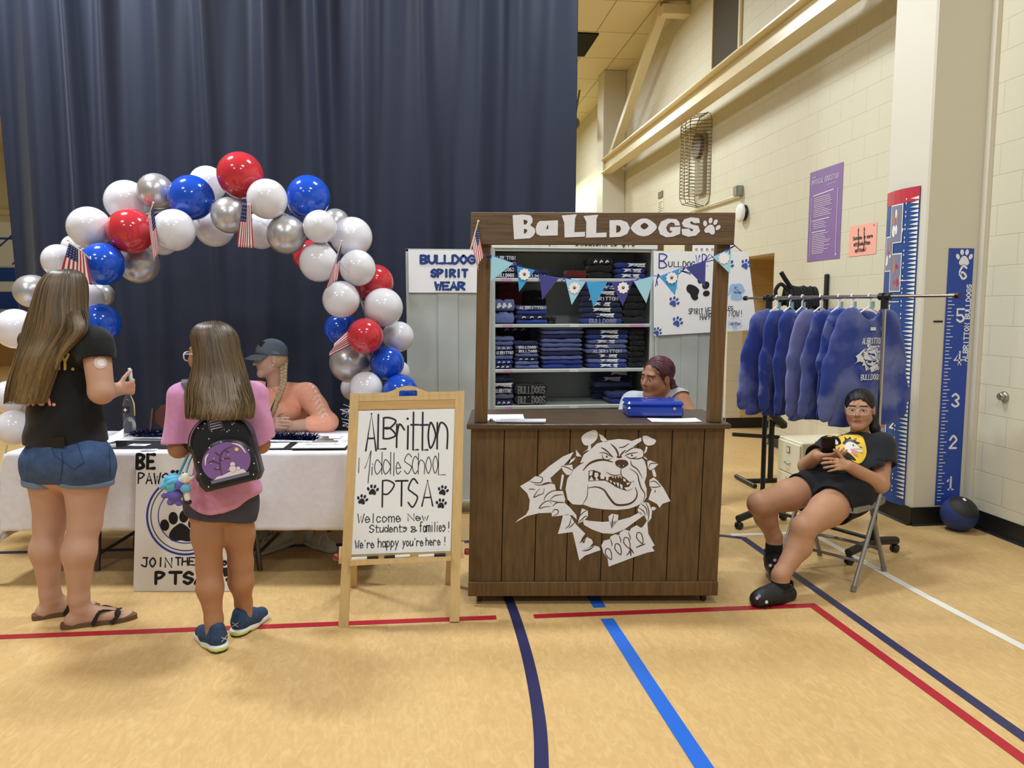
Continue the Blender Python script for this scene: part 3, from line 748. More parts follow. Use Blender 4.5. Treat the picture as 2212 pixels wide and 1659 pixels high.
# caged clock
t = thing('wall_clock', 'round wall clock with speaker panel inside a tall wire guard', 'clock', (XW, 10.36, 3.55)); WIRE = mat('wire_grey', (128, 112, 84), .4, .5); yw, zh, dp = .30, .62, .26
c = MB()
def hexa(z, s=1.0): return [(-.0, yw * s, z), (-dp * s, yw * .62 * s, z), (-dp * s, -yw * .62 * s, z), (-.0, -yw * s, z)]
for i in range(22):
    z = -zh * .78 + 1.56 * zh * i / 21; c.tube(hexa(z), .006, 5)
for yy, dd in ((yw, 0), (yw * .62, -dp), (0, -dp), (-yw * .62, -dp), (-yw, 0)): c.tube([(-.01, yy * .5, zh), (dd * .9, yy * .8, zh * .92), (dd, yy, zh * .78), (dd, yy, -zh * .78), (dd * .9, yy * .8, -zh * .92), (-.01, yy * .5, -zh)], .006, 5)
for s in (1, -1): c.tube([(-.01, .15, s * zh), (-.01, -.15, s * zh)], .006, 5); c.tube([(-dp * .9, .15, s * zh * .92), (-dp * .9, -.15, s * zh * .92)], .006, 5)
c.build('wire_guard', WIRE, t)
MB().box((-.03, 0, -.05), (.06, .3, .8), None, .01).build('speaker_panel', mat('putty', (168, 152, 124), .5), t)
MB().lathe([(.17, .06), (.175, .1), (.165, .11), (.155, .105)], (0, 0, .2), RX, 28).build('bezel', mat('brown_bezel', (92, 78, 60), .4), t)
MB().lathe([(.16, .095), (0, .096)], (0, 0, .2), RX, 28).build('dial', mat('clock_dial', (226, 222, 206), .25), t)
k = MB(); k.box((-.1, -.02, .225), (.004, .012, .09)); k.box((-.1, .04, .21), (.004, .1, .008)); k.build('hands', BLACKBASE, t)
# growth chart with photos on the pillar side
o = sheet('height_chart', 'tall blue and red height chart with photos curling on the pillar side', 'height chart', (XC - .003, 5.40, .12), (0, -1, 0), (0, 0, 1), .375, 2.27, mat('chart_blue', (46, 76, 138), .35), .002, .03, 8)
f = Flat((XC - .007, 5.40, .12), (0, -1, 0), (0, 0, 1)); f.warp = lambda u, v: (u, v, .03 * math.sin(PI * u / .375)); r9 = random.Random(9)
f.mat(0); f.rect(.0, 2.17, .375, 2.268, 6); f.rect(0, .62, .06, .72)
f.mat(1, 2)
for i in range(72):
    v = .05 + i * .03; big = i % 12 == 4; f.poly([(.37, v), (.37, v + .022), (.30 - (.02 if big else 0), v + .011)]); 
    if i % 3: f.rect(.26, v + .006, .268, v + .02)
for v, s in ((1.93, '7'), (1.58, '6'), (1.27, '5'), (.92, '3'), (.55, '2')): f.text(s, .21, v, .055, .035, .012)
f.mat(2, 2); 
for u, v, w_, h_ in ((.10, 1.90, .13, .26), (.03, 1.70, .10, .24), (.12, 1.55, .12, .26), (.02, 1.20, .11, .24), (.03, .95, .12, .2), (.02, .5, .14, .2), (.04, .22, .13, .2)):
    f.mat(1, 2); f.rect(u - .008, v - .008, u + w_ + .008, v + h_ + .008, 3)
    f.mat(2, 3); f.rect(u, v, u + w_, v + h_, 3)
    for q in range(6): f.mat(r9.choice((0, 1, 3)), 4); f.disc(u + w_ * r9.uniform(.2, .8), v + h_ * r9.uniform(.15, .85), w_ * r9.uniform(.08, .2), 8, h_ * r9.uniform(.06, .18))
f.mat(1, 3); f.stroke([(.24, 1.66), (.24, 1.62), (.3, 1.62)], .006); f.stroke([(.14, 1.45), (.14, 1.15)], .006); f.stroke([(.16, 1.4), (.16, 1.1)], .006); f.stroke([(.12, 1.47), (.24, 1.47)], .006)
f.build('printed_pictures', [mat('chart_red', (190, 48, 62), .4), mat('chart_white', (234, 232, 222), .5), mat('photo_grey', (128, 128, 150), .4), mat('photo_skin', (172, 128, 112), .5)], o)
# big blue ruler on the pillar face
RB = mat('ruler_blue', (40, 72, 166), .4); RW, RH = .188, 1.815
p0 = (3.643, YC0 - .002, .142); o = sheet('wall_ruler', 'tall blue foot ruler with white numbers one to six on the pillar face', 'height ruler', p0, (1, 0, 0), (0, 0, 1), RW, RH, RB, .003)
f = Flat((p0[0], YC0 - .0055, p0[2]), (1, 0, 0), (0, 0, 1)); f.mat(0); z0 = p0[2]
def tz(ft): return ft * .3048 - z0 + .012
for i in range(2, 67):
    z = .300 + .2985 * (i / 12 - 1) - z0
    if .02 < z < RH - .2: f.stroke([(.014, z), (.014 + (.046 if i % 3 == 0 else .026), z)], .0055)
def big_digit(f, s, u, v, h):
    w_ = h * .56; f.text(s, u - w_ / 2, v, h, w_, h * .17, align='l')
    if s == '1': f.rect(u - w_ * .45, v - h * .08, u + w_ * .5, v + h * .05)
    if s == '4': f.rect(u + w_ * .0, v - h * .08, u + w_ * .55, v + h * .05)
for n in range(1, 7): big_digit(f, str(n), .112, (.300 + .2985 * (n - 1) - z0) - .044, .088)
f.paw(.115, RH - .068, .062)
g2 = Flat((p0[0] + .182, YC0 - .0055, p0[2] + 1.03), (0, 0, 1), (-1, 0, 0)); g2.n = np.array([0, -1.0, 0]); g2.mat(0); g2.text('ALBRITTON BULLDOGS', 0, 0, .034, .022, .008, .0085)
f.mb.add(g2.mb.v, g2.mb.f); f.build('printed_marks', [mat('ruler_white', (232, 234, 240), .5)], o)
# small black dash on the pillar, wall stop, coat strap bracket
o = MB().box((3.592, YC0 - .003, 1.452), (.068, .004, .012)).build('tape_mark', BLACKBASE); tag(o, 'short black tape dash on the pillar beside the blue ruler', 'tape')
t = thing('wall_door_stop', 'round steel door stop on the block wall near the ruler', 'door stop', (XW, 4.66, .955)); CHR = mat('brushed_steel', (176, 172, 166), .28, .9)
MB().lathe([(.034, 0), (.036, .01), (.03, .022), (.02, .024)], R=RX).build('flange', CHR, t); MB().lathe([(.024, .02), (.026, .04), (.018, .05), (.014, .046), (0, .046)], R=RX).build('stop_cup', CHR, t)
o = MB().box((XW - .01, 4.38, .60), (.02, .05, .07), None, .004).build('wall_outlet', GREYM); tag(o, 'grey outlet plate low on the block wall past the door stop', 'outlet')
# ceiling panel, loudspeaker past the curtain
o = MB().box((2.62, 13.1, ZC - .01), (.62, 1.1, .03)).build('ceiling_panel_open', mat('void_black', (16, 14, 12), .9)); tag(o, 'black open tile hole in the ceiling with a fixture in it', 'ceiling opening')
MB().lathe([(.1, 0), (.13, -.06), (.09, -.1), (0, -.1)], (2.52, 13.2, ZC - .02)).build('fixture', mat('dim_glass', (140, 138, 110), .3), o)
t = thing('ceiling_speaker', 'grey horn loudspeaker under the ceiling past the curtain edge', 'loudspeaker', (3.1, 15.6, 4.95))
MB().lathe([(.05, 0), (.07, .12), (.2, .36), (.22, .37), (.2, .35), (.06, .13), (0, .13)], R=frame_from((.2, .5, .8))).build('horn', mat('horn_grey', (112, 108, 84), .5), t); MB().tube([(0, 0, 0), (.1, .1, .5), (.2, .2, 1.0)], .02).build('bracket', mat('horn_grey', (112, 108, 84), .5), t)
# ============================================================ wooden stall
def wood(name, c, scale=9, st=(6, 6, .5), amt=.22, rough=.5, bump=.25):
    return mat(name, c, rough, noise=(scale, amt, st), bump=(scale * 2, bump, st))
KW = wood('stained_wood', (92, 70, 41), 8, (5, 5, .8), .30); KT = wood('stained_top', (78, 60, 42), 8, (.8, 6, 5), .25, .32); KP = wood('post_wood', (100, 74, 42), 10, (8, 8, .4), .3)
KH = wood('header_wood', (98, 76, 52), 8, (.5, 5, 6), .22)
KO = np.array([.235, 3.865, 0.0]); KYAW = -.113; KL = 1.305; KD = .52; KR = rz(KYAW); LEAN = .022
kiosk = thing('market_stall', 'dark-stained wooden rolling stall with white bulldog cutout and lettered header', 'stall', KO, KYAW)
def lean(mb): mb.v = [(x + LEAN * z, y, z) for x, y, z in mb.v]; return mb
m = MB(); edges = [0, .172, .345, .51, .69, .86, 1.035, 1.20, KL]
for i in range(8): m.box(((edges[i] + edges[i + 1]) / 2, .009, .527), (edges[i + 1] - edges[i] - .0035, .018, .813), None, .0025)
lean(m).build('front_panel', KW, kiosk)
m = MB(); m.box((KL / 2, -.004, .088), (KL, .02, .075), None, .003); lean(m).build('base_board', KP, kiosk)
lean(MB().box((KL / 2, .024, .52), (KL - .02, .01, .80))).build('inner_panel', mat('inner_dark', (44, 32, 22), .8), kiosk)
for x in (.009, KL - .009): lean(MB().box((x, KD / 2 + .01, .5), (.018, KD - .02, .87), None, .002)).build('side_panel', KW, kiosk)
lean(MB().box((KL / 2, KD / 2, .075), (KL - .04, KD - .04, .03))).build('bottom_board', KW, kiosk)
lean(MB().box((KL / 2, KD / 2 - .008, .947), (KL + .04, KD + .05, .026), None, .004)).build('countertop', KT, kiosk)
for x in (.05, KL - .05): lean(MB().box((x, .045, 1.455), (.066, .062, .99), None, .004)).build('post', KP, kiosk)
lean(MB().box((KL / 2 - .012, .0, 1.94), (KL + .01, .03, .158), None, .003)).build('header_board', KH, kiosk)
m = MB()
for x in (.02, .1): m.tube([(x, .03, .972), (x + .008, .02, .972)], .009, 8)
lean(m).build('bolts', mat('zinc', (170, 170, 168), .3, .9), kiosk)
for x, y in ((.06, .05), (KL - .06, .05), (.06, KD - .06), (KL - .06, KD - .06)):
    c = MB(); c.lathe([(.024, -.012), (.027, -.008), (.027, .008), (.024, .012)], (x, y, .027), np.array([[0, 0, 1.0], [0, 1, 0], [-1, 0, 0]]), 16)
    o = c.build('caster', mat('caster_black', (28, 27, 27), .45), kiosk); MB().box((x, y, .052), (.034, .03, .02), None, .003).build('caster_fork', mat('zinc', (170, 170, 168), .3, .9), o)
ux, uy = KR @ V(1, 0, 0), nrm(KR @ V(LEAN, 0, 1))
CUTW = mat('white_vinyl', (226, 228, 236), .55, noise=(40, .03)); CUTB = mat('wood_gap', (78, 54, 30), .6)
# white bulldog cutout on the front panel
f = Flat(KO - KR @ V(0, .0015, 0), ux, uy).crop(980, 860, .28935)
DOGW, DOGB = [], []
def pw(*p, s=0): DOGW.append(p); f.mat(0); f.poly(f.c(*p), s)
def bl(w, *p, taper=True, lay=2): DOGB.append((w, p)); f.mat(1, lay); f.stroke([tuple(q) for q in spline(f.c(*p), 5)], w * .00068, taper)
pw((925, 310), (955, 280), (1005, 258), (1035, 262), (1047, 290), (1040, 325), (1005, 360), (960, 372), (935, 350), s=3)
pw((978, 372), (996, 364), (1000, 405), (965, 410), (935, 425), (975, 398)); pw((1055, 288), (1085, 300), (1125, 345), (1100, 352), (1070, 335))
pw((1125, 337), (1200, 328), (1270, 335), (1300, 346), (1370, 320), (1374, 346), (1312, 388), (1365, 400), (1388, 425), (1388, 460), (1378, 472), (1402, 500), (1416, 545), (1418, 605), (1404, 655), (1420, 705), (1422, 765), (1400, 800), (1350, 832), (1290, 851), (1200, 858), (1100, 851), (1010, 836), (950, 812), (920, 814), (870, 808), (832, 772), (815, 695), (826, 620), (862, 560), (905, 522), (935, 503), (920, 500), (945, 440), (1000, 398), (1042, 358), (1085, 347))
pw((1380, 315), (1410, 308), (1445, 325), (1482, 345), (1465, 375), (1425, 382), (1395, 365), s=3); pw((1408, 385), (1421, 395), (1412, 430), (1390, 445), (1402, 415))
pw((1390, 462), (1408, 470), (1425, 490), (1402, 480)); pw((1420, 500), (1440, 492), (1507, 520), (1470, 555), (1440, 568), (1425, 545)); pw((1455, 565), (1475, 560), (1490, 600), (1488, 620), (1468, 612))
pw((1440, 640), (1470, 620), (1500, 645), (1545, 700), (1600, 800), (1540, 820), (1520, 848), (1500, 820), (1435, 785), (1458, 710), (1440, 680)); pw((1460, 842), (1478, 840), (1495, 850), (1480, 870), (1460, 860))
pw((885, 400), (905, 425), (930, 455), (890, 450)); pw((888, 455), (872, 482), (835, 510), (850, 475)); pw((775, 520), (860, 512), (868, 545), (855, 590), (820, 588), (795, 560)); pw((785, 582), (802, 590), (784, 700), (772, 690))
pw((870, 418), (845, 465), (770, 545), (705, 605), (610, 590), (690, 520), (790, 450))
pw((475, 665), (540, 628), (590, 590), (640, 595), (700, 605), (712, 640), (735, 660), (745, 705), (795, 705), (815, 770), (810, 795), (850, 830), (900, 890), (905, 925), (870, 890), (800, 890), (745, 895), (718, 897), (715, 868), (620, 870), (530, 890), (445, 937), (470, 912), (525, 878), (545, 840), (550, 770), (530, 720))
pw((800, 892), (835, 875), (860, 900), (885, 940), (905, 965), (970, 1030), (945, 1065), (935, 1095), (985, 1055), (1020, 1075), (1030, 1100), (1005, 1130), (950, 1155), (1040, 1120), (1075, 1130), (1088, 1155), (1040, 1170), (970, 1195), (930, 1230), (915, 1170), (895, 1090), (875, 1015), (765, 1028), (785, 960))
pw((945, 922), (1000, 935), (1100, 945), (1200, 940), (1300, 915), (1380, 875), (1400, 905), (1330, 955), (1260, 1005), (1180, 1035), (1100, 1030), (1020, 1000), (960, 965))
for q in (((912, 955), (940, 840), (985, 858), (988, 900), (955, 935)), ((1140, 905), (1165, 885), (1215, 895), (1210, 940), (1165, 998), (1145, 940)), ((1355, 860), (1380, 805), (1420, 805), (1440, 812), (1465, 870), (1460, 925), (1435, 960), (1410, 908), (1375, 895))): pw(*q)
pw((1092, 1120), (1110, 1085), (1152, 1075), (1160, 1055), (1190, 1040), (1222, 1045), (1230, 1025), (1265, 1005), (1302, 1018), (1308, 1000), (1350, 975), (1385, 995), (1400, 985), (1430, 940), (1440, 1040), (1490, 1130), (1470, 1140), (1490, 1172), (1440, 1180), (1330, 1215), (1250, 1245), (1150, 1280), (1140, 1215), (1110, 1180))
# dark gaps drawn by the wood
f.mat(1, 2); f.poly(f.c((985, 560), (1020, 556), (1065, 572), (1090, 590), (1115, 612), (1160, 605), (1235, 605), (1265, 625), (1292, 652), (1322, 642), (1315, 700), (1280, 719), (1240, 707), (1190, 686), (1140, 652), (1110, 637), (1050, 635), (985, 639)))
f.poly(f.c((1180, 500), (1205, 484), (1250, 485), (1275, 500), (1276, 525), (1240, 547), (1225, 547), (1193, 530)), 3)
for x, y in ((1117, 457), (1305, 452)): p = f.c((x, y))[0]; f.disc(p[0], p[1], .0054)
f.mat(0, 3)
for x, y in ((1112, 452), (1308, 445), (1210, 528), (1243, 528)): p = f.c((x, y))[0]; f.disc(p[0], p[1], .0026)
for q in (((992, 563), (1015, 562), (1012, 590), (1000, 600), (990, 590)), ((1032, 574), (1055, 578), (1058, 600), (1042, 620), (1028, 600)), ((990, 634), (1005, 602), (1024, 632)), ((1035, 632), (1045, 612), (1063, 632)), ((1070, 600), (1085, 562), (1118, 538), (1110, 590), (1100, 625), (1076, 622)), ((1117, 590), (1138, 600), (1130, 640), (1115, 630)),
          ((1158, 606), (1172, 606), (1168, 622)), ((1178, 606), (1192, 606), (1186, 624)), ((1200, 606), (1214, 606), (1208, 622)), ((1220, 607), (1232, 607), (1230, 624)), ((1242, 622), (1262, 632), (1262, 648), (1247, 645)), ((1267, 656), (1300, 657), (1275, 675)), ((1140, 632), (1160, 640), (1155, 656)), ((1168, 646), (1186, 652), (1184, 674)), ((1192, 652), (1213, 656), (1208, 690)), ((1219, 662), (1240, 673), (1240, 702), (1225, 694)), ((1252, 692), (1290, 686), (1312, 642), (1321, 660), (1314, 698), (1275, 716))): f.poly(f.c(*q))
bl(6, (980, 662), (979, 740), (965, 780), (945, 808)); bl(16, (978, 690), (1040, 682), (1100, 705), (1140, 760), (1180, 808), (1220, 822), (1290, 815), (1335, 785), (1350, 740), (1335, 690))
bl(7, (1226, 545), (1226, 590), (1237, 606)); bl(7, (1225, 592), (1190, 600), (1150, 592), (1115, 572)); bl(17, (942, 558), (985, 510), (1040, 486), (1100, 482), (1165, 500))
bl(10, (1072, 388), (1110, 410), (1165, 464)); bl(7, (1062, 430), (1095, 428), (1140, 450), (1168, 466)); bl(7, (1082, 436), (1090, 470), (1120, 482), (1155, 470)); bl(13, (1145, 363), (1182, 400), (1202, 445), (1194, 462)); bl(12, (1258, 410), (1228, 440), (1214, 462)); bl(16, (1190, 462), (1210, 464), (1232, 462))
bl(8, (1382, 408), (1320, 395), (1270, 420), (1252, 437)); bl(8, (1252, 456), (1285, 440), (1350, 431)); bl(7, (1262, 458), (1300, 476), (1342, 462)); bl(8, (1390, 462), (1360, 478), (1290, 476)); bl(8, (1205, 392), (1242, 388), (1282, 363))
bl(8, (1298, 490), (1305, 525), (1350, 560), (1388, 625)); bl(9, (1290, 550), (1345, 590), (1362, 645), (1378, 695), (1408, 745), (1395, 800)); bl(7, (900, 522), (925, 505), (945, 498))
for q in (((590, 590), (640, 605), (630, 640), (580, 640), (545, 625)), ((580, 650), (620, 660), (690, 648), (712, 640)), ((655, 680), (650, 720), (615, 735), (580, 750), (600, 712), (625, 685)), ((735, 655), (680, 642), (625, 662)), ((795, 705), (720, 705), (670, 740), (655, 780)), ((700, 772), (740, 740), (800, 735)), ((812, 795), (760, 790), (700, 775)), ((715, 800), (690, 778), (650, 795), (622, 832), (670, 822), (710, 820)), ((722, 820), (750, 795), (800, 790)), ((718, 870), (735, 845), (762, 850), (760, 875), (725, 895)), ((540, 690), (560, 688), (590, 692)),
          ((905, 925), (940, 880), (985, 850)), ((915, 950), (960, 905), (985, 900)), ((1180, 890), (1170, 940), (1166, 995)), ((1380, 815), (1420, 850), (1430, 905)), ((1415, 805), (1440, 870), (1436, 955)), ((1362, 845), (1400, 870), (1415, 905)), ((820, 990), (850, 960), (862, 905)), ((845, 985), (870, 965), (890, 940)), ((1430, 545), (1450, 515), (1505, 520)), ((1445, 655), (1480, 650), (1525, 690)), ((1445, 690), (1480, 695), (1527, 688)), ((1482, 735), (1484, 712)), ((780, 520), (830, 535), (868, 560))): bl(7, *q)
for a in ((1170, 1130), (1235, 1105), (1305, 1085)): bl(7, (a[0] - 15, a[1] - 60), (a[0], a[1] - 25), a)
for x, y in ((1150, 1185), (1220, 1150), (1285, 1105), (1380, 1070)): bl(7, (x - 28, y - 5), (x - 22, y - 38), (x + 5, y - 34), (x + 20, y + 5), (x + 18, y + 42), (x - 10, y + 20), (x - 28, y - 5), taper=False)
for q in (((1280, 1200), (1305, 1170), (1305, 1140)), ((1305, 1140), (1335, 1185)), ((1308, 1150), (1315, 1205)), ((1350, 1142), (1390, 1125), (1420, 1115)), ((930, 1100), (950, 1080), (960, 1095), (975, 1055)), ((950, 1158), (1000, 1150), (1040, 1122))): bl(10, *q)
f.build('bulldog_cutout', [CUTW, CUTB], kiosk, world=True)
# header lettering
f = Flat(KO + KR @ V(0, -.0165, 0), ux, uy).crop(1000, 440, .29837)
def pl(*p, s=0): f.mat(0); f.poly(f.c(*p), s)
def ph(*p, s=0): f.mat(1); f.poly(f.c(*p), s)
pl((295, 88), (375, 85), (425, 93), (440, 115), (440, 140), (425, 165), (455, 185), (463, 212), (450, 240), (425, 258), (310, 263)); ph((375, 122), (400, 128), (405, 142), (392, 156), (378, 158)); ph((380, 188), (400, 194), (403, 206), (395, 218), (380, 224))
pl((490, 135), (625, 132), (625, 242), (500, 242), (472, 228), (463, 190), (474, 155)); ph((550, 163), (554, 165), (556, 194), (540, 194))
pl((650, 98), (760, 92), (748, 120), (745, 222), (822, 220), (822, 255), (675, 258), (670, 150)); pl((808, 105), (915, 98), (903, 130), (903, 230), (978, 228), (978, 262), (830, 263), (830, 150))
pl((997, 140), (1080, 140), (1125, 158), (1147, 200), (1128, 242), (1080, 262), (1000, 265)); ph((1047, 178), (1072, 182), (1083, 204), (1072, 226), (1048, 232))
pl((1152, 200), (1190, 152), (1240, 133), (1290, 145), (1342, 196), (1300, 246), (1250, 262), (1195, 247), s=3); ph((1222, 188), (1250, 165), (1280, 188), (1250, 212), s=3)
pl((1503, 165), (1482, 144), (1420, 138), (1370, 158), (1350, 205), (1365, 250), (1410, 273), (1460, 270), (1510, 250), (1512, 198), (1435, 200), (1435, 224), (1455, 230), (1440, 244), (1418, 232), (1408, 205), (1420, 178), (1445, 165), (1466, 172), (1472, 190), (1508, 190))
pl((1645, 140), (1585, 132), (1537, 146), (1520, 175), (1535, 200), (1600, 217), (1605, 228), (1590, 234), (1572, 214), (1520, 215), (1525, 256), (1570, 273), (1625, 265), (1655, 235), (1640, 195), (1592, 184), (1578, 172), (1590, 160), (1612, 176), (1652, 174))
f.mat(0); p = f.c((1733, 200))[0]; f.paw(p[0], p[1] - .004, .044, -.3)
f.build('header_lettering', [CUTW, CUTB], kiosk, world=True)

# things on the counter ------------------------------------------------
def kp(x, y, z): return KO + KR @ V(x + LEAN * z, y, z)
CZ = .9605
CB = mat('cashbox_blue', (26, 62, 168), .22, spec=.6, coat=.5)
t = thing('cash_box', 'blue metal cash box on the stall counter in front of the woman', 'cash box', kp(.985, .30, CZ), KYAW)
MB().box((0, 0, .029), (.30, .21, .058), None, .010).build('body', CB, t); MB().box((0, 0, .072), (.302, .212, .028), None, .011).build('lid', CB, t)
MB().tube(spline([V(-.045, 0, .085), V(-.04, 0, .092), V(0, 0, .094), V(.04, 0, .092), V(.045, 0, .085)], 3), .004, 6).build('handle', CB, t); MB().lathe([(.01, 0), (.01, .004), (0, .004)], (.1, -.106, .045), np.array([[1, 0, 0], [0, 0, -1.0], [0, 1, 0]])).build('lock', CHR, t)
PAPER = mat('bright_paper', (244, 244, 246), .6)
def paper(name, label, cat, x, y, w_, h_, a, z=CZ, curl=0.0, m=None, pos=None, n=6, th=.0014, grp=None, txt=True, seed=1):
    t = thing(name, label, cat, kp(x, y, z) if pos is None else pos, a, grp); vs = []; r = random.Random(seed)
    k = r.uniform(0, 3)
    for dz in (0, th):
        for i in range(n + 1):
            for j in range(2): u = (i / n - .5) * w_; vs.append((u, (j - .5) * h_, dz + curl * (abs(2 * i / n - 1) ** 2) * (1 if j else .6) + .0006 * math.sin(k + i)+.0006))
    q = 2 * (n + 1); fs = []
    for i in range(n): a_ = i * 2; fs += [[q + a_, q + a_ + 2, q + a_ + 3, q + a_ + 1], [a_, a_ + 1, a_ + 3, a_ + 2], [a_, a_ + 2, q + a_ + 2, q + a_], [a_ + 1, q + a_ + 1, q + a_ + 3, a_ + 3]]
    fs += [[0, q, q + 1, 1], [2 * n, 2 * n + 1, q + 2 * n + 1, q + 2 * n]]
    mesh_obj('sheet', vs, fs, m or PAPER, t)
    if txt:
        g = Flat((-w_ / 2, -h_ / 2, th + .0012), (1, 0, 0), (0, 1, 0)); g.warp = lambda u, v: (u, v, curl * abs(2 * u / w_ - 1) ** 2 * (.6 + .4 * v / h_)); g.mat(0); scribble(g, w_ * .1, w_ * .88, h_ * .85, 9, h_ * .08, .0022, r); g.build('print', [mat('print_grey', (150, 152, 170), .6)], t)
    return t
paper('flyer', 'white sheet of paper lying by the stall post nearest the easel', 'paper', .165, .20, .22, .22, KYAW + .02, seed=2)
paper('magazine', 'printed booklet with blue lower edge on the counter by the loose sheet', 'booklet', .255, .045, .26, .09, KYAW - .06, CZ + .004, .0, mat('booklet_print', (220, 220, 228), .35), seed=3, th=.006)
paper('order_form', 'white papers lying on the counter in front of the blue cash box', 'paper', 1.06, .09, .26, .12, KYAW + .03, curl=.002, seed=4)

# bunting across the stall front ---------------------------------------
bt = thing('bunting', 'string of blue triangle pennants tied across the front of the stall', 'bunting', KO, KYAW); BY = -.02
PC = {'l': mat('pennant_pale', (160, 214, 236), .6), 'm': mat('pennant_sky', (66, 164, 228), .6), 'n': mat('pennant_navy', (62, 66, 140), .6)}
BADGE = mat('badge_white', (244, 240, 246), .6); INK = mat('badge_ink', (20, 20, 24), .6)
PEN = [('l', (1045, 553), (1092, 570), (1043, 609), None), ('m', (1100, 577), (1139, 586), (1106, 632), (1116.5, 595)), ('n', (1149, 596), (1191, 605), (1156, 651), None), ('l', (1205, 606), (1249, 614), (1220, 663), (1225, 626.5)),
       ('m', (1250.5, 614), (1296, 615), (1268, 669.5), None), ('n', (1305, 617), (1351, 614), (1330, 668), (1330, 628.5)), ('l', (1353, 615), (1397, 604), (1381, 663), None), ('m', (1408, 606), (1450.6, 590), (1443, 647.5), (1434, 609.5)), ('n', (1464, 588), (1506.7, 574), (1506.5, 630.5), None), ('l', (1522, 566), (1561.7, 548), (1561, 604), (1546, 569.5))]
BO = KO + KR @ V(0, BY, 0); bf = Flat(BO, ux, uy); cord = []
for i, (c, a, b_, tip, bd) in enumerate(PEN):
    A, B, T = bf.px(*a), bf.px(*b_), bf.px(*tip); cord += [A, B]; g = MB(); nn = bf.n; tw = .012 * math.sin(i * 2.1)
    P3 = [bf.p3(*q) for q in (A, B, T)]; P3[2] = P3[2] - nn * tw * .5; P3[1] = P3[1] + nn * abs(tw) * .5
    g.add(P3 + [p - nn * .002 for p in P3], [[0, 2, 1], [3, 4, 5], [0, 1, 4, 3], [1, 2, 5, 4], [2, 0, 3, 5]]); o = g.build('pennant', PC[c], bt, world=True)
    if bd:
        q = bf.px(*bd); h = Flat(bf.O + nn * (.004 + abs(tw) * .3), ux, uy); h.mat(0); h.poly([(q[0] + math.cos(k * PI / 10 + .1) * (.0305 if k % 2 else .025), q[1] + math.sin(k * PI / 10 + .1) * (.0305 if k % 2 else .025)) for k in range(20)]); h.mat(1)
        if i != 9: h.paw(q[0], q[1], .009)
        h.build('badge', [BADGE, INK], o, world=True)
RIB = mat('blue_ribbon', (30, 50, 160), .25, .3); g = MB()
pts = [bf.p3(*bf.px(1030, 546))] + [bf.p3(*q) - bf.n * .003 for q in cord] + [bf.p3(*bf.px(1570, 543))]
g.tube(pts, .0022, 6); rr = random.Random(4)
for q in pts[1:-1:2] + [pts[-1]]:
    for k in range(3): g.tube([q, q + ux * rr.uniform(-.03, .03) + uy * rr.uniform(-.02, .015), q + ux * rr.uniform(-.05, .05) + uy * rr.uniform(-.05, -.005)], .0024, 5)
g.build('cord', RIB, bt, world=True)

# ============================================================ steel cabinet with stock
CG = mat('cabinet_grey', (184, 190, 186), .42, .0, noise=(6, .05)); CI = mat('cabinet_inside', (112, 108, 94), .55); DK = mat('cabinet_base_black', (20, 20, 20), .7)
cab = thing('storage_cabinet', 'tall grey steel cabinet with both doors open and shelves of folded clothes', 'cabinet', (0, 5.65, 0)); cx0, cx1, cd = .535, 1.765, .56
m = MB(); m.box((cx0 - .006, cd / 2, 1.05), (.012, cd, 1.9), None, .002); m.box((cx1 + .006, cd / 2, 1.05), (.012, cd, 1.9), None, .002); m.box(((cx0 + cx1) / 2, cd, 1.05), (cx1 - cx0, .012, 1.9)); m.box(((cx0 + cx1) / 2, cd / 2, 2.0), (cx1 - cx0 + .024, cd, .03), None, .003)
m.box((cx0 + .012, .01, 1.05), (.024, .02, 1.9), None, .002); m.box((cx1 - .012, .01, 1.05), (.024, .02, 1.9), None, .002); m.box(((cx0 + cx1) / 2, cd / 2, .10), (cx1 - cx0, cd, .02)); m.box(((cx0 + cx1) / 2, .02, 1.985), (cx1 - cx0, .02, .045))
m.build('body', CG, cab)
MB().box(((cx0 + cx1) / 2, cd / 2 + .01, .05), (cx1 - cx0, cd - .05, .10)).build('plinth', DK, cab)  # the cabinet's base is black in itself
SZ = [1.765, 1.425, 1.088, .812, .42]
for i, z in enumerate(SZ):
    s = MB(); s.box(((cx0 + cx1) / 2, cd / 2, z - .012), (cx1 - cx0 - .004, cd - .002, .024), None, .003); o = s.build('shelf', CG, cab)
    if i < 4:
        for u0, u1, c in ((cx0 + .07 + .01 * i, cx0 + .15, 0), (1.12, 1.19, 1), (cx1 - .18, cx1 - .07, 0)):
            if u0 > 1.3 and i > 1: continue
            g = Flat((0, -.0005, 0), (1, 0, 0), (0, 0, 1)); g.mat(0); g.rect(u0, z - .022, u1, z - .004); g.build('shelf_tape', [mat('pink_tape', (206, 138, 190), .6) if c == 0 else mat('pale_tape', (214, 216, 214), .6)], o)
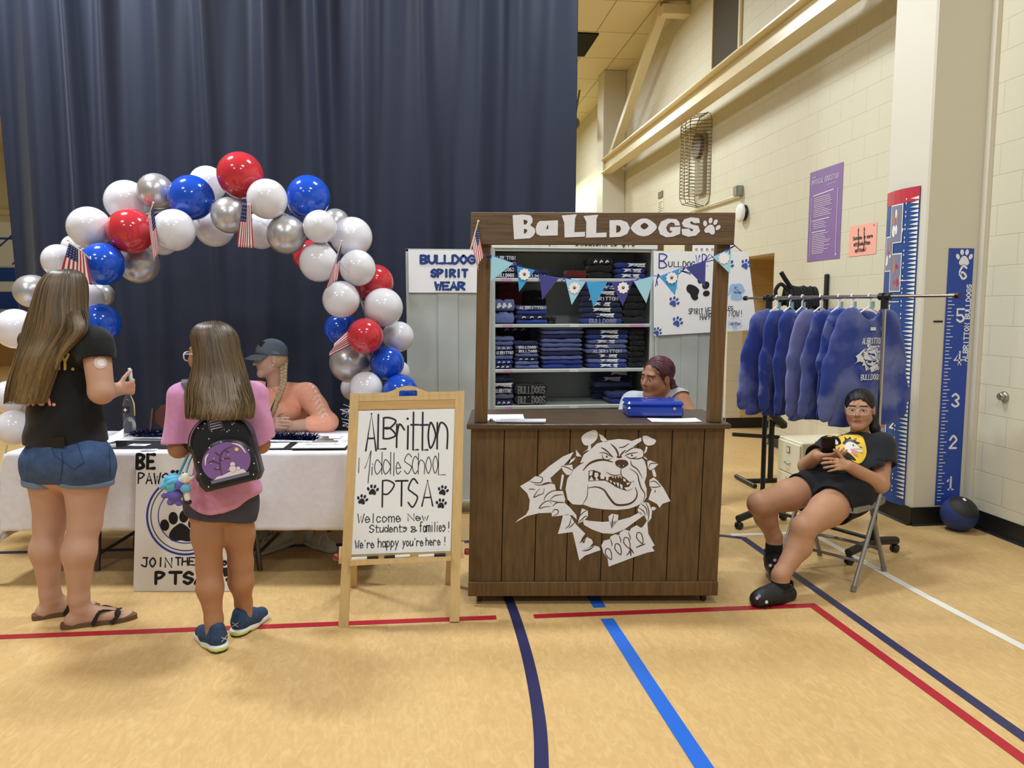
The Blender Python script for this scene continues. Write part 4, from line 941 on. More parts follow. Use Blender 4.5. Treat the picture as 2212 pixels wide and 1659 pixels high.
for nm, x0, x1 in (('left', -.092, cx0 - .014), ('right', cx1 + .014, 2.325)):
    d = MB(); d.box(((x0 + x1) / 2, -.012, 1.03), (x1 - x0, .02, 1.88), None, .003); w_ = x1 - x0
    for k in (.36, .62): d.box((x0 + w_ * k, -.024, 1.03), (.004, .004, 1.84)); 
    d.box((x0 + w_ * .49, -.025, 1.03), (w_ * .24, .006, 1.84), None, .002)
    for sx in (x0 + .01, x1 - .01): d.box((sx, -.026, 1.03), (.02, .01, 1.88), None, .002)
    for zz in (.10, 1.96): d.box(((x0 + x1) / 2, -.026, zz), (w_, .01, .02), None, .002)
    o = d.build('door', CG, cab)
    if nm == 'right': MB().lathe([(.03, 0), (.036, .004), (.03, .01), (.02, .012), (0, .012)], (x1 - .055, -.030, 1.055), np.array([[1, 0, 0], [0, 0, -1.0], [0, 1, 0]]) @ np.diag([1, 1.5, 1]), 20).build('handle', mat('handle_cream', (226, 200, 150), .3), o)
# price card along the top front
o = sheet('price_card', 'white price strip along the top edge of the steel cabinet', 'sign', (.535, 5.645, 1.985), (1, 0, 0), (0, 0, 1), 1.25, .105, mat('card_white', (226, 230, 226), .6))
f = Flat((.535, 5.641, 1.985), (1, 0, 0), (0, 0, 1)); f.mat(0); f.text('T shirts $5', .13, .028, .06, .03, .007, .009, slant=.05); f.text('Sweatshirts $10', .62, .02, .06, .028, .007, .008, slant=.05); f.build('lettering', [INK], o)
# spirit wear sign
fr = Flat((-.09, 5.612, 0), (1, 0, 0), (0, 0, 1)); a, b_ = fr.px(883, 632), fr.px(1040, 541)
o = sheet('spirit_sign', 'white paper sign with navy block letters taped on the cabinet door', 'sign', (-.09 + a[0], 5.612, a[1]), (1, 0, 0), (0, 0, 1), b_[0] - a[0], b_[1] - a[1], PAPER)
f = Flat((-.09, 5.6085, 0), (1, 0, 0), (0, 0, 1)).crop(860, 440, .18083); f.mat(0)
f.ctext('BULLDOG', 272, 712, 912, 622, .0185); f.ctext('SPIRIT', 400, 872, 825, 790, .0185); f.ctext('WEAR', 445, 1025, 790, 942, .0185)
f.build('lettering', [mat('sign_navy', (30, 62, 132), .55)], o)
# bulldog vibes poster
f = Flat((1.75, 5.60, 0), (1, 0, 0), (0, 0, 1)).crop(1400, 520, .16877)
q = f.c((70, 130), (1280, 146), (1392, 1140), (75, 1215)); g = MB(); P3 = [f.O + f.ux * u + f.uy * v for u, v in q]; 
g.add(P3 + [p + V(0, .003, 0) for p in P3], [[0, 3, 2, 1], [4, 5, 6, 7], [0, 1, 5, 4], [1, 2, 6, 5], [2, 3, 7, 6], [3, 0, 4, 7]]); o = g.build('sale_poster', PAPER); tag(o, 'hand-drawn white poster with blue paw prints hung on the open cabinet door', 'poster')
f.O = f.O + V(0, -.001, 0)
f.mat(0); f.cbox('B', 140, 170, 240, 348, .009)
f.mat(1, 1); 
for ch, x in zip('ULLDOG', (262, 330, 385, 445, 500, 555)): f.cbox(ch, x, 268, x + 45, 335, .0065)
f.mat(0, 1); f.cbox('V', 610, 190, 655, 310, .006); f.cbox("'", 655, 190, 665, 260, .006); f.cbox('P', 690, 175, 748, 345, .007); p = f.c((757, 322))[0]; f.disc(p[0], p[1], .004)
f.mat(2, 1)
for x, y, s, a in ((330, 785, 72, -.5), (375, 1040, 72, -.45), (118, 1165, 60, -.6), (1025, 300, 75, -.6), (1250, 305, 70, -.5), (960, 570, 60, -.5)):
    h = Flat(f.O, f.ux, f.uy); h.mat(0); p = f.c((x, y))[0]; h.paw(p[0], p[1], s * .00062 * .95, a); h.build('paw_print', [mat('paw_blue', (66, 88, 168), .6)], o)
f.mat(1, 1)
for x, y, rx, ry, a in ((670, 490, 36, 56, -.2), (738, 570, 44, 50, -.6), (745, 675, 44, 36, .2)): p = f.c((x, y))[0]; f.disc(p[0], p[1], rx * .00062, 16, ry * .00062, a)
f.poly(f.c((490, 600), (520, 560), (580, 570), (630, 600), (655, 640), (635, 700), (640, 740), (600, 765), (560, 740), (535, 680), (500, 650)), 3)
f.ctext('SPIRIT', 520, 940, 700, 870, .0052, wob=.04); f.ctext('WEAR', 730, 925, 900, 855, .0052, wob=.04); f.ctext('SALES', 925, 892, 1085, 838, .0052, wob=.04); f.ctext('HAPPENING', 665, 1008, 1000, 935, .0052, wob=.04); f.ctext('NOW!', 1035, 968, 1215, 890, .0052, wob=.04)
f.mat(3, 1); f.poly(f.c((1050, 570), (1090, 548), (1120, 556), (1175, 545), (1210, 570), (1240, 640), (1195, 690), (1215, 745), (1130, 765), (1052, 745), (1075, 650), (1018, 710))); f.poly(f.c((285, 470), (345, 440), (375, 470), (360, 500), (375, 610), (285, 645)))
f.mat(0, 2); f.stroke([tuple(p) for p in spline(f.c((1165, 640), (1110, 610), (1120, 590), (1150, 600)), 4)], .005, True)
f.mat(1, 2); f.ctext('Bulldogs', 1100, 672, 1190, 645, .002)
f.mat(4, 1); p = f.c((1110, 1065))[0]
for k in range(24): f.disc(p[0] + .055 * math.cos(k * PI / 12), p[1] + .045 * math.sin(k * PI / 12), .0035, 6)
f.paw(p[0] + .0, p[1] - .012, .03); f.mat(2, 2); f.ctext('Albritton', 1035, 1080, 1180, 1040, .003)
f.build('drawing', [mat('marker_blue', (42, 46, 150), .6), mat('marker_black', (26, 26, 34), .6), mat('paw_blue', (66, 88, 168), .6), mat('shirt_paint', (164, 196, 236), .6), mat('pale_logo', (176, 200, 232), .6)], o)
# brown frame standing behind the cabinet
t = thing('wooden_frame', 'brown wooden frame rising behind the open cabinet door', 'frame', (2.05, 6.1, 0))
for x in (0, .24): MB().box((x - .1, 0, 1.05), (.05, .05, 2.1 + .22 * (x > 0)), None, .003).build('post', KP, t)
MB().box((.02, 0, .4), (.4, .04, .06)).build('rail', KP, t)
o = sheet('photo_flyer', 'small printed flyer on the brown frame behind the cabinet door', 'flyer', (2.215, 6.07, 1.93), (1, 0, 0), (0, 0, 1), .22, .22, PAPER); f = Flat((2.215, 6.066, 1.93), (1, 0, 0), (0, 0, 1)); f.mat(0); f.rect(.0, .15, .2, .2); f.mat(1); [f.disc(.03 + .045 * k, .09, .012, 8) for k in range(4)]; f.build('print', [mat('flyer_blue', (120, 134, 170), .6), mat('flyer_red', (190, 150, 140), .6)], o)

# folded clothes ---------------------------------------------------------
SHC = {}
def shirt_mat(c, rough=.9): return mat('cloth_%d_%d_%d' % c, c, rough, noise=(60, .12), sheen=.2, bump=(120, .1))
PRINTW = mat('white_print', (222, 224, 230), .7)
def folded(name, label, group, c, w_, d_, h_, color, style, rng, yaw=0.0):
    """a garment folded into a soft rectangle: rolled front edge, creases, print on the front roll; c = middle of its underside"""
    t = thing(name, label, 'folded garment', c, yaw, group); n = 30; rings = []; k1, k2 = rng.uniform(0, 6), rng.uniform(0, 6); N = 14
    def ring(u):
        e = max(0.0, (abs(u) - .86) / .14); sc = math.sqrt(max(0.02, 1 - e * e)); pts = []
        for j in range(N):
            a = 2 * PI * j / N; ca, sa = math.cos(a), math.sin(a)
            y = math.copysign(abs(ca) ** .45, ca) * d_ / 2 * (.9 + .1 * sc); z = math.copysign(abs(sa) ** .62, sa) * h_ / 2 * sc
            z += h_ * .07 * math.sin(u * 5 + k1) * (1 if z > 0 else 0) + h_ * .05 * math.sin(u * 11 + k2 + a) * (z > 0)
            if ca < -.75: y += .006 * (1 - abs(sa) / .66 if abs(sa) < .66 else 0) * (1 + .6 * math.sin(u * 7 + k2)) 
            pts.append(V(u * w_ / 2, y + .006 * math.sin(u * 3 + k2), min(max(z, -h_ * .47), h_ * .49) + h_ / 2))
        return pts
    for i in range(n + 1): rings.append(ring(-1 + 2 * i / n))
    vs, fs = loft(rings); mesh_obj('fabric', vs, fs, shirt_mat(color), t, True)
    if style:
        g = Flat((0, -d_ / 2 - .003, h_ / 2), (1, 0, 0), (0, 0, 1)); g.mat(0)
        g.warp = lambda u, v: (u, v, -.012 * (abs(v) / (h_ * .5)) ** 3 - .002)
        if style == 'dog':
            o_ = rng.uniform(-.04, .04) * min(1, w_ / .3); a = [(o_ - .06, -h_ * .3), (o_ - .045, h_ * .1), (o_ - .065, h_ * .36), (o_ + .02, h_ * .33), (o_ + .085, h_ * .38), (o_ + .07, 0), (o_ + .08, -h_ * .36), (o_ + .02, -h_ * .28), (o_ - .015, -h_ * .1)]; g.poly(a); g.mat(1)
            for q in range(3): g.stroke([(o_ - .03 + q * .03, -h_ * .2), (o_ + .0 + q * .03, h_ * .22 - q * h_ * .1)], .005, True)
        elif style == 'text': g.text(rng.choice(('ALBRITTON', 'BULLDOGS')), 0, -h_ * .30, h_ * .6, min(.019, w_ * .095 - .006), .0055, .006, 'c')
        elif style == 'outline': g.text('BULLDOGS', 0, -h_ * .34, h_ * .68, .020, .009, .006, 'c'); g.mat(1); g.text('BULLDOGS', 0, -h_ * .34, h_ * .68, .020, .0035, .006, 'c')
        elif style == 'bits': [g.stroke([(u * w_, -h_ * .15), (u * w_ + w_ * .05, h_ * .1), (u * w_ + w_ * .1, -h_ * .05)], h_ * .22) for u in (-.3, -.05, .2)]
        g.build('printed_design', [PRINTW if style != 'outline' else mat('grey_print', (170, 170, 172), .7), shirt_mat(color)], t)
    return t
NV, RY, PW, BK, RDK, GY = (34, 42, 84), (34, 58, 140), (98, 110, 164), (22, 22, 26), (96, 22, 30), (98, 106, 130)
ORD = ('lowest', 'second up', 'third up', 'fourth up', 'fifth up', 'sixth up', 'seventh up', 'eighth up', 'ninth up', 'tenth up')
CNAME = {NV: 'navy', RY: 'royal blue', PW: 'periwinkle', BK: 'black', RDK: 'dark red', GY: 'slate blue'}
rs = random.Random(12)
def stack(desc, group, shelf, x0p, x1p, ytop, cols, styles, kind='shirt', dy=.0, dep=.26, yaw=0.0):
    z0 = SZ[shelf] + .0005; Yf = 5.69 + dy; x0, x1 = at(x0p, 700, Yf)[0], at(x1p, 700, Yf)[0]; zt = at((x0p + x1p) / 2, ytop, Yf)[2]; n = len(cols); h = (zt - z0) / n
    for i in range(n):
        c, st = cols[i], styles[i % len(styles)]; w_ = (x1 - x0) * rs.uniform(.93, 1.0)
        pos = 'topmost of' if i == n - 1 else ORD[i] + ' of'
        folded('folded_' + kind, '%s %s, %s %s' % (CNAME[c], kind, pos, desc), group, ((x0 + x1) / 2 + rs.uniform(-.006, .006), Yf + dep / 2 + rs.uniform(-.003, .003), z0 + i * h), w_, dep, h, c, st, rs, yaw + rs.uniform(-.03, .03))
S1, S2, S3, S4 = 'clothes on the top shelf', 'clothes on the second shelf', 'clothes on the third shelf', 'clothes on the fourth shelf'
stack('the lettered pile in the top shelf corner', S1, 0, 1066, 1118, 551, [NV, NV, PW, NV], ['text', 'text', 'bits', 'text'])
stack('the low pair mid top shelf', S1, 0, 1123, 1185, 582, [NV, NV], ['text', None])
stack('the small red pile on the top shelf', S1, 0, 1222, 1268, 583, [RDK], [None])
stack('the black pile on the top shelf', S1, 0, 1271, 1322, 557, [BK, BK, BK], [None, None, 'bits'])
stack('the printed pile at the top shelf end', S1, 0, 1328, 1396, 567, [RY, RY, RY], ['dog'])
stack('the thick pair in the second shelf corner', S2, 1, 1066, 1112, 646, [PW, PW], [None, 'bits'])
stack('the red pile back on the second shelf', S2, 1, 1076, 1130, 600, [RDK] * 7, [None], dy=.285, dep=.2)
stack('the leaning blue pile on the second shelf', S2, 1, 1115, 1186, 660, [RY, NV, RY, PW], [None, 'bits', None, 'text'])
stack('the black pile back on the second shelf', S2, 1, 1134, 1180, 626, [BK] * 4, [None], dy=.285, dep=.2)
stack('the flat pair mid second shelf', S2, 1, 1188, 1203, 684, [BK, BK], [None], dep=.2)
stack('the tall bulldog-print pile on the second shelf', S2, 1, 1258, 1346, 615, [RY, NV, NV, NV, NV, NV, NV], ['outline', 'dog', 'dog', 'dog', 'text', 'dog', 'dog'], dep=.24)
stack('the black pile at the end of the second shelf', S2, 1, 1350, 1392, 622, [BK, BK, BK, BK, BK], [None])
stack('the corner pile on the third shelf', S3, 2, 1066, 1110, 727, [NV, RY, PW, NV, PW, PW, PW], ['bits', 'bits', None, 'text', 'bits', None, None])
stack('the lettered pile on the third shelf', S3, 2, 1113, 1166, 738, [PW, PW, NV, PW, NV, PW, NV], [None, None, 'bits', None, 'text', 'text', None])
stack('the dark pile back on the third shelf', S3, 2, 1078, 1150, 704, [NV] * 6, [None, 'bits'], dy=.285, dep=.2)
stack('the tall plain pile on the third shelf', S3, 2, 1170, 1262, 704, [RY, RY, PW, NV, PW, PW, PW, NV, PW, PW], [None, None, None, None], 'sweatshirt')
stack('the bulldog-print pile on the third shelf', S3, 2, 1268, 1360, 712, [RY, PW, NV, PW, PW, PW, RY, NV], ['dog', 'dog', 'dog', 'text', 'dog', 'dog', 'dog', 'dog'], 'sweatshirt')
stack('the black pile at the end of the third shelf', S3, 2, 1364, 1394, 712, [BK] * 7, [None])
stack('the corner pile on the fourth shelf', S4, 3, 1066, 1110, 813, [NV, GY, NV, NV, NV], ['bits', None, 'text', 'dog', None])
stack('the black lettered pile on the fourth shelf', S4, 3, 1114, 1184, 832, [BK, BK], ['outline', 'outline'])
stack('the dim pile back on the fourth shelf', S4, 3, 1285, 1370, 800, [NV, NV, PW, NV, NV], [None, None, None, 'dog', 'dog'], dy=.285, dep=.2)
stack('the front pair at the fourth shelf end', S4, 3, 1318, 1396, 850, [RY, RY], ['dog'])
# ============================================================ table with white cloth
TYAW = -.114; TR = rz(TYAW); TO = V(-2.31, 4.553, 0); TL, TD, TH = 2.04, .74, .735
def tp(x, y, z=0.0): return TO + TR @ V(x, y, z)
tab = thing('folding_table', 'long folding table under the white cloth', 'table', TO, TYAW)
PLG = mat('table_plastic', (206, 204, 198), .5); LEGG = mat('leg_grey', (92, 92, 94), .35, .7)
MB().box((TL / 2, TD / 2, TH - .02), (TL, TD, .04), None, .01).build('tabletop', PLG, tab)
for x, s in ((.42, 1), (TL - .72, -1)):
    m = MB(); a, b = .14, TD - .14
    m.tube([(x + .06 * s, a, TH - .05), (x, a, .36), (x - .03 * s, a, .0)], .015, 10); m.tube([(x + .06 * s, b, TH - .05), (x, b, .36), (x - .03 * s, b, .0)], .015, 10); m.tube([(x - .02 * s, a, .1), (x - .02 * s, b, .1)], .011, 8); m.tube([(x - .005 * s, a, .34), (x - .005 * s, b, .34)], .011, 8); m.tube([(x, (a + b) / 2, .34), (x + .3 * s, (a + b) / 2, TH - .05)], .010, 8)
    m.build('leg', LEGG, tab)
def cloth():
    ov, of, ob = .50, .45, .07; nx, ny = 150, 60; vs = []; top = TH + .004
    for j in range(ny + 1):
        t = -of + (TD + of + ob) * j / ny
        for i in range(nx + 1):
            s = -ov + (TL + 2 * ov) * i / nx
            cs, ct = min(max(s, 0), TL), min(max(t, 0), TD); ds, dt = s - cs, t - ct; a, b = abs(ds), abs(dt)
            mx, mn = max(a, b), min(a, b); drop = mx + .42 * mn; x, y = cs, ct
            out = .012 + .02 * min(1, mx / .3) if mx > 0 else 0
            if a > 0: x += math.copysign(out + .14 * mn, ds)
            if b > 0: y += math.copysign(out + .12 * mn, dt)
            if b > a: y += math.copysign(min(1, b / .25) * (.008 * math.sin(s * 8.5 + 1) + .005 * math.sin(s * 21)) , dt)
            elif a > 0: x += math.copysign(min(1, a / .25) * (.012 * math.sin(t * 11) + .006 * math.sin(t * 25)), ds)
            r = min(mx, .02); z = top - (drop - r * .4) if mx > 0 else top
            vs.append((x, y, z + .0012 * math.sin(s * 13) * math.sin(t * 9)))
    fs = [[j * (nx + 1) + i, j * (nx + 1) + i + 1, (j + 1) * (nx + 1) + i + 1, (j + 1) * (nx + 1) + i] for j in range(ny) for i in range(nx)]
    o = mesh_obj('tablecloth', vs, fs, mat('white_cloth', (228, 228, 236), .85, noise=(30, .04), bump=(9, .25)), None, True); o.location = tuple(TO); o.rotation_euler = (0, 0, TYAW)
    s = o.modifiers.new('thick', 'SOLIDIFY'); s.thickness = .002; s.offset = 1
    tag(o, 'white paper-like cloth draped over the long folding table', 'tablecloth')
cloth()
ZT = TH + .0085
def tpos(px, py): p = atz(px, py, ZT); return p
# hand-lettered membership poster leaning on the table front
PB0, PB1 = V(-1.572, 4.275, .002), V(-1.0, 4.21, .002); pn = nrm(V(.0, .115, .74)); pux = nrm(PB1 - PB0); pw_ = np.linalg.norm(PB1 - PB0); puy = nrm(pn - pux * (pn @ pux))
o = sheet('membership_poster', 'tall white lettered poster with ringed paw print leaning on the table front', 'poster', PB0, pux, puy, pw_, .75, PAPER, .006)
f = Flat(PB0 + np.cross(pux, puy) * .0065, pux, puy).crop(0, 900, .30143); f.mat(0)
f.cbox('B', 982, 272, 1032, 370, .019); f.cbox('E', 1058, 272, 1108, 370, .019); f.ctext('PAWS', 990, 478, 1208, 405, .008, wob=.03); f.ctext('itive', 1235, 475, 1400, 405, .008)
for x, y in ((1240, 395), (1275, 395)): p = f.c((x, y))[0]; f.disc(p[0], p[1], .013, 14, .010)
f.crop(280, 980, .28333); c0 = f.px(402, 1113); k = abs(f.px(402 + 84, 1113)[0] - c0[0]) / 84
def ring(r, w, seg=60): f.stroke([(c0[0] + math.cos(a) * r * k, c0[1] + math.sin(a) * r * k) for a in np.linspace(0, 2 * PI, seg)], w)
f.mat(1, 1); ring(84, .011); ring(60, .005); f.mat(0); ring(76, .005)
for x, y, rx, ry, a in ((268, 545, 34, 44, .2), (333, 492, 36, 48, .1), (415, 478, 36, 48, -.1), (480, 530, 34, 44, -.2)): p = f.c((x, y))[0]; f.disc(p[0], p[1], rx * .2833 * k, 18, ry * .2833 * k, a)
f.poly(f.c((300, 625), (320, 580), (360, 545), (390, 530), (425, 545), (465, 585), (485, 630), (465, 665), (430, 668), (390, 660), (350, 668), (315, 660)), 3)
f.ctext('JOIN', 92, 862, 322, 795, .0085, wob=.05); f.ctext('THE', 350, 848, 495, 792, .0085, wob=.05); f.ctext('Dogs', 610, 850, 740, 800, .0085)
for ch, x0, x1 in (('P', 200, 262), ('T', 305, 395), ('S', 415, 480), ('A', 500, 580)): f.cbox(ch, x0, 905, x1, 990, .017)
q = f.c((705, 870), (745, 868), (750, 935), (718, 938)); f.poly(q); p = f.c((745, 960))[0]; f.disc(p[0], p[1], .011)
f.build('lettering', [INK, mat('marker_royal', (40, 62, 170), .6)], o)

# things on the table -----------------------------------------------------
def clear_mat():
    if 'clear_plastic' in MATS: return MATS['clear_plastic']
    m = mat('clear_plastic', (236, 240, 246), .05, trans=.96, ior=1.2); return m
p = atz(281, 934, ZT); t = thing('water_bottle', 'clear water bottle with dark cross label standing on the table', 'bottle', p)
MB().lathe([(.0, .002), (.034, .002), (.037, .01), (.037, .15), (.036, .185), (.028, .215), (.016, .245), (.0135, .25), (.0135, .27)]).build('shell', clear_mat(), t)
MB().lathe([(0, .268), (.016, .268), (.016, .285), (0, .286)]).build('cap', BLACKBASE, t)
MB().lathe([(0, .006), (.0335, .006), (.0345, .02), (.0345, .105), (0, .105)]).build('water', mat('water', (200, 214, 230), .05, trans=.9, ior=1.33), t)
m = MB(); n = 14; vs = []
for k in range(n + 1): a = -PI * .86 + PI * .5 * k / n; vs += [(.0378 * math.cos(a), .0378 * math.sin(a), .13), (.0378 * math.cos(a), .0378 * math.sin(a), .175)]
m.add(vs, [[2 * k, 2 * k + 2, 2 * k + 3, 2 * k + 1] for k in range(n)], True); o = m.build('label', mat('label_maroon', (44, 20, 26), .5), t)
f = Flat((-.008, -.0405, .152), (1, 0, 0), (0, 0, 1)); f.mat(0); f.stroke([(-.011, 0), (.011, 0)], .006, cap=False); f.stroke([(0, -.012), (0, .012)], .006, cap=False); f.build('cross', [PAPERW], o)
# navy tinsel garlands
TIN = mat('navy_tinsel', (18, 24, 66), .25, .5); PT = mat('tinsel_glint', (150, 160, 190), .15, .9)
def tinsel(name, label, a, b, n, r, seed, mats=(TIN, PT), fr=.03):
    rr = random.Random(seed); m = MB(); a, b = np.array(a), np.array(b); mid = (a + b) / 2
    for i in range(n):
        c = a + (b - a) * rr.random(); d = nrm([rr.gauss(0, 1), rr.gauss(0, 1), abs(rr.gauss(0, .8))]); l = r * rr.uniform(.6, 1.3); s = nrm(np.cross(d, [rr.gauss(0, 1), rr.gauss(0, 1), .3])) * .0022
        c = c + V(0, 0, .002); e = c + d * l; e[2] = max(e[2], ZT + .002); k = c + d * l * .5 + V(0, 0, l * .2); m.m = 1 if rr.random() < fr else 0
        m.add([c - s, c + s, k + s, k - s, e], [[0, 1, 2, 3], [3, 2, 4]])
    o = m.build(name, list(mats)); return tag(o, label, 'garland')
tinsel('tinsel_garland', 'navy tinsel garland lying on the table before the woman in the cap', tp(1.12, .33, ZT + .012), tp(1.66, .26, ZT + .012), 1300, .06, 3)
tinsel('tinsel_garland', 'navy tinsel garland behind the curled papers near the water bottle', tp(.52, .40, ZT + .012), tp(1.0, .38, ZT + .012), 1300, .06, 4)
DKM = mat('black_felt', (20, 20, 24), .8)
paper('table_mat', 'black mat on the table under the small cards', 'mat', 0, 0, .52, .26, TYAW, pos=tp(.70, .20, ZT + .0005), m=DKM, txt=False)
paper('display_board', 'black backing sheet under the sign-up papers on the table', 'mat', 0, 0, .62, .23, TYAW, pos=tp(1.52, .15, ZT + .0005), m=DKM, txt=False)
paper('info_card', 'white card on the black mat beside the jar', 'card', 0, 0, .10, .06, TYAW + .2, pos=tp(.82, .22, ZT + .004), seed=5)
paper('info_card', 'white card on the black mat nearest the curled papers', 'card', 0, 0, .11, .06, TYAW - .15, pos=tp(.66, .17, ZT + .004), seed=6)
paper('info_card', 'white card at the table edge above the lettered poster', 'card', 0, 0, .08, .05, TYAW + .1, pos=tp(.78, .03, ZT + .0005), seed=7)
paper('paper_stack', 'stack of white papers with the top sheet curling up beside the woman in black', 'paper', 0, 0, .22, .24, TYAW + .5, pos=tp(.40, .16, ZT + .0005), seed=8, th=.02)
paper('loose_form', 'white form curling up on top of the paper stack', 'paper', 0, 0, .24, .22, TYAW + .45, pos=tp(.43, .18, ZT + .0245), curl=.05, seed=9)
paper('signup_sheet', 'white sign-up sheets on the table beside the pink shirt', 'paper', 0, 0, .26, .16, TYAW + .05, pos=tp(1.40, .13, ZT + .004), seed=10, th=.004)
paper('far_form', 'white form on the table in front of the coral shirt sleeve', 'paper', 0, 0, .24, .10, TYAW, pos=tp(1.66, .45, ZT + .001), seed=11)
t = thing('clipboard', 'clipboard with silver clip and white paper next to the easel', 'clipboard', tp(1.74, .12, ZT + .004), TYAW + .03)
MB().box((0, 0, .004), (.31, .20, .005), None, .002).build('board', BLACKBASE, t); MB().box((-.005, -.008, .008), (.30, .17, .003)).build('papers', PAPER, t)
g = Flat((-.155, -.093, .0098), (1, 0, 0), (0, 1, 0)); g.mat(0); g.text('Opportunities', .05, .10, .022, .017, .003, .003, slant=.3); scribble(g, .05, .25, .075, 3, .022, .003, random.Random(3)); g.build('print', [INK], t)
m = MB(); m.box((0, .088, .014), (.15, .02, .01), None, .004); m.prism([(-.06, 0), (.06, 0), (.045, .012), (.022, .016), (.018, .030), (-.018, .030), (-.022, .016), (-.045, .012)], .002, (0, .086, .016), (1, 0, 0), nrm(V(0, .35, 1))); m.build('clip', CHR, t)
# jar of trinkets, ribbon centrepiece
t = thing('plastic_jar', 'clear jar of grey trinkets on the table behind the pink sleeve', 'jar', tp(.93, .31, ZT))
MB().lathe([(0, .002), (.062, .002), (.066, .012), (.066, .12), (.058, .14)]).build('shell', clear_mat(), t); MB().tube(spline([V(-.064, 0, .11), V(-.10, 0, .10), V(-.10, 0, .05), V(-.065, 0, .03)], 4), .005, 6).build('handle', mat('frosted', (190, 194, 206), .3), t)
rr = random.Random(2)
m = MB()
for k in range(46): a, q = rr.uniform(0, 6.28), rr.uniform(0, .048); m.box((q * math.cos(a), q * math.sin(a), rr.uniform(.015, .165)), (.026, .02, .014), np.array(Euler((rr.uniform(0, 3), rr.uniform(0, 3), 0)).to_matrix()), .003)
o = m.build('trinkets', mat('trinket_grey', (98, 100, 124), .3, .2), t); o['kind'] = 'stuff'
t = thing('centrepiece', 'red can with silver foil ribbons on the table beside the easel', 'centrepiece', tp(1.885, .35, ZT))
MB().lathe([(0, .0), (.032, .0), (.034, .01), (.034, .12), (.03, .13), (0, .13)]).build('can', mat('can_red', (190, 40, 50), .35), t)
m = MB()
for k in range(60):
    d = nrm([rr.gauss(0, 1), rr.gauss(0, 1), rr.uniform(-.2, 1)]); c = V(0, 0, rr.uniform(.05, .17)); e = c + d * rr.uniform(.05, .10); m.tube([c, (c + e) / 2 + V(0, 0, .015), e], .002, 4)
m.build('foil_ribbons', mat('foil', (200, 204, 214), .15, .9), t)
MB().tube([(.01, 0, .12), (-.005, 0, .2), (.0, 0, .22)], .012, 8).build('foil_top', mat('foil', (200, 204, 214), .15, .9), t)

# ============================================================ easel sign
EO = V(-.386, 3.650, 0); eux = nrm(V(.541, -.012, 0)); eup = nrm(V(.028, .195, 1.12)); EN = np.cross(eux, eup)
PINE = wood('pine', (208, 178, 124), 8, (6, 6, .5), .08, .45, .08); ez = thing('easel', 'light wooden folding easel with a hand-lettered whiteboard', 'easel', EO)
f = Flat(EO, eux, eup).crop(680, 820, .33748)
def pr(nm, poly, t0, t1, m, par=ez):
    g = MB(); g.prism(f.c(*poly), t1 - t0, EO + EN * t0, eux, eup); return g.build(nm, m, par, world=True)
pr('stile', ((195, 85), (252, 88), (213, 1590), (150, 1590)), -.02, .0, PINE); pr('stile', ((870, 88), (928, 85), (925, 1565), (863, 1565)), -.02, .0, PINE)
arch = [(252, 92), (430, 86), (470, 74), (510, 56), (545, 48), (575, 46), (610, 53), (645, 70), (690, 88), (872, 90)]
pr('top_rail', arch + [(872, 112), (626, 112), (626, 82), (614, 76), (520, 76), (508, 82), (508, 112), (252, 112)], -.018, -.002, PINE); pr('top_rail', ((252, 112.5), (872, 112.5), (872, 140), (252, 140)), -.018, -.002, PINE); pr('cross_rail', ((250, 141), (870, 141), (870, 196), (250, 196)), -.016, -.004, wood('pine_dark', (196, 160, 104), 8, (.5, 6, 6), .12, .45, .08))
pr('whiteboard', ((250, 200), (869, 200), (860, 1112), (225, 1122)), -.012, -.005, mat('whiteboard', (238, 241, 244), .22, spec=.5)); pr('tray_rail', ((220, 1150), (862, 1142), (862, 1166), (220, 1186)), -.03, .035, PINE)
pr('cross_rail', ((225, 1122), (860, 1112), (862, 1142), (220, 1150)), -.016, -.006, wood('pine_dark', (196, 160, 104), 8, (.5, 6, 6), .12, .45, .08))
for s, a in ((0, (168, 180)), (1, (905, 920))):
    x = f.c((232 if s == 0 else 885, 150))[0]; A = EO + eux * x[0] + eup * x[1] - EN * .03; B = atz(764 if s == 0 else 968, 1268 if s == 0 else 1262, 0.0)
    MB().bar(A, B, .034, .018, EN).build('rear_leg', PINE, ez, world=True)
for px, py in ((722, 1205), (1006, 1199)):
    u = f.px(px, py); sg = -1 if px < 800 else 1; c = EO + eux * (u[0] - sg * .022) + eup * u[1] - EN * .03
    g = MB(); g.prism([(-.018, -.03), (.018, -.03), (.02, .0), (.008, .05), (-.008, .05), (-.02, 0)], .018, c - eux * .009, -EN, eup); o = g.build('hinge_block', PINE, ez, world=True)
    MB().ball(c + eux * sg * .022, .017).build('knob', mat('knob_red', (134, 24, 34), .2, coat=.6), o, world=True) if False else MB().ball(c + eux * sg * .022, .017).build('knob', mat('knob_red', (134, 24, 34), .2, coat=.6), ez, world=True)
g = Flat(EO - EN * .0048, eux, eup).crop(680, 820, .33748); g.mat(0)
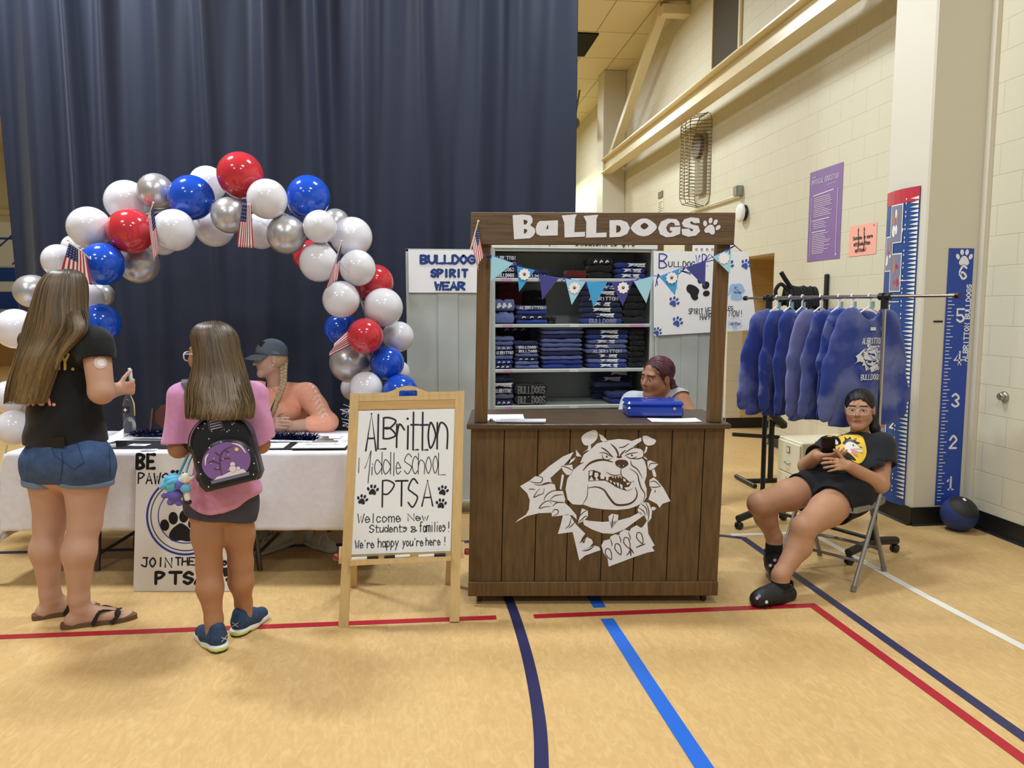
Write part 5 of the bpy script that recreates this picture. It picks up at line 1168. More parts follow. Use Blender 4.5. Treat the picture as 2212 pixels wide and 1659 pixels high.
for ch, x0, y0, x1, y1, w in (('A', 303, 222, 368, 458, 9), ('L', 380, 228, 430, 448, 9), ('B', 414, 250, 492, 382, 9), ('r', 500, 292, 548, 440, 9), ('o', 702, 285, 748, 450, 9), ('n', 760, 288, 822, 455, 9), ('i', 566, 305, 580, 452, 0), ('t', 590, 218, 636, 458, 9), ('t', 648, 220, 698, 460, 9),
                              ('i', 345, 560, 360, 614, 0), ('d', 362, 470, 408, 610, 4), ('d', 416, 470, 464, 610, 4), ('l', 478, 475, 492, 622, 4), ('e', 500, 535, 530, 612, 4), ('S', 553, 483, 598, 612, 4), ('C', 605, 500, 636, 612, 4), ('h', 642, 480, 680, 614, 4), ('O', 690, 505, 724, 612, 4), ('O', 735, 500, 766, 612, 4), ('L', 772, 482, 815, 622, 4),
                              ('P', 416, 652, 490, 820, 8), ('S', 582, 643, 640, 825, 8), ('T', 500, 655, 576, 815, 9), ('A', 670, 657, 738, 820, 8)):
    if w: g.cbox(ch, x0, y0, x1, y1, w * .00095)
for x, w in ((571, .009),): g.stroke(g.c((x, 305), (x, 452)), w); q = g.c((567, 258))[0]; g.disc(q[0], q[1], .006)
g.stroke(g.c((346, 562), (346, 614)), .004); q = g.c((348, 545))[0]; g.disc(q[0], q[1], .0028); g.stroke(g.c((260, 597), (262, 505), (300, 570), (337, 458), (322, 665)), .004)
for x, y, r in ((353, 712, 38), (287, 772, 36), (803, 724, 36), (793, 808, 36)): q = g.c((x, y))[0]; g.paw(q[0], q[1], r * .00076, -.25 if x < 300 or x > 800 else -.1)
for t_, x0, x1, y0, y1 in (('Welcome', 262, 535, 862, 918), ('New', 583, 712, 868, 912), ('Students', 338, 576, 935, 982), ('&', 602, 638, 950, 985), ('families', 660, 822, 925, 985), ('!', 836, 852, 925, 985), ("We're", 248, 368, 1030, 1080), ('happy', 395, 525, 1020, 1078), ("you're", 553, 682, 1025, 1075), ('here', 700, 792, 1022, 1072), ('!', 812, 830, 1020, 1070)): g.ctext(t_, x0, y1, x1, y0, .0042, wob=.02)
g.build('lettering', [mat('marker_dark', (34, 32, 44), .5)], ez, world=True)
def pen(name, label, x0, x1, y, cap0):
    a, b = f.c((x0, y), (x1, y - 6)); A = EO + eux * a[0] + eup * (a[1]) + EN * .008; B = EO + eux * b[0] + eup * (b[1]) + EN * .008; t = thing(name, label, 'marker', A); d = B - A; k = d * (.42 if cap0 else .58)
    MB().tube([d * 0, k], .0075, 8).build('barrel' if not cap0 else 'cap', PAPERW if not cap0 else BLACKBASE, t); MB().tube([k, d], .008, 8).build('cap' if not cap0 else 'barrel', BLACKBASE if not cap0 else PAPERW, t)
pen('marker_pen', 'white marker with black cap on the easel tray under the word happy', 228, 398, 1146, False); pen('marker_pen', 'white marker with black cap at the tray end nearest the stall', 655, 828, 1138, False); pen('marker_pen', 'white marker with black ends in the middle of the easel tray', 437, 600, 1140, True)

# ============================================================ clothes rack
RA, RB_ = V(2.42, 5.10, 0), V(2.775, 4.31, 0); rd = nrm(RB_ - RA); rw = V(-rd[1], rd[0], 0); BZ = 1.615
rack = thing('clothes_rack', 'rolling clothes rack with chrome rail and black feet', 'clothes rack', RA); CHROME = mat('chrome', (190, 188, 186), .16, 1.0); PLB = mat('black_plastic', (24, 24, 26), .38)
for P_ in (RA, RB_):
    m = MB(); m.tube([P_ + V(0, 0, .78), P_ + V(0, 0, BZ)], .013, 12); m.build('upper_post', CHROME, rack, world=True); MB().tube([P_ + V(0, 0, .09), P_ + V(0, 0, .80)], .0165, 12).build('lower_post', PLB, rack, world=True)
    m = MB(); m.tube([P_ + V(0, 0, BZ - .075), P_ + V(0, 0, BZ + .02)], .022, 12); m.tube([P_ - rd * .035 + V(0, 0, BZ), P_ + rd * .035 + V(0, 0, BZ)], .022, 12); m.build('joint', PLB, rack, world=True)
    m = MB(); m.tube(spline([P_ - rw * .24 + V(0, 0, .075), P_ - rw * .1 + V(0, 0, .095), P_ + V(0, 0, .10), P_ + rw * .1 + V(0, 0, .095), P_ + rw * .24 + V(0, 0, .075)], 4), .026, 10); o = m.build('foot', PLB, rack, world=True)
    for s in (-1, 1):
        for k in (-.012, .012): MB().lathe([(.02, -.009), (.026, -.006), (.026, .006), (.02, .009)], P_ + rw * s * .23 + rd * k + V(0, 0, .027), frame_from(rw, rd), 14).build('caster', PLB, o, world=True)
MB().tube([RA + V(0, 0, BZ), RB_ + V(0, 0, BZ)], .0115, 12).build('rail', CHROME, rack, world=True)
for P_, s, l in ((RA, -1, .2), (RB_, 1, .42)):
    MB().tube([P_ + rd * s * .03 + V(0, 0, BZ), P_ + rd * s * l + V(0, 0, BZ)], .009, 10).build('rail_end', mat('steel_end', (150, 140, 128), .3, .9), rack, world=True); MB().tube([P_ + rd * s * l + V(0, 0, BZ), P_ + rd * s * (l + .02) + V(0, 0, BZ)], .017, 10).build('end_cap', PLB, rack, world=True)
m = MB(); m.tube([RA + V(0, 0, .12), RB_ + V(0, 0, .12)], .012, 10); m.build('lower_rail', PLB, rack, world=True)
def dye(name, a, b, scale, seed, lo=.42, hi=.56):
    m = mat(name, a, .95, sheen=.25, bump=(140, .12)); nt = m.node_tree; L = nt.links; b_ = nt.nodes['Principled BSDF']; tc = nt.nodes.new('ShaderNodeTexCoord'); mp = nt.nodes.new('ShaderNodeMapping'); mp.inputs['Location'].default_value = (seed * 3.1, seed, seed * 1.7)
    n = nt.nodes.new('ShaderNodeTexNoise'); n.inputs['Scale'].default_value = scale; n.inputs['Detail'].default_value = 3; r = nt.nodes.new('ShaderNodeValToRGB'); e = r.color_ramp.elements; e[0].position = lo; e[1].position = hi; e[0].color = (*srgb(a), 1); e[1].color = (*srgb(b), 1)
    L.new(tc.outputs['Object'], mp.inputs[0]); L.new(mp.outputs[0], n.inputs[0]); L.new(n.outputs[0], r.inputs[0]); L.new(r.outputs[0], b_.inputs['Base Color']); return m
DEEP, PALE = (38, 60, 142), (112, 120, 174)
def bar_t(px):                      # parameter along the rail for a photo column
    best = min(range(201), key=lambda i: abs(((lambda q: (W_PX / 2 + F_PX * (q @ CR) / (q @ CF)))(RA + (RB_ - RA) * i / 200 + V(0, 0, BZ) - C0)) - px)); return best / 200
hang = [(1679, .62, 0, 'first hanger from the wall end of the rack', 0), (1707, .62, 1, 'second hanger from the wall end of the rack', 1), (1733, .60, 2, 'third hanger from the wall end of the rack', 2), (1773, .62, 3, 'fourth hanger from the wall end of the rack', 0), (1813, .60, 4, 'fifth hanger from the wall end of the rack', 1), (1842, .58, 5, 'sixth hanger from the wall end of the rack', 2), (1879, .62, 6, '', 0)]
DY = [dye('dye_a', PALE, DEEP, 4, 1), dye('dye_b', DEEP, (98, 106, 154), 9, 2, .5, .62), dye('dye_c', DEEP, (80, 90, 150), 12, 3, .55, .66), dye('dye_d', (114, 116, 166), (96, 106, 164), 4, 4), dye('dye_e', (90, 102, 156), DEEP, 4, 5), dye('dye_f', DEEP, (90, 102, 156), 10, 6, .5, .62), dye('dye_g', (100, 108, 164), DEEP, 4.2, 9, .44, .60)]
LAB = ['dark blue dyed', 'pale purple-blue mottled', 'royal blue tie-dyed', 'plain periwinkle', 'slate blue dyed', 'royal blue speckled', 'blue tie-dyed']
HW = mat('hanger_white', (232, 234, 240), .35); TAGC = mat('mint_tag', (150, 196, 196), .6); ang = math.atan2(rd[1], rd[0]) + PI / 2; rh = random.Random(8)
for px, hgt, i, ds, kind in hang:
    tpar = bar_t(px); P_ = RA + (RB_ - RA) * tpar; yaw = ang + rh.uniform(-.10, .10) + (-.24 if i == 6 else 0)
    h = thing('clothes_hanger', 'white plastic hanger, %s' % (ds if ds else 'nearest the front post of the rack'), 'hanger', P_ + V(0, 0, BZ), yaw, 'white hangers on the rack')
    m = MB(); m.tube(spline([V(-.012, 0, .0), V(-.008, 0, .014), V(.006, 0, .0165), V(.016, 0, .006), V(.013, 0, -.012), V(0, 0, -.03), V(0, 0, -.06)], 4), .0045, 8)
    m.tube([(-.19, 0, -.155), (-.1, 0, -.115), (0, 0, -.06), (.1, 0, -.115), (.19, 0, -.155)], .0055, 8); m.tube([(-.19, 0, -.155), (.19, 0, -.155)], .005, 8); m.build('frame', HW, h)
    if i in (0, 1, 2, 4, 5, 6): MB().box((.02, -.006, -.05), (.036, .002, .042), rz(.2)).build('size_tag', TAGC, h)
    L_ = hgt + .03; S = Solid(); fl = .27                                   # garment built thick, flattened afterwards
    S.cone((-.14, 0, -.175), (-.185, 0, -.13 - L_), .085, .08, .05); S.cone((.14, 0, -.175), (.185, 0, -.13 - L_), .085, .08, .05); S.cone((0, 0, -.17), (0, 0, -.12 - L_), .11, .13, .08); S.cone((-.1, 0, -.175), (.1, 0, -.175), .075, .075, .05)
    for s in (-1, 1):
        a = .05 * rh.random(); S.chain([(s * .17, 0, -.19), (s * (.235 + a * .5), s * .03, -.40), (s * (.262 + a), -.05 + s * .04, -.64)], [.078, .066, .054], .04); S.cone((s * (.263 + a), -.05 + s * .04, -.645), (s * (.265 + a), -.055 + s * .04, -.71), .045, .046, .002)
    S.ell((0, 0, -.075), (.078, .3, .062), None, .012, 's'); S.plane((0, 0, -.14 - L_), (0, 0, -1), .01); S.wrinkle(.011, 30, i + 3, 5, [V(1, .2, .25), V(.9, .1, -.5), V(.6, .5, .6), V(1, .3, 0), V(.4, .2, .9)])
    v, fq = S.mesh(.0075); v = relax(v, fq, 1); v[:, 1] = v[:, 1] * fl + .012 * np.sin(v[:, 0] * 9 + i) * np.clip(-v[:, 2] - .15, 0, 1)
    o = thing('sweatshirt', '%s sweatshirt on the %s' % (LAB[i], ds) if ds else 'blue tie-dyed sweatshirt with white bulldog print on the end hanger', 'sweatshirt', P_ + V(0, 0, BZ), yaw, 'sweatshirts on the rack')
    mesh_obj('body', v, fq, DY[i], o, True)
    if i == 6:
        g = Flat((0, -.052, -.36), (1, 0, 0), (0, 0, 1)); g.warp = lambda u, v: (u, v - .09 * u * u * 4, -.012 - .25 * u * u); g.mat(0); g.text('ALBRITTON', .0, .075, .034, .013, .005, .0035, 'c'); g.text('BULLDOGS', .0, -.145, .032, .014, .005, .004, 'c')
        K = .000172; mp_ = lambda pts: [((x - 1150) * K, -(y - 760) * K - .012) for x, y in pts]
        for q in DOGW: g.poly(mp_(q))
        g.mat(1)
        for w_, q in DOGB:
            if w_ > 7.5: g.stroke(mp_(q), max(.0022, w_ * .00022), True)
        g.poly(mp_(((985, 560), (1115, 612), (1235, 605), (1292, 652), (1280, 719), (1140, 652), (985, 639))))
        g.mat(0, 3); g.rect(-.02, .155, .02, .175); g.build('printed_design', [PRINTW, mat('dye_ink', (40, 58, 140), .9)], o)
# navy shirt hanging lowest behind the girl
# file cabinet, bench, rope on a wall bracket, ball ------------------------
t = thing('filing_cabinet', 'low cream filing cabinet standing behind the clothes rack', 'filing cabinet', (2.85, 5.74, 0), -PI / 2); CRM = mat('cream_enamel', (226, 218, 188), .4)
MB().box((.185, .25, .265), (.37, .5, .53), None, .006).build('body', CRM, t); MB().box((.185, .25, -.0), (.35, .46, .02)).build('plinth', BLACKBASE, t)
for z in (.14, .39):
    o = MB().box((.185, -.006, z), (.35, .014, .24), None, .004).build('drawer', CRM, t); m = MB(); m.tube([(.145, -.014, z - .04), (.155, -.03, z - .045), (.215, -.03, z - .045), (.225, -.014, z - .04)], .005, 6); m.build('handle', CHR, o); m = MB(); m.box((.185, -.015, z + .06), (.05, .004, .05)); m.build('label_holder', mat('holder_brown', (120, 96, 72), .4), o); MB().box((.185, -.0175, z + .06), (.036, .002, .036)).build('label_card', CRM, o)
t = thing('weight_bench', 'black padded bench frame standing behind the clothes rack', 'bench', (3.1, 6.35, 0))
MB().box((-.05, 0, .62), (.34, .22, .07), np.array(Euler((0, .75, 0)).to_matrix()), .025).build('pad', PLB, t); m = MB(); m.tube([(-.02, 0, .02), (-.02, 0, .60)], .025, 8); m.tube([(-.38, 0, .44), (.1, 0, .40)], .018, 8); m.tube([(-.25, -.2, .02), (-.25, .2, .02)], .02, 8); m.tube([(.2, -.2, .02), (.2, .2, .02)], .02, 8); m.tube([(-.25, 0, .02), (.2, 0, .02)], .02, 8); m.build('frame', PLB, t)
t = thing('rope_bracket', 'black wall bracket with an arm above the clothes rack', 'bracket', (XW, 6.98, 1.62)); m = MB()
m.box((-.012, 0, .02), (.024, .07, .46), None, .01); m.build('wall_plate', PLB, t); MB().bar((-.02, 0, .02), (-.42, -.06, .03), .05, .05).build('arm', PLB, t)
o_ = thing('battle_rope', 'thick black rope looped over the wall bracket arm', 'rope', (XW, 6.98, 1.62)); m = MB(); rr = random.Random(6)
for k in range(9):
    x = -.14 - .035 * k; w2 = rr.uniform(.05, .08); m.tube(spline([V(x, -.09, -.06 - rr.uniform(0, .05)), V(x - .01, -w2, .06), V(x, 0, .095 + rr.uniform(0, .03)), V(x + .01, w2, .05), V(x, .09, -.05)], 4), .022, 8)
for k, x in enumerate((-.16, -.20, -.30, -.33)): m.tube([V(x, -.03, .05), V(x - .01, -.07, -.1), V(x, -.06, -.45), V(x + .01, -.05, -.85)], .022, 8)
m.tube(spline([V(-.42, -.05, .08), V(-.50, -.06, .15), V(-.55, -.05, .08), V(-.5, -.05, -.01), V(-.42, -.06, .02)], 4), .018, 8); m.tube([V(-.38, -.04, .1), V(-.46, -.05, .2), V(-.5, -.05, .26)], .022, 8); m.build('strand', mat('rope_black', (18, 18, 20), .8), o_)
bp = atz(2072, 1143, 0); t = thing('medicine_ball', 'black and blue medicine ball on the floor under the ruler', 'ball', (bp[0] - .03, bp[1] - .03, .121)); A_ = frame_from(nrm(V(.25, -.55, .8)), (1, 0, .3)); A_ = np.stack([A_[:, 0], A_[:, 2], A_[:, 1]], 1)
mb = MB(); R_ = .12
def arcp(a0, a1, n=8, r=R_): return [(r * math.cos(a0 + (a1 - a0) * i / n), r * math.sin(a0 + (a1 - a0) * i / n)) for i in range(n + 1)]
MB().lathe(arcp(-.62, .62, 12)).build('blue_band', mat('ball_blue', (34, 54, 112), .55, bump=(200, .2)), t).rotation_euler = Matrix(A_).to_euler()
for s in (1, -1): MB().lathe(arcp(s * .62, s * PI / 2, 8) if s > 0 else arcp(-PI / 2, -.62, 8)).build('black_cap', mat('ball_black', (34, 34, 34), .5, bump=(200, .2)), t).rotation_euler = Matrix(A_).to_euler()
q = MB(); q.box((.03, .0, .117), (.022, .018, .003)); q.build('weight_mark', PAPERW, t).rotation_euler = Matrix(A_).to_euler()
# ============================================================ balloon arch
BM = {'w': mat('balloon_white', (226, 224, 230), .16, spec=.5, coat=.3), 'r': mat('balloon_red', (198, 48, 60), .14, coat=.4), 'b': mat('balloon_blue', (18, 78, 194), .14, coat=.4), 's': mat('balloon_silver', (196, 194, 196), .3, .6)}
CN = {'w': 'white', 'r': 'red', 'b': 'blue', 's': 'silver'}
BL = [  # colour, px x, px y, px radius, layer (0 front .. 2 back), where
 ('w', 274, 436, 46, 1, 'on the upper outer edge beside the silver one'), ('s', 336, 413, 38, 1, 'between the outer white one and the big blue one'), ('b', 413, 427, 48, 0, 'large, nearest the topmost red one'), ('w', 448, 398, 39, 2, 'peeking out between blue and the topmost red'),
 ('r', 519, 378, 49, 0, 'topmost of the whole arch'), ('w', 193, 492, 45, 0, 'above the flag behind the woman in black'), ('r', 282, 499, 48, 0, 'at the shoulder of the arch next to a thin flag'), ('w', 376, 497, 45, 0, 'just under the large blue one'), ('w', 463, 491, 42, 2, 'half hidden behind the silver one under the red'),
 ('s', 496, 465, 39, 0, 'below the topmost red one'), ('w', 577, 430, 43, 0, 'touching the topmost red one on the stall side'), ('w', 563, 500, 38, 2, 'behind the flag that hangs at the crown'), ('b', 666, 425, 46, 1, 'highest on the stall side of the crown'), ('s', 619, 507, 42, 0, 'at the inner edge next to the back red one'),
 ('w', 691, 490, 36, 0, 'small, under the high blue one'), ('s', 725, 481, 30, 2, 'dim, tucked behind two white ones on the stall side'), ('w', 761, 512, 43, 1, 'with a flag stick in front of it'), ('r', 667, 553, 34, 2, 'mostly hidden behind the big silver one'), ('w', 689, 567, 42, 0, 'on the inner edge beside the narrow flag'),
 ('w', 772, 579, 39, 0, 'covering part of the outer red one'), ('r', 811, 610, 39, 1, 'on the outer edge beside the steel cabinet sign'), ('w', 737, 647, 40, 0, 'on the inner edge above the low blue one'), ('w', 828, 664, 42, 0, 'large, on the outer edge under the outer red'), ('b', 738, 712, 37, 1, 'above the striped flag tip'),
 ('r', 789, 726, 39, 0, 'lowest, covering the striped flag'), ('w', 861, 727, 33, 1, 'overlapping the steel cabinet door'), ('s', 756, 783, 44, 1, 'lowest on the inner edge under the striped flag'), ('b', 836, 784, 37, 0, 'above the easel top'), ('w', 860, 803, 25, 2, 'small, peeking past the blue one over the easel'),
 ('w', 791, 838, 36, 0, 'resting just above the easel rail'), ('w', 764, 838, 28, 2, 'hidden behind the lowest white one at the easel'), ('b', 865, 846, 38, 0, 'seen through the easel handle'),
 ('w', 126, 562, 34, 1, 'behind the flag above the woman in black'), ('w', 160, 534, 26, 2, 'small, wedged behind the flag and the outer white'), ('b', 221, 570, 46, 0, 'large, right of the head of the woman in black'), ('s', 300, 570, 42, 1, 'hanging lowest under the shoulder red one'), ('w', 352, 520, 31, 2, 'behind the thin flag under the arch shoulder'),
 ('s', 67, 629, 35, 1, 'left of the long brown hair'), ('s', 221, 637, 25, 2, 'small and dim, past the white one by the hair'), ('w', 188, 645, 34, 1, 'against the brown hair under the large blue one'), ('b', 218, 697, 41, 0, 'above the black shirt sleeve'), ('w', 34, 710, 43, 0, 'on the outer edge beside the long hair'),
 ('w', 20, 856, 34, 1, 'low on the outer edge behind the hair tips'), ('s', 56, 872, 28, 2, 'pale, behind the hair tips'), ('w', 30, 924, 38, 0, 'lowest on the outer foot of the arch')]
LY = (5.14, 5.36, 5.60); bc = []
for c, x, y, r, l, w_ in BL:
    Y_ = LY[l]; p = at(x, y, Y_); d = (p - C0) @ CF; bc.append([p, r * d / F_PX, x, y, r])
for it in range(60):                    # settle the cluster in depth so that balloons only touch
    for i in range(len(bc)):
        for j in range(i):
            a, b = bc[i], bc[j]; v = a[0] - b[0]; dist = np.linalg.norm(v); need = (a[1] + b[1]) * .985
            if dist < need:
                s = 1 if v[1] > 0 or (v[1] == 0 and BL[i][4] > BL[j][4]) else -1; push = (need - dist) * .35 + .002
                for q, sg in ((a, s), (b, -s)):
                    ny = min(max(q[0][1] + sg * push, 4.92), 6.1); q[0] = at(q[2], q[3], ny); q[1] = q[4] * ((q[0] - C0) @ CF) / F_PX
spine = [V(*at(x, y, 5.38)) for x, y in ((10, 985), (28, 900), (45, 800), (60, 700), (110, 600), (190, 530), (290, 470), (400, 450), (520, 440), (620, 465), (700, 520), (745, 580), (780, 650), (800, 720), (810, 790), (830, 850), (870, 960))]
o = MB().tube(spline(spine, 4), .007, 8).build('arch_frame', mat('white_rod', (228, 226, 220), .4)); tag(o, 'thin white bent rod that carries the balloons over the table', 'balloon arch rod')
spa = np.array(spine)
for (c, x, y, r, l, w_), (p, R_, *_r) in zip(BL, bc):
    k = spa[np.argmin(((spa - p) ** 2).sum(1))]; ax = nrm(k - p + V(0, .02, -.01)); F_ = frame_from(ax, (0, .3, 1) if abs(ax[2]) > .9 else (0, 0, 1)); F_ = np.stack([F_[:, 0], -F_[:, 2], F_[:, 1]], 1)
    prof = []
    for q in range(17):
        a = PI * q / 16; rr_ = R_ * math.sin(a) * (1 - .05 * max(0, -math.cos(a))); z = -R_ * math.cos(a) * (1.0 if math.cos(a) > 0 else 1.10); prof.append((rr_, z))
    prof = prof[:-1] + [(.008, R_ * 1.105), (.005, R_ * 1.13), (.011, R_ * 1.155), (.009, R_ * 1.165), (0, R_ * 1.16)]
    n = {'w': 'white', 'r': 'red', 'b': 'blue', 's': 'silver'}[c]
    g = MB().lathe(prof, (0, 0, 0), F_, 32); g.tube([ax * R_ * 1.1, k - p], .004, 6); o = g.build('balloon', BM[c]); o.location = tuple(p); tag(o, '%s balloon, %s' % (n, w_), 'balloon', 'balloons of the arch')
# hand flags ----------------------------------------------------------------
FR, FW_, FN = mat('flag_red', (176, 44, 54), .7), mat('flag_white', (232, 228, 228), .7), mat('flag_navy', (36, 44, 96), .7)
def flag(label, ht, hb, ft, fb, y, stick, seed, sy=None):
    """px corners: hoist top/bottom, fly top/bottom; stick = px ends"""
    Y_ = y if hasattr(y, '__len__') else (y, y, y, y); A, B, C_, D_ = (at(*q, yy) for q, yy in zip((ht, hb, ft, fb), Y_))
    t = thing('hand_flag', label, 'flag', A, 0, 'small striped flags'); n, m_ = 13, 14; vs, fs, mi = [], [], []; nn = nrm(np.cross(C_ - A, B - A)); rg = random.Random(seed); ph = rg.uniform(0, 6)
    for i in range(n + 1):
        for j in range(m_ + 1):
            u, v = j / m_, i / n; p = (A * (1 - v) + B * v) * (1 - u) + (C_ * (1 - v) + D_ * v) * u; vs.append(p + nn * (.012 * u * math.sin(v * 7 + ph + u * 2)))
    for i in range(n):
        for j in range(m_): a = i * (m_ + 1) + j; fs.append([a, a + 1, a + m_ + 2, a + m_ + 1]); mi.append(2 if i < 7 and j < 6 else (0 if i % 2 == 0 else 1))
    o = mesh_obj('cloth', vs, fs, [FR, FW_, FN], t, True, mi=mi, world=True); so = o.modifiers.new('thick', 'SOLIDIFY'); so.thickness = .0012
    g = MB(); W3 = lambda u, v: (A * (1 - v) + B * v) * (1 - u) + (C_ * (1 - v) + D_ * v) * u + nn * (.012 * u * math.sin(v * 7 + ph + u * 2))
    for i in range(4):
        for j in range(5):
            c = W3(.04 + .085 * j, .06 + .13 * i); e1, e2 = (C_ - A) * .014, (B - A) * .024
            for sg in (1, -1): q = c + nn * .0022 * sg; g.add([q - e1, q - e2, q + e1, q + e2], [[0, 1, 2, 3]])
    g.build('stars', FW_, o, world=True)
    if stick:
        s0, s1 = at(*stick[0], sy or Y_[0]), at(*stick[1], sy or Y_[1]); q = MB(); k_ = spa[np.argmin(((spa - s1) ** 2).sum(1))]; q.tube([s0, s1] + ([k_] if Y_[0] > 4.5 else []), .0035, 8); q.ball(s0, .007, 8, 6); q.build('stick', mat('stick_cream', (226, 214, 190), .5), t, world=True)
flag('small striped flag above the head of the woman in black', (149, 525), (186, 552), (131, 592), (199, 616), 4.86, ((147, 519), (196, 560)), 1)
flag('small striped flag hanging between the shoulder red balloon and a white one', (332, 446), (320, 470), (343, 545), (330, 568), 4.95, ((331, 438), (317, 478)), 2)
flag('small striped flag hanging at the crown below the topmost red balloon', (524, 437), (543, 440), (511, 533), (547, 536), 4.97, None, 3)
flag('narrow striped flag hanging on the inner edge of the arch', (738, 528), (728, 552), (730, 604), (704, 624), 4.93, ((738, 521), (726, 560)), 4)
flag('striped flag tip pinned under the lowest red balloon', (778, 690), (782, 735), (722, 742), (711, 769), (5.1, 5.1, 5.0, 5.0), None, 5)
flag('small striped flag on a white stick fixed beside the stall header', (1033, 487), (1020, 528), (1043, 548), (1032, 587), (3.84, 3.84, 3.80, 3.80), ((1033, 478), (1016, 541)), 6)
# ============================================================ people
from mathutils.bvhtree import BVHTree
class Decal(Flat):
    """a print laid on a curved surface; coordinates are photo pixels of the design"""
    def __init__(s, objs, lift=.0012, off=0.0):
        Flat.__init__(s, lift=lift); s.t = []
        for o in (objs if isinstance(objs, (list, tuple)) else [objs]):
            M_ = Matrix.LocRotScale(o.location, o.rotation_euler, None)
            if o.parent: M_ = Matrix.LocRotScale(o.parent.location, o.parent.rotation_euler, None) @ M_
            s.t.append(BVHTree.FromPolygons([M_ @ v.co for v in o.data.vertices], [p.vertices[:] for p in o.data.polygons]))
        s.last = None
    def p3(s, x, y):
        d = Vector(nrm(ray(x, y))); best = None
        for b in s.t:
            h = b.ray_cast(Vector(C0), d)
            if h[0] is not None and (best is None or h[3] < best[3]): best = h
        s.hit = best is not None
        if best is None:
            if s.last is None: return np.array(C0) + np.array(d) * 3.5
            return np.array(C0) + np.array(d) * s.last
        s.last = best[3]; n = best[1]
        if n.dot(d) > 0: n = -n
        return np.array(best[0] + n * (s.lift * s.lay + s.jit)) - np.array(d) * s.lift * .5
    def stroke(s, pts, w, *a, **k):        # cut long runs so they follow the surface
        P = [np.asarray(p, float) for p in pts]; out = [P[0]]
        for p in P[1:]:
            n = max(1, int(np.linalg.norm(p - out[-1]) / 3)); q = out[-1]
            out += [q + (p - q) * (i + 1) / n for i in range(n)]
        return Flat.stroke(s, out, w, *a, **k)
    def fill(s, pts, step=3.0, smooth=0):  # filled shape as a fine grid clipped to the outline
        if smooth: pts = [tuple(p) for p in spline(pts, smooth, True)]
        P = np.array(pts); x0, y0 = P.min(0); x1, y1 = P.max(0); ys = np.arange(y0 + step * .25, y1, step); rows = []
        def span(y):
            xs = []
            for i in range(len(P)):
                a, b = P[i], P[(i + 1) % len(P)]
                if (a[1] <= y) != (b[1] <= y): xs.append(a[0] + (b[0] - a[0]) * (y - a[1]) / (b[1] - a[1]))
            return sorted(xs)
        for y in ys:
            u, l = span(y), span(min(y + step, y1 - .01))
            for k in range(0, min(len(u), len(l)) - 1, 2):
                n = max(1, int(max(u[k + 1] - u[k], l[k + 1] - l[k]) / step))
                ok = []
                def pp(x, yy): q = s.p3(x, yy); ok.append(s.hit); return q
                T = [pp(u[k] + (u[k + 1] - u[k]) * i / n, y) for i in range(n + 1)]; B = [pp(l[k] + (l[k + 1] - l[k]) * i / n, min(y + step, y1 - .01)) for i in range(n + 1)]; A_ = T + B; F_ = [[i, n + 1 + i, n + 2 + i, i + 1] for i in range(n)]
                F_ = [q for q in F_ if all(ok[i] for i in q) and max(np.linalg.norm(A_[q[0]] - A_[i]) for i in q) < .035]
                if F_: s.mb.add(A_, F_, True)
        return s
    def disc(s, u, v, r, n=16, ry=None, a=0.0):
        if r > 4: return s.fill([(u + r * math.cos(2 * PI * k / n), v + (ry or r) * math.sin(2 * PI * k / n)) for k in range(n)], max(1.5, r / 4))
        return Flat.disc(s, u, v, r, n, ry, a)
    def word(s, t, x0, yb, x1, yt, th, **k):       # pixel box, y down
        n = sum(GW.get(q, 4 if q.isupper() or q.isdigit() or q in '$&' else 3) for q in t); m = len(t) - 1; g = (x1 - x0) * .3 * m / (n / 4 + .3 * m) / max(m, 1)
        o = s.p3; s.p3 = lambda x, y: o(x, 2 * yb - y); s.text(t, x0, yb, yb - yt, (x1 - x0 - g * m) / n * 4, th, g, **k); s.p3 = o; return s
def flip(o):
    me = o.data; me.flip_normals(); return o
def skinm(): return mat('skin', (196, 150, 120), .48, attr=True, spec=.35, bump=(160, .05))
def const(c):
    c = np.array(srgb(c)); return lambda v: np.tile(c, (len(v), 1))
def persona(label, loc): return thing('person', label, 'person', loc)
def sd(nm, S, m, par, h=.005, col=None, it=1): return solid_obj(nm, S, m, par, h, col, it, np.array(par.location))
HAIRM = lambda: mat('hair', (80, 64, 48), .38, attr=True, spec=.5)
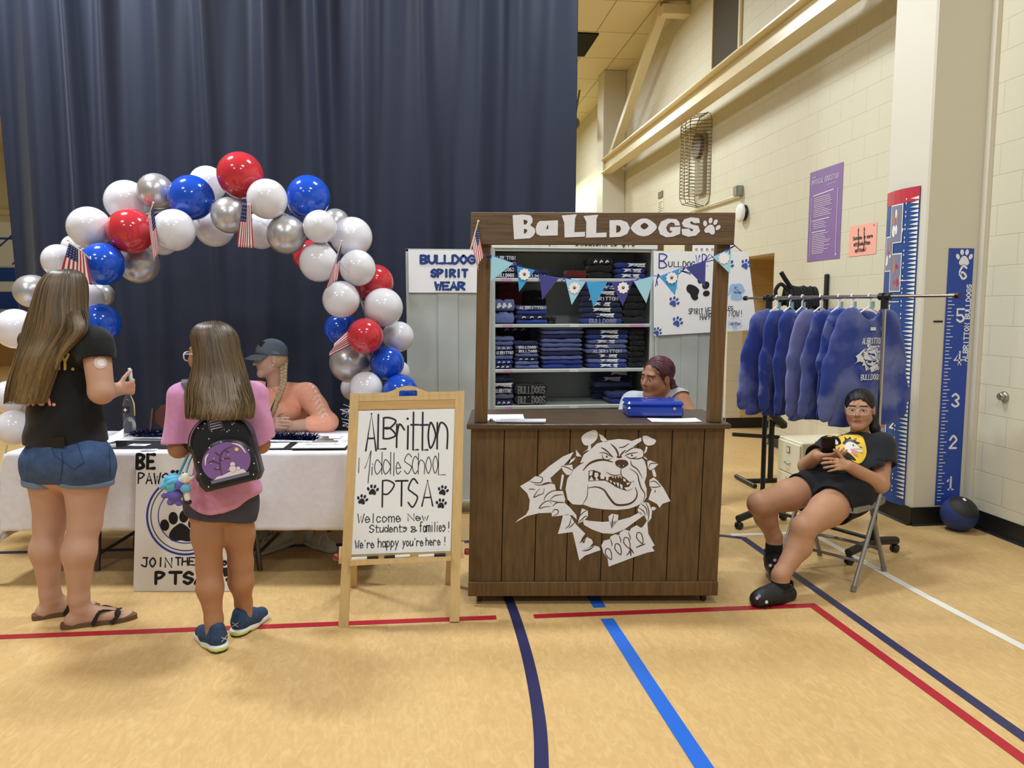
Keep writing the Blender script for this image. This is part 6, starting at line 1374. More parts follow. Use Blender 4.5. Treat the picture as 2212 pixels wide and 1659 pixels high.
def hair_fall(name, par, rings, col0, col1, n_st, wid, seed, flare=0.0, m=None, th0=PI * 1.02, th1=PI * 1.98, under=(60, 48, 38), top=None, k=16, parting=None):
    """rings (py, xl, xr, Yc, half depth): a mass of hair hanging towards the camera, with strands over a solid core"""
    rg = random.Random(seed); R = []
    for py, xl, xr, Yc, b in rings:
        A, B = at(xl, py, Yc), at(xr, py, Yc); R.append(((A + B) / 2, (B - A) / 2, b))
    cs = spline([r[0] for r in R], 4); as_ = spline([r[1] for r in R], 4); bs = [float(q[0]) for q in spline([V(r[2], 0, 0) for r in R], 4)]; N = len(cs); back = V(CF[0], CF[1], 0); back = nrm(back)
    def pt(i, th, s=1.0): return cs[i] + as_[i] * math.cos(th) * s + back * bs[i] * -math.sin(th) * -1 * s
    # th in (pi, 2pi) faces the camera
    core, fs = loft([[pt(i, 2 * PI * j / 20, .93 * min(1, (N - 1 - i) / 5 + .25)) for j in range(20)] for i in range(N - 2)]); core = [tuple(p) for p in core]
    vs, F, C = list(core), list(fs), [np.array(srgb(under))] * len(core); b0, b1 = np.array(srgb(col0)), np.array(srgb(col1))
    for q in range(n_st):
        th = rg.uniform(th0, th1); ln = N - 1 - (0 if rg.random() < .4 else rg.randint(0, max(1, N // 4))); i0 = 0 if rg.random() < .8 else rg.randint(0, N // 3); lift = rg.uniform(.95, 1.03); w_ = wid * rg.uniform(.5, 1.3); ph = rg.uniform(0, 6); am = rg.uniform(0, .05) + flare * .06; tone = rg.uniform(.6, 1.42); hue = rg.uniform(-.07, .07); P = []
        for i in range(i0, ln + 1):
            t = i / (N - 1); a = th + am * math.sin(t * 6 + ph) * t * 2; P.append((pt(i, a, lift + .02 * math.sin(t * 5 + ph)), nrm(pt(i, a, 1) - cs[i] + V(0, 0, .001)), t))
        if len(P) < 3: continue
        if ln == N - 1: e = P[-1][0] + (P[-1][0] - P[-2][0]) * rg.uniform(.2, 1.2); P.append((e, P[-1][1], 1.0))
        n0 = len(vs); kk = len(P)
        for i, (p, nn, t) in enumerate(P):
            tg = nrm(P[min(i + 1, kk - 1)][0] - P[max(i - 1, 0)][0]); s = nrm(np.cross(tg, nn)); n2 = np.cross(s, tg); n2 = n2 if n2 @ nn > 0 else -n2; w2 = w_ * (1 if i < kk - 4 else (.75, .5, .3, .08)[i - kk + 4])
            vs += [p - s * w2, p + n2 * w2 * .6, p + s * w2]; c = (b0 * (1 - t) + b1 * t) * tone * np.array([1 + hue, 1, 1 - hue]); C += [c * .85, c, c * .85]
        for i in range(kk - 1): a = n0 + i * 3; F += [[a, a + 1, a + 4, a + 3], [a + 1, a + 2, a + 5, a + 4]]
    return mesh_obj(name, vs, F, HAIRM(), par, True, np.array(C), world=True)
def swept_hair(par, H, HR, hs, knot, c0, seed, n=220, r=(.0855, .1035, .0895), off=-.018, w_=.0022, hl=1.0, up=0.0):
    rg = random.Random(seed); st = []; r = np.array(r); o = V(0, off, .038); b = np.array(srgb(c0)); vs, fs, cs = [], [], []
    for q in range(n):
        s = rg.uniform(-1.15, 1.15); a = V(.074 * math.sin(s * 1.45) * hl, .022 + .040 * math.cos(s * 1.4), .016 + .074 * math.cos(s * 1.35)) + V(0, rg.uniform(-.05, .004), rg.uniform(-.003, .004)) + V(0, -up, up) - o; e = np.array(knot) + V(rg.uniform(-.018, .018), 0, rg.uniform(-.018, .018)) - o; a = a / r; e = e / r; a = nrm(a); e = nrm(e); om = math.acos(np.clip(a @ e, -1, 1)); P = []
        for i in range(9): t = i / 8; d = (a * math.sin((1 - t) * om) + e * math.sin(t * om)) / math.sin(om); P.append((H + HR @ ((o + d * r * rg.uniform(.985, 1.0) * (.965 if i == 0 else 1)) * hs), HR @ nrm(d / r)))
        n0 = len(vs); c = b * rg.uniform(.55, 1.6)
        for i, (p, nn) in enumerate(P):
            tg = nrm(P[min(i + 1, 8)][0] - P[max(i - 1, 0)][0]); sd_ = nrm(np.cross(tg, nn)); ww = w_ * (.3 if i == 0 else 1); vs += [p - sd_ * ww, p + nn * ww * .7, p + sd_ * ww]; cs += [c * .8, c, c * .8]
        for i in range(8): k = n0 + i * 3; fs += [[k, k + 1, k + 4, k + 3], [k + 1, k + 2, k + 5, k + 4]]
    return mesh_obj('hair_strands', vs, fs, HAIRM(), par, True, np.array(cs), world=True)
def glasses(par, c, R, sc, m, lens_w=.026, lens_h=.021, t=.0022, full=True):
    g = MB(); P = lambda x, y, z: np.asarray(c, float) + R @ (np.array([x, y, z]) * sc)
    for s in (-1, 1):
        pts = []
        for k in range(20): a = 2 * PI * k / 20; e = .75; pts.append(P(s * .033 + lens_w * math.copysign(abs(math.cos(a)) ** e, math.cos(a)), .105 - .10 * (abs(s * .033 + lens_w * math.cos(a)) ** 2) * 6, -.003 + lens_h * math.copysign(abs(math.sin(a)) ** e, math.sin(a))))
        g.tube(pts, t * sc, 6, closed=True); g.tube([P(s * .058, .094, .008), P(s * .074, .05, .008), P(s * .080, .0, .006), P(s * .080, -.02, -.008)], t * sc * .9, 6)
    g.tube([P(-.009, .105, .0), P(0, .108, .005), P(.009, .105, .0)], t * sc, 6); o = g.build('frame', m, par, world=True); return o
# ------------------------------------------------------------ woman in black at the table end
def rpx(r, y): return r * y / 1650.0 * 1.0
SK_A, SK_B, SK_C, SK_D, SK_E = (192, 150, 126), (172, 124, 92), (192, 152, 132), (168, 120, 94), (182, 136, 106)
def tee_mat(n, c): return mat(n, c, .9, sheen=.1, bump=(160, .1), noise=(40, .06))
def woman_black():
    par = persona('person with long brown hair in a black tee and denim shorts holding a white pen', (-1.74, 3.88, 0)); A = at; D = 3.68 / 1650
    Rs, Ls = A(206, 742, 3.83), A(80, 740, 4.03); neck = A(138, 700, 3.92); hip = A(148, 990, 3.93); Rh, Lh = A(188, 1010, 3.88), A(106, 1008, 3.98)
    Rk, Lk = A(184, 1128, 3.86), A(108, 1128, 3.99); Ra, La = A(171, 1306, 3.83), A(109, 1296, 3.97); Re, Rw = A(219, 846, 3.78), A(250, 842, 3.96)
    H = A(136, 640, 3.92); HR = frame_from((.62, .76, -.10), (0, 0, 1)); hs = 1.0
    S = Solid(); head(S, H, HR, hs); S.cone(H + HR @ V(0, -.02, -.06), neck + V(0, 0, -.03), .056, .066, .03)
    top = A(137, 760, 3.94); mid = A(142, 860, 3.94); wst = A(144, 920, 3.94)
    S.cone(Rs, Ls, .06, .06, .04); S.cone(top, mid, .12, .12, .05); S.cone(mid, wst, .12, .13, .05); S.cone(Rh, Lh, .12, .115, .05); S.cone(wst, hip, .13, .13, .05)
    S.chain([Rh, Rk], [.114, .074], .04); S.chain([Lh, Lk], [.106, .07], .04)
    for k, a, c in ((Rk, Ra, .074), (Lk, La, .070)):
        cf = k * .66 + a * .34 + V(-.01, -.022, 0); S.chain([k, cf, a + V(0, 0, .03), a], [.068, c, .043, .040], .03)
    tR, tL = atz(283, 1336, 0), atz(150, 1300, 0); tL = La + nrm(V(.9, .35, 0)) * .19; foot(S, Ra * V(1, 1, 0) + V(0, 0, .075), tR, 1.05); foot(S, La * V(1, 1, 0) + V(0, 0, .075), tL, 1.05)
    S.chain([Rs, Re], [.064, .056], .03); S.chain([Re, Rw], [.055, .034], .02); hd = nrm(V(.72, .66, .05)); hand(S, Rw, hd, nrm(V(-.62, .72, .1)), (1.35, 1.5, 1.6, 1.6), 1, .98, spread=.03, thumb=(.3, .35))
    Le, Lw = A(64, 850, 4.12), A(120, 850, 4.28); S.chain([Ls, Le], [.06, .052], .03); S.chain([Le, Lw], [.05, .033], .02); hand(S, Lw, V(.7, .6, .1), V(0, 0, -1), (.6, .7, .8, .9), -1, .95)
    body = sd('body', S, skinm(), par, .0052, face_cols(H, HR, hs, SK_A))
    # black tee
    T = Solid(); T.cone(Rs + V(-.02, 0, -.01), Ls + V(.02, 0, -.01), .075, .075, .05); T.cone(top + V(0, 0, .03), mid, .14, .14, .06); T.cone(mid, wst, .14, .145, .06); T.cone(wst, A(148, 985, 3.93), .145, .15, .05); T.cone(wst + V(.045, -.02, .1), A(183, 985, 3.90), .112, .122, .05); T.cone(wst + V(-.06, .03, .1), A(105, 985, 3.97), .112, .118, .05)
    T.cone(neck + V(0, 0, -.04), neck + V(0, 0, -.0), .072, .07, .03); T.cone(Rs, Rs * .42 + Re * .58, .083, .080, .03); T.cone(Ls, Ls * .5 + Le * .5, .078, .07, .03)
    T.cone(Rs * .36 + Re * .64, Rs * .2 + Re * .8, .10, .10, .004, 's'); T.wrinkle(.007, 28, 4, 5, [V(.2, .3, 1), V(.5, .2, 1), V(-.4, .1, 1), V(.1, .6, .9), V(.8, 0, .6)]); T.plane(A(150, 955, 3.93), V(.03, 0, -1), .006)
    tee = sd('shirt', T, tee_mat('black_tee', (17, 17, 19)), par, .0055)
    # denim shorts with rolled cuffs
    B = Solid(); B.cone(Rh + V(-.012, 0, .03), Lh + V(.005, 0, .03), .132, .128, .05); B.cone(A(148, 940, 3.93), hip, .145, .145, .05); B.cone(Rh, Rh * .5 + Rk * .5, .126, .112, .035); B.cone(Lh, Lh * .55 + Lk * .45, .119, .104, .035); B.ell(A(182, 1000, 3.79), .075, None, .07); B.ell(A(108, 1000, 3.89), .07, None, .07)
    B.plane(A(190, 1040, 3.86), V(.04, 0, -1), .004); B.plane(A(150, 941, 3.93), V(0, 0, 1), .004); B.wrinkle(.0028, 40, 8)
    sh = sd('shorts', B, mat('denim', (58, 82, 122), .85, noise=(26, .18), bump=(400, .15)), par, .005)
    for nm, h_, k_, r0, t0 in (('R', Rh, Rk, .124, .205), ('L', Lh, Lk, .122, .185)):
        d = k_ - h_; C = Solid(); C.cone(h_ + d * (t0 - .04), h_ + d * (t0 + .16), r0 + .001, r0 - .004, .01); C.plane(h_ + d * (t0 + .115), d, .004); C.plane(h_ + d * t0, -d, .004); sd('cuff', C, mat('denim_cuff', (112, 132, 160), .85, bump=(400, .15)), par, .005)
    f = Decal([sh], .0016); f.mat(0); P_ = [(112, 966), (168, 958), (181, 1000), (160, 1014), (118, 984)]
    for a, b in zip(P_, P_[1:] + P_[:1]): f.stroke([a, b], 1.3, cap=False)
    f.stroke([tuple(q) for q in spline([V(133, 975), V(136, 1000), V(130, 1040)], 5)], 1.3, cap=False); f.stroke([(236, 968), (238, 1030)], 1.0, cap=False); f.build('stitching', [mat('denim_seam', (36, 52, 84), .8)], par, world=True)
    ph = thing('phone', 'black phone sticking out of the back pocket of the denim shorts', 'phone', Decal([tee, sh]).p3(127, 957) - CF * .004, 0, None, (0, -.12, -.35)); MB().box((0, 0, .005), (.072, .009, .05), None, .003).build('case', BLACKBASE, ph); MB().box((0, -.005, .005), (.06, .001, .04)).build('glass', mat('phone_back', (16, 16, 18), .45), ph)
    f = Decal([tee], .0022); f.mat(0); f.word('NY.', 112, 797, 161, 765, 5.6); f.mat(1, 1); f.word('URA.', 52, 874, 121, 846, 6.2); f.build('back_lettering', [mat('gold_print', (206, 176, 90), .6), mat('pink_print', (222, 150, 150), .6)], tee, world=True)
    f = Decal([body], .0015); f.mat(0); f.disc(217, 783, 14, 20); f.mat(1); f.disc(218, 784, 8, 16); f.build('arm_sensor', [mat('tape_clear', (222, 196, 182), .6), mat('sensor_white', (232, 230, 228), .4)], body, world=True)
    # sandals
    for an, toe, lab in ((Ra, tR, 'R'), (La, tL, 'L')):
        d = nrm((toe - an) * V(1, 1, 0)); lt = V(d[1], -d[0], 0); c = an * V(1, 1, 0); L0 = np.linalg.norm((toe - an)[:2]); pts = [(-.085, .0), (-.07, .032), (0, .036), (L0 * .6, .05), (L0 * .95, .044), (L0 + .025, .01), (L0 + .02, -.02), (L0 * .8, -.048), (L0 * .4, -.04), (0, -.036), (-.07, -.032)]
        pts = [tuple(q) for q in spline(pts, 3, True)]; m = MB(); m.prism(pts, .022, c + V(0, 0, .001), d, -lt if np.cross(d, -lt)[2] > 0 else lt); o = m.build('sandal', mat('cork_sole', (104, 78, 54), .8), par, world=True)
        g = MB()
        for u, w_ in ((.06, .055), (L0 * .62, .06)):
            q = spline([c + d * u + lt * w_ * .95 + V(0, 0, .012), c + d * (u + .03) + lt * w_ * .6 + V(0, 0, .07 if u < .1 else .045), c + d * (L0 * .70) + lt * .004 + V(0, 0, .056), ], 4); q2 = spline([c + d * u - lt * w_ * .95 + V(0, 0, .012), c + d * (u + .03) - lt * w_ * .6 + V(0, 0, .07 if u < .1 else .045), c + d * (L0 * .70) - lt * .004 + V(0, 0, .056)], 4)
            for Q in (q, q2):
                for i in range(len(Q) - 1): g.bar(Q[i], Q[i + 1] + (Q[i + 1] - Q[i]) * .15, .027, .005, V(0, 0, 1))
        g.tube([c + d * L0 * .70 + V(0, 0, .055), c + d * L0 * .78 + V(0, 0, .02)], .006, 6); g.build('strap', mat('sandal_black', (26, 25, 26), .6), o, world=True)
    hair_fall('hair', par, [(583, 140, 158, 3.92, .012), (586, 124, 170, 3.92, .055), (594, 108, 181, 3.92, .09), (618, 92, 188, 3.91, .115), (660, 78, 189, 3.89, .118), (700, 62, 190, 3.86, .105), (735, 49, 164, 3.82, .075), (775, 36, 132, 3.775, .06), (815, 22, 118, 3.77, .05), (845, 14, 108, 3.765, .042), (868, 10, 100, 3.76, .038)], (72, 58, 46), (126, 102, 66), 900, .0042, 5, 1.0, under=(62, 48, 36))
    hair_fall('hair_lock', par, [(660, 150, 178, 3.90, .05), (684, 148, 187, 3.81, .045), (714, 144, 188, 3.752, .022), (742, 128, 164, 3.748, .012), (772, 118, 136, 3.752, .008), (796, 112, 124, 3.756, .005)], (86, 70, 54), (138, 116, 84), 70, .003, 6, 1.0, under=(40, 32, 26))
    hc = Rw + hd * .086 + nrm(V(-.62, .72, .1)) * .026; pn = thing('pen', 'white pen held upright by the person in the black tee', 'pen', hc + V(0, 0, .012), 0, None, (.05, -.05, 0)); MB().lathe([(0, -.05), (.004, -.05), (.0075, -.04), (.0085, .03), (.0085, .075), (.006, .082), (0, .083)]).build('barrel', PAPERW, pn); MB().box((.009, 0, .05), (.003, .005, .05), None, .001).build('pocket_clip', PAPERW, pn)
woman_black()

# ------------------------------------------------------------ girl in pink with the backpack
def girl_pink():
    par = persona('child with long brown hair in a pink tee wearing a black starry backpack', (-.90, 3.55, 0)); A = at
    Ls, Rs = A(398, 858, 3.56), A(546, 858, 3.62); neck = A(462, 828, 3.58); hip = A(476, 1070, 3.58); Lh, Rh = A(446, 1090, 3.56), A(512, 1090, 3.60); Lk, Rk = A(452, 1222, 3.52), A(520, 1218, 3.62); La, Ra = A(463, 1362, 3.50), A(527, 1326, 3.67)
    H = A(452, 766, 3.58); HR = frame_from((-.80, .58, -.06)); hs = .97; S = Solid(); head(S, H, HR, hs); S.cone(H + HR @ V(0, -.02, -.06), neck + V(0, 0, -.03), .045, .052, .03)
    S.cone(Ls, Rs, .045, .045, .03); top, mid = A(470, 880, 3.58), A(474, 980, 3.58); S.cone(top, mid, .10, .10, .05); S.cone(mid, hip, .10, .11, .05); S.cone(Lh, Rh, .085, .085, .04)
    for h_, k_, a_, r in ((Lh, Lk, La, .076), (Rh, Rk, Ra, .074)):
        cf = k_ * .68 + a_ * .32 + V(0, -.014, 0); S.chain([h_, h_ * .5 + k_ * .5, k_, cf, a_ + V(0, 0, .05), a_], [r, .068, .053, .055, .036, .034], .03)
        S.cone(a_, a_ * V(1, 1, 0) + V(0, 0, .05), .034, .036, .02)
    Le, Lw = A(386, 968, 3.54), A(400, 975, 3.74); Re, Rw = A(563, 960, 3.62), A(548, 950, 3.80); S.chain([Ls, Le, Lw], [.046, .042, .03], .02); S.chain([Rs, Re, Rw], [.046, .040, .03], .02)
    hand(S, Lw, V(.3, .9, .1), V(0, 0, -1), (.5, .6, .7, .8), 1, .85); hand(S, Rw, V(-.5, .8, .1), V(0, 0, -1), (.5, .6, .7, .8), -1, .85)
    body = sd('body', S, skinm(), par, .0048, face_cols(H, HR, hs, SK_B))
    T = Solid(); T.cone(Ls + V(.02, 0, -.012), Rs + V(-.02, 0, -.012), .066, .066, .05); T.cone(top, mid, .135, .14, .07); T.cone(mid, A(478, 1060, 3.58), .14, .15, .06)
    for x, y, Y_, r in ((424, 1085, 3.55, .070), (455, 1100, 3.50, .07), (505, 1095, 3.52, .075), (546, 1050, 3.58, .066), (540, 1080, 3.62, .07), (470, 1090, 3.64, .09)): T.cone(A(472, 985, 3.58), A(x, y + 34, Y_), .10, r, .05)
    T.cone(Ls, Ls * .04 + Le * .96, .074, .080, .035); T.cone(Rs, Rs * .04 + Re * .96, .068, .074, .03); T.cone(Ls * .06 + Le * .94 + V(-.02, 0, -.075), Ls * .06 + Le * .94 + V(.03, .0, -.085), .10, .10, .004, 's'); T.cone(Rs * .06 + Re * .94 + V(.03, 0, -.075), Rs * .06 + Re * .94 + V(-.02, 0, -.08), .10, .10, .004, 's')
    T.cone(neck + V(0, 0, -.05), neck + V(0, 0, -.025), .062, .058, .03); a, b, c = A(390, 1098, 3.5), A(470, 1118, 3.5), A(580, 1078, 3.5); T.plane(A(470, 1119, 3.45), V(-.30, .10, -.95), .03); T.plane(A(470, 1119, 3.45), V(.37, .10, -.93), .03)
    T.wrinkle(.010, 24, 11, 5, [V(1, .1, .15), V(.9, .4, .1), V(.8, -.3, .3), V(.6, .3, .6), V(.5, .8, .1)])
    tee = sd('shirt', T, tee_mat('pink_tee', (206, 142, 184)), par, .0052)
    B = Solid(); B.cone(Lh + V(0, 0, .03), Rh + V(0, 0, .03), .10, .10, .03); B.cone(Lh, Lh * .72 + Lk * .28, .088, .082, .02); B.cone(Rh, Rh * .72 + Rk * .28, .088, .08, .02); B.cone(Lh + V(0, 0, -.02), Rh + V(0, 0, -.02), .095, .095, .02); B.plane(Lh + V(0, 0, -.052), V(-.22, 0, -1), .004); sd('shorts', B, mat('grey_shorts', (66, 66, 84), .85), par, .005)
    # trainers
    for a_, d, nm in ((La, nrm(V(-.62, .78, 0)), 'l'), (Ra, nrm(V(.42, .9, 0)), 'r')):
        c = a_ * V(1, 1, 0); lt = V(d[1], -d[0], 0); up = Solid(); hl, tc = c - d * .03, c + d * .13
        up.cone(hl + V(0, 0, .055), c + d * .05 + V(0, 0, .05), .042, .042, .02); up.cone(c + d * .05 + V(0, 0, .045), tc + V(0, 0, .035), .043, .034, .03); up.cone(hl + V(0, 0, .07), hl + V(0, 0, .098), .038, .035, .02); up.cone(c + V(0, 0, .08), c + V(0, 0, .13), .034, .032, .004, 's'); up.plane(c + V(0, 0, .02), V(0, 0, -1), .004); sh = sd('shoe', up, mat('trainer_blue', (42, 66, 96), .8, noise=(90, .3)), par, .0045)
        so = Solid(); so.cone(hl - d * .01 + V(0, 0, .02), c + d * .04 + V(0, 0, .018), .043, .043, .015); so.cone(c + d * .04 + V(0, 0, .018), tc + d * .01 + V(0, 0, .018), .044, .036, .015); so.plane(c + V(0, 0, .034), V(0, 0, 1), .006); so.plane(c + V(0, 0, .002), V(0, 0, -1), .003)
        lime, whi, nv = (np.array(srgb(q)) for q in ((214, 226, 96), (228, 228, 226), (36, 56, 82)))
        def sc(v, c=c, d=d): u = (v - c) @ d; o = np.tile(whi, (len(v), 1)); m = (v[:, 2] < .018 - .1 * (u + .02)) & (u < .03); o[m] = lime; o[(v[:, 2] < .012) & (u < .0)] = nv; return o
        sd('sole', so, mat('sole_foam', (228, 228, 226), .6, attr=True), sh, .004, sc) if False else solid_obj('sole', so, mat('sole_foam', (228, 228, 226), .6, attr=True), sh, .004, sc, 1, np.array(par.location))
        mk = MB(); bx = hl - d * .040 + V(0, 0, .062) + lt * (.012 if nm == 'l' else .006); n_ = nrm(-d + lt * .15)
        f = Flat(bx + n_ * .004, np.cross(V(0, 0, 1), n_), V(0, 0, 1), .001); f.mat(0)
        for sg in (1, -1): f.stroke([tuple(q) for q in spline([V(-.015, sg * .010), V(0, sg * .002), V(.015, sg * .010)], 4)], .004)
        f.build('heel_mark', [mat('mark_grey', (196, 204, 212), .5)], sh, world=True)
    hair_fall('hair', par, [(694, 454, 472, 3.58, .012), (698, 438, 486, 3.58, .055), (707, 424, 500, 3.58, .09), (726, 418, 514, 3.575, .112), (765, 425, 522, 3.56, .118), (805, 418, 532, 3.53, .11), (840, 406, 541, 3.47, .10), (866, 404, 547, 3.415, .08), (886, 403, 548, 3.38, .068), (902, 404, 547, 3.365, .06)], (66, 52, 41), (110, 89, 60), 900, .0036, 9, 1.1, under=(52, 40, 30))
    gl = glasses(par, H, HR, hs, mat('clear_frame', (214, 216, 220), .2, coat=.4), t=.0032)
    # backpack
    C = A(486, 972, 3.37); bx = nrm(V(.955, .10, .235)); by = nrm(V(-.22, .10, .97)); bz = np.cross(bx, by); bx = np.cross(by, bz)
    bp = thing('backpack', 'black starry mini backpack with purple globe picture on the pink tee', 'backpack', C, 0, None, Matrix(np.stack([bx, -bz, by], 1)).to_euler())
    VB = mat('black_vinyl', (24, 22, 26), .38, spec=.5)
    def arch(w_, h_, r=.5, n=28):
        p = [(-w_ / 2 + .02, -h_ / 2), (w_ / 2 - .02, -h_ / 2), (w_ / 2, -h_ / 2 + .03)]; hh = h_ / 2 - w_ / 2 * .92
        for k in range(n + 1): a = PI * k / n; p.append((w_ / 2 * math.cos(a), hh + w_ / 2 * .92 * math.sin(a)))
        return p + [(-w_ / 2, -h_ / 2 + .03)]
    def puff(mb, w_, h_, y0, y1, bev):
        n_ = arch(w_, h_); rings = []
        for k in range(7):
            t = k / 6; e = math.sqrt(max(0, 1 - max(0, (t - .55) / .45) ** 2)); s = (w_ / 2 - bev * (1 - e)) / (w_ / 2); rings.append([V(u * s, -(y0 + (y1 - y0) * t), v * s) for u, v in n_])
        vs, fs = loft(rings); mb.add(vs, [q[::-1] for q in fs], False); return mb
    puff(MB(), .262, .315, -.055, .055, .018).build('main_bag', VB, bp); puff(MB(), .235, .20, .05, .088, .014).build('front_pocket', VB, bp, loc=(.008, 0, -.052))
    g = MB(); q = arch(.264, .317); g.tube([V(u, -.043, v) for u, v in q[3:-1]], .0035, 6); g.tube([V(u * .985, -.052, v * .985) for u, v in q[3:-1]], .002, 6); g.build('zipper', mat('zip_grey', (86, 86, 96), .3, .6), bp)
    f = Flat((.010, -.0895, -.052), (1, 0, 0), (0, 0, 1)); f.mat(0); gl_ = [(.098 * math.cos(a), .004 + .082 * math.sin(a)) for a in np.linspace(-.85, PI + .85, 30)]; f.poly(gl_)
    f.mat(1, 2); f.poly([(-.07, -.062), (.07, -.062), (.06, -.042), (.02, -.036), (-.02, -.046), (-.05, -.048)]); f.mat(2, 3); f.rect(-.078, -.072, .078, -.058)
    f.mat(3, 3)
    for p_ in (((-.03, -.05), (-.028, -.01), (-.02, .03), (.005, .055), (.04, .062)), ((-.026, 0), (-.05, .02), (-.07, .018)), ((-.024, .015), (.0, .02), (.02, .012)), ((-.02, .035), (-.035, .055)), ((-.03, -.02), (-.055, -.012)), ((.005, .052), (.02, .04))): f.stroke([tuple(q) for q in spline([V(*z) for z in p_], 4)], .005, True)
    f.mat(4, 4); f.disc(.052, .045, .009, 10); f.mat(1, 5); f.disc(.052, .045, .005, 8); f.mat(5, 4); [f.disc(u, v, .003, 8) for u, v in ((-.06, .012), (-.045, .03), (-.01, .018), (.015, .03), (-.04, -.012), (.0, -.03))]; f.mat(1, 4); [f.disc(u, v, r, 10) for u, v, r in ((.018, -.03, .014), (.022, -.012, .010), (.04, -.034, .008))]
    f.stroke([tuple(q) for q in spline([V(.04, .075), V(.07, .055), V(.084, .02)], 5)], .008, True); f.stroke([tuple(q) for q in spline([V(-.084, .01), V(-.075, .04), V(-.06, .055)], 5)], .007, True)
    f.build('globe_picture', [mat('globe_purple', (126, 92, 150), .3), mat('globe_snow', (222, 208, 214), .5), mat('globe_base', (104, 106, 128), .5), mat('globe_branch', (74, 52, 58), .6), mat('globe_gold', (220, 178, 92), .4), mat('globe_pink', (226, 150, 170), .4)], bp)
    f = Flat((0, -.0565, .06), (1, 0, 0), (0, 0, 1)); rg = random.Random(3); f.mat(0)
    for k in range(26):
        u, v = rg.uniform(-.105, .105), rg.uniform(0, .09)
        if u * u / .0135 + (max(v, 0) / .098) ** 2 < .62 or True:
            s = rg.uniform(.002, .005)
            if u * u + (v * 1.15) ** 2 < .0112: f.poly([(u - s, v), (u, v - s * .3), (u + s, v), (u, v + s * .3)]); f.poly([(u, v - s), (u + s * .3, v), (u, v + s), (u - s * .3, v)])
    f.mat(1); f.rect(-.032, .035, .028, .085); f.mat(0, 3); [f.stroke([(-.024, .072 - .011 * k), (.02, .072 - .011 * k)], .002, cap=False) for k in range(4)]; f.build('star_print', [mat('star_white', (216, 214, 226), .5), mat('patch_purple', (66, 58, 84), .5)], bp)
    f = Flat((.008, -.0895, -.052), (1, 0, 0), (0, 0, 1)); f.mat(0); [f.disc(u, v, .003, 8) for u, v in ((-.108, -.02), (-.105, .03), (.108, -.03), (-.09, -.08), (.095, -.075), (.0, .09 + .0), (-.05, .078), (.1, .03))]; f.build('star_dots', [mat('star_white', (216, 214, 226), .5)], bp)
    for sg, sh_ in ((-1, Ls), (1, Rs)):
        up_ = sh_ + V(.028 * -sg, -.03, .068); P0 = C + by * .12 + bx * sg * .06 - bz * .05; Q = spline([P0, P0 * .5 + up_ * .5 + V(0, .02, .0), up_ + V(0, -.03, .0), up_ + V(0, .03, .005), up_ + V(0, .09, -.05)], 5); g = MB()
        for i in range(len(Q) - 1): g.bar(Q[i], Q[i + 1] + (Q[i + 1] - Q[i]) * .2, .04, .007, V(0, -.4, 1))
        o = g.build('shoulder_strap', mat('strap_grey', (96, 94, 106), .4), bp, world=True)
    g = MB(); a = C - by * .10 - bx * .13 - bz * .02; Q = spline([a, a + V(-.03, .06, .01), a + V(-.035, .12, .06), A(398, 960, 3.5)], 5)
    for i in range(len(Q) - 1): g.bar(Q[i], Q[i + 1], .03, .005, V(-1, -.5, .2))
    g.build('side_strap', VB, bp, world=True)
    # plush charms
    K = A(378, 1048, 3.36); ch = thing('plush_charm', 'fluffy blue plush charm hanging from the backpack strap', 'plush charm', K); FZ = mat('fluff_blue', (88, 178, 214), .95, sheen=.5); PU = mat('plush_purple', (104, 92, 176), .9)
    F_ = Solid(); F_.ell(K + V(-.004, 0, .012), (.044, .036, .036), None, .01); F_.ell(K + V(-.03, 0, -.004), (.024, .022, .022), None, .02); F_.wrinkle(.008, 190, 2, 6); solid_obj('fluff', F_, FZ, ch, .0035, None, 0, K)
    F_ = Solid(); F_.ell(K + V(.0, -.006, -.04), (.034, .026, .026), None, .01); F_.ell(K + V(-.018, -.008, -.072), (.016, .014, .014), None, .008); F_.ell(K + V(.016, -.008, -.076), (.016, .014, .014), None, .008); F_.ell(K + V(.026, -.03, .006), (.02, .012, .02), None, .004); F_.ell(K + V(-.045, 0, -.045), (.014, .012, .012), None, .01); solid_obj('plush_body', F_, PU, ch, .0032, None, 1, K)
    MB().tube([V(.01, 0, .03), V(.03, .02, .08), V(.045, .04, .12)], .006, 8).build('loop', mat('loop_teal', (86, 150, 170), .6), ch)
    K2 = A(402, 1052, 3.335); c2 = thing('plush_charm', 'white and orange plush charm beside the fluffy blue one', 'plush charm', K2); F_ = Solid(); F_.ell(K2 + V(0, 0, .038), (.020, .017, .024), None, .008); F_.cone(K2 + V(.012, 0, .03), K2 + V(.034, 0, .045), .008, .005, .006); F_.cone(K2 + V(.0, 0, -.02), K2 + V(.004, 0, -.05), .014, .013, .006); F_.cone(K2 + V(-.02, 0, .02), K2 + V(-.022, 0, .035), .009, .009, .006); solid_obj('plush_body', F_, mat('plush_cream', (222, 216, 204), .9), c2, .0032, None, 1, K2)
    MB().ball((0, -.006, -.005), (.024, .016, .02)).build('shirt', mat('plush_sky', (98, 172, 206), .9), c2); m = MB(); [m.ball(V(math.cos(a) * .027, -.008, -.003 + math.sin(a) * .024), (.008, .006, .006), 8, 6) for a in (0, 1.3, 3.1, 4.6)]; m.build('trim', mat('plush_orange', (224, 116, 78), .8), c2); MB().ball((.006, 0, -.066), (.015, .015, .012)).build('boot', BLACKBASE, c2); MB().tube([V(0, .0, .055), V(.01, .02, .10), V(.02, .04, .13)], .004, 6).build('loop', mat('loop_teal', (86, 150, 170), .6), c2)
girl_pink()
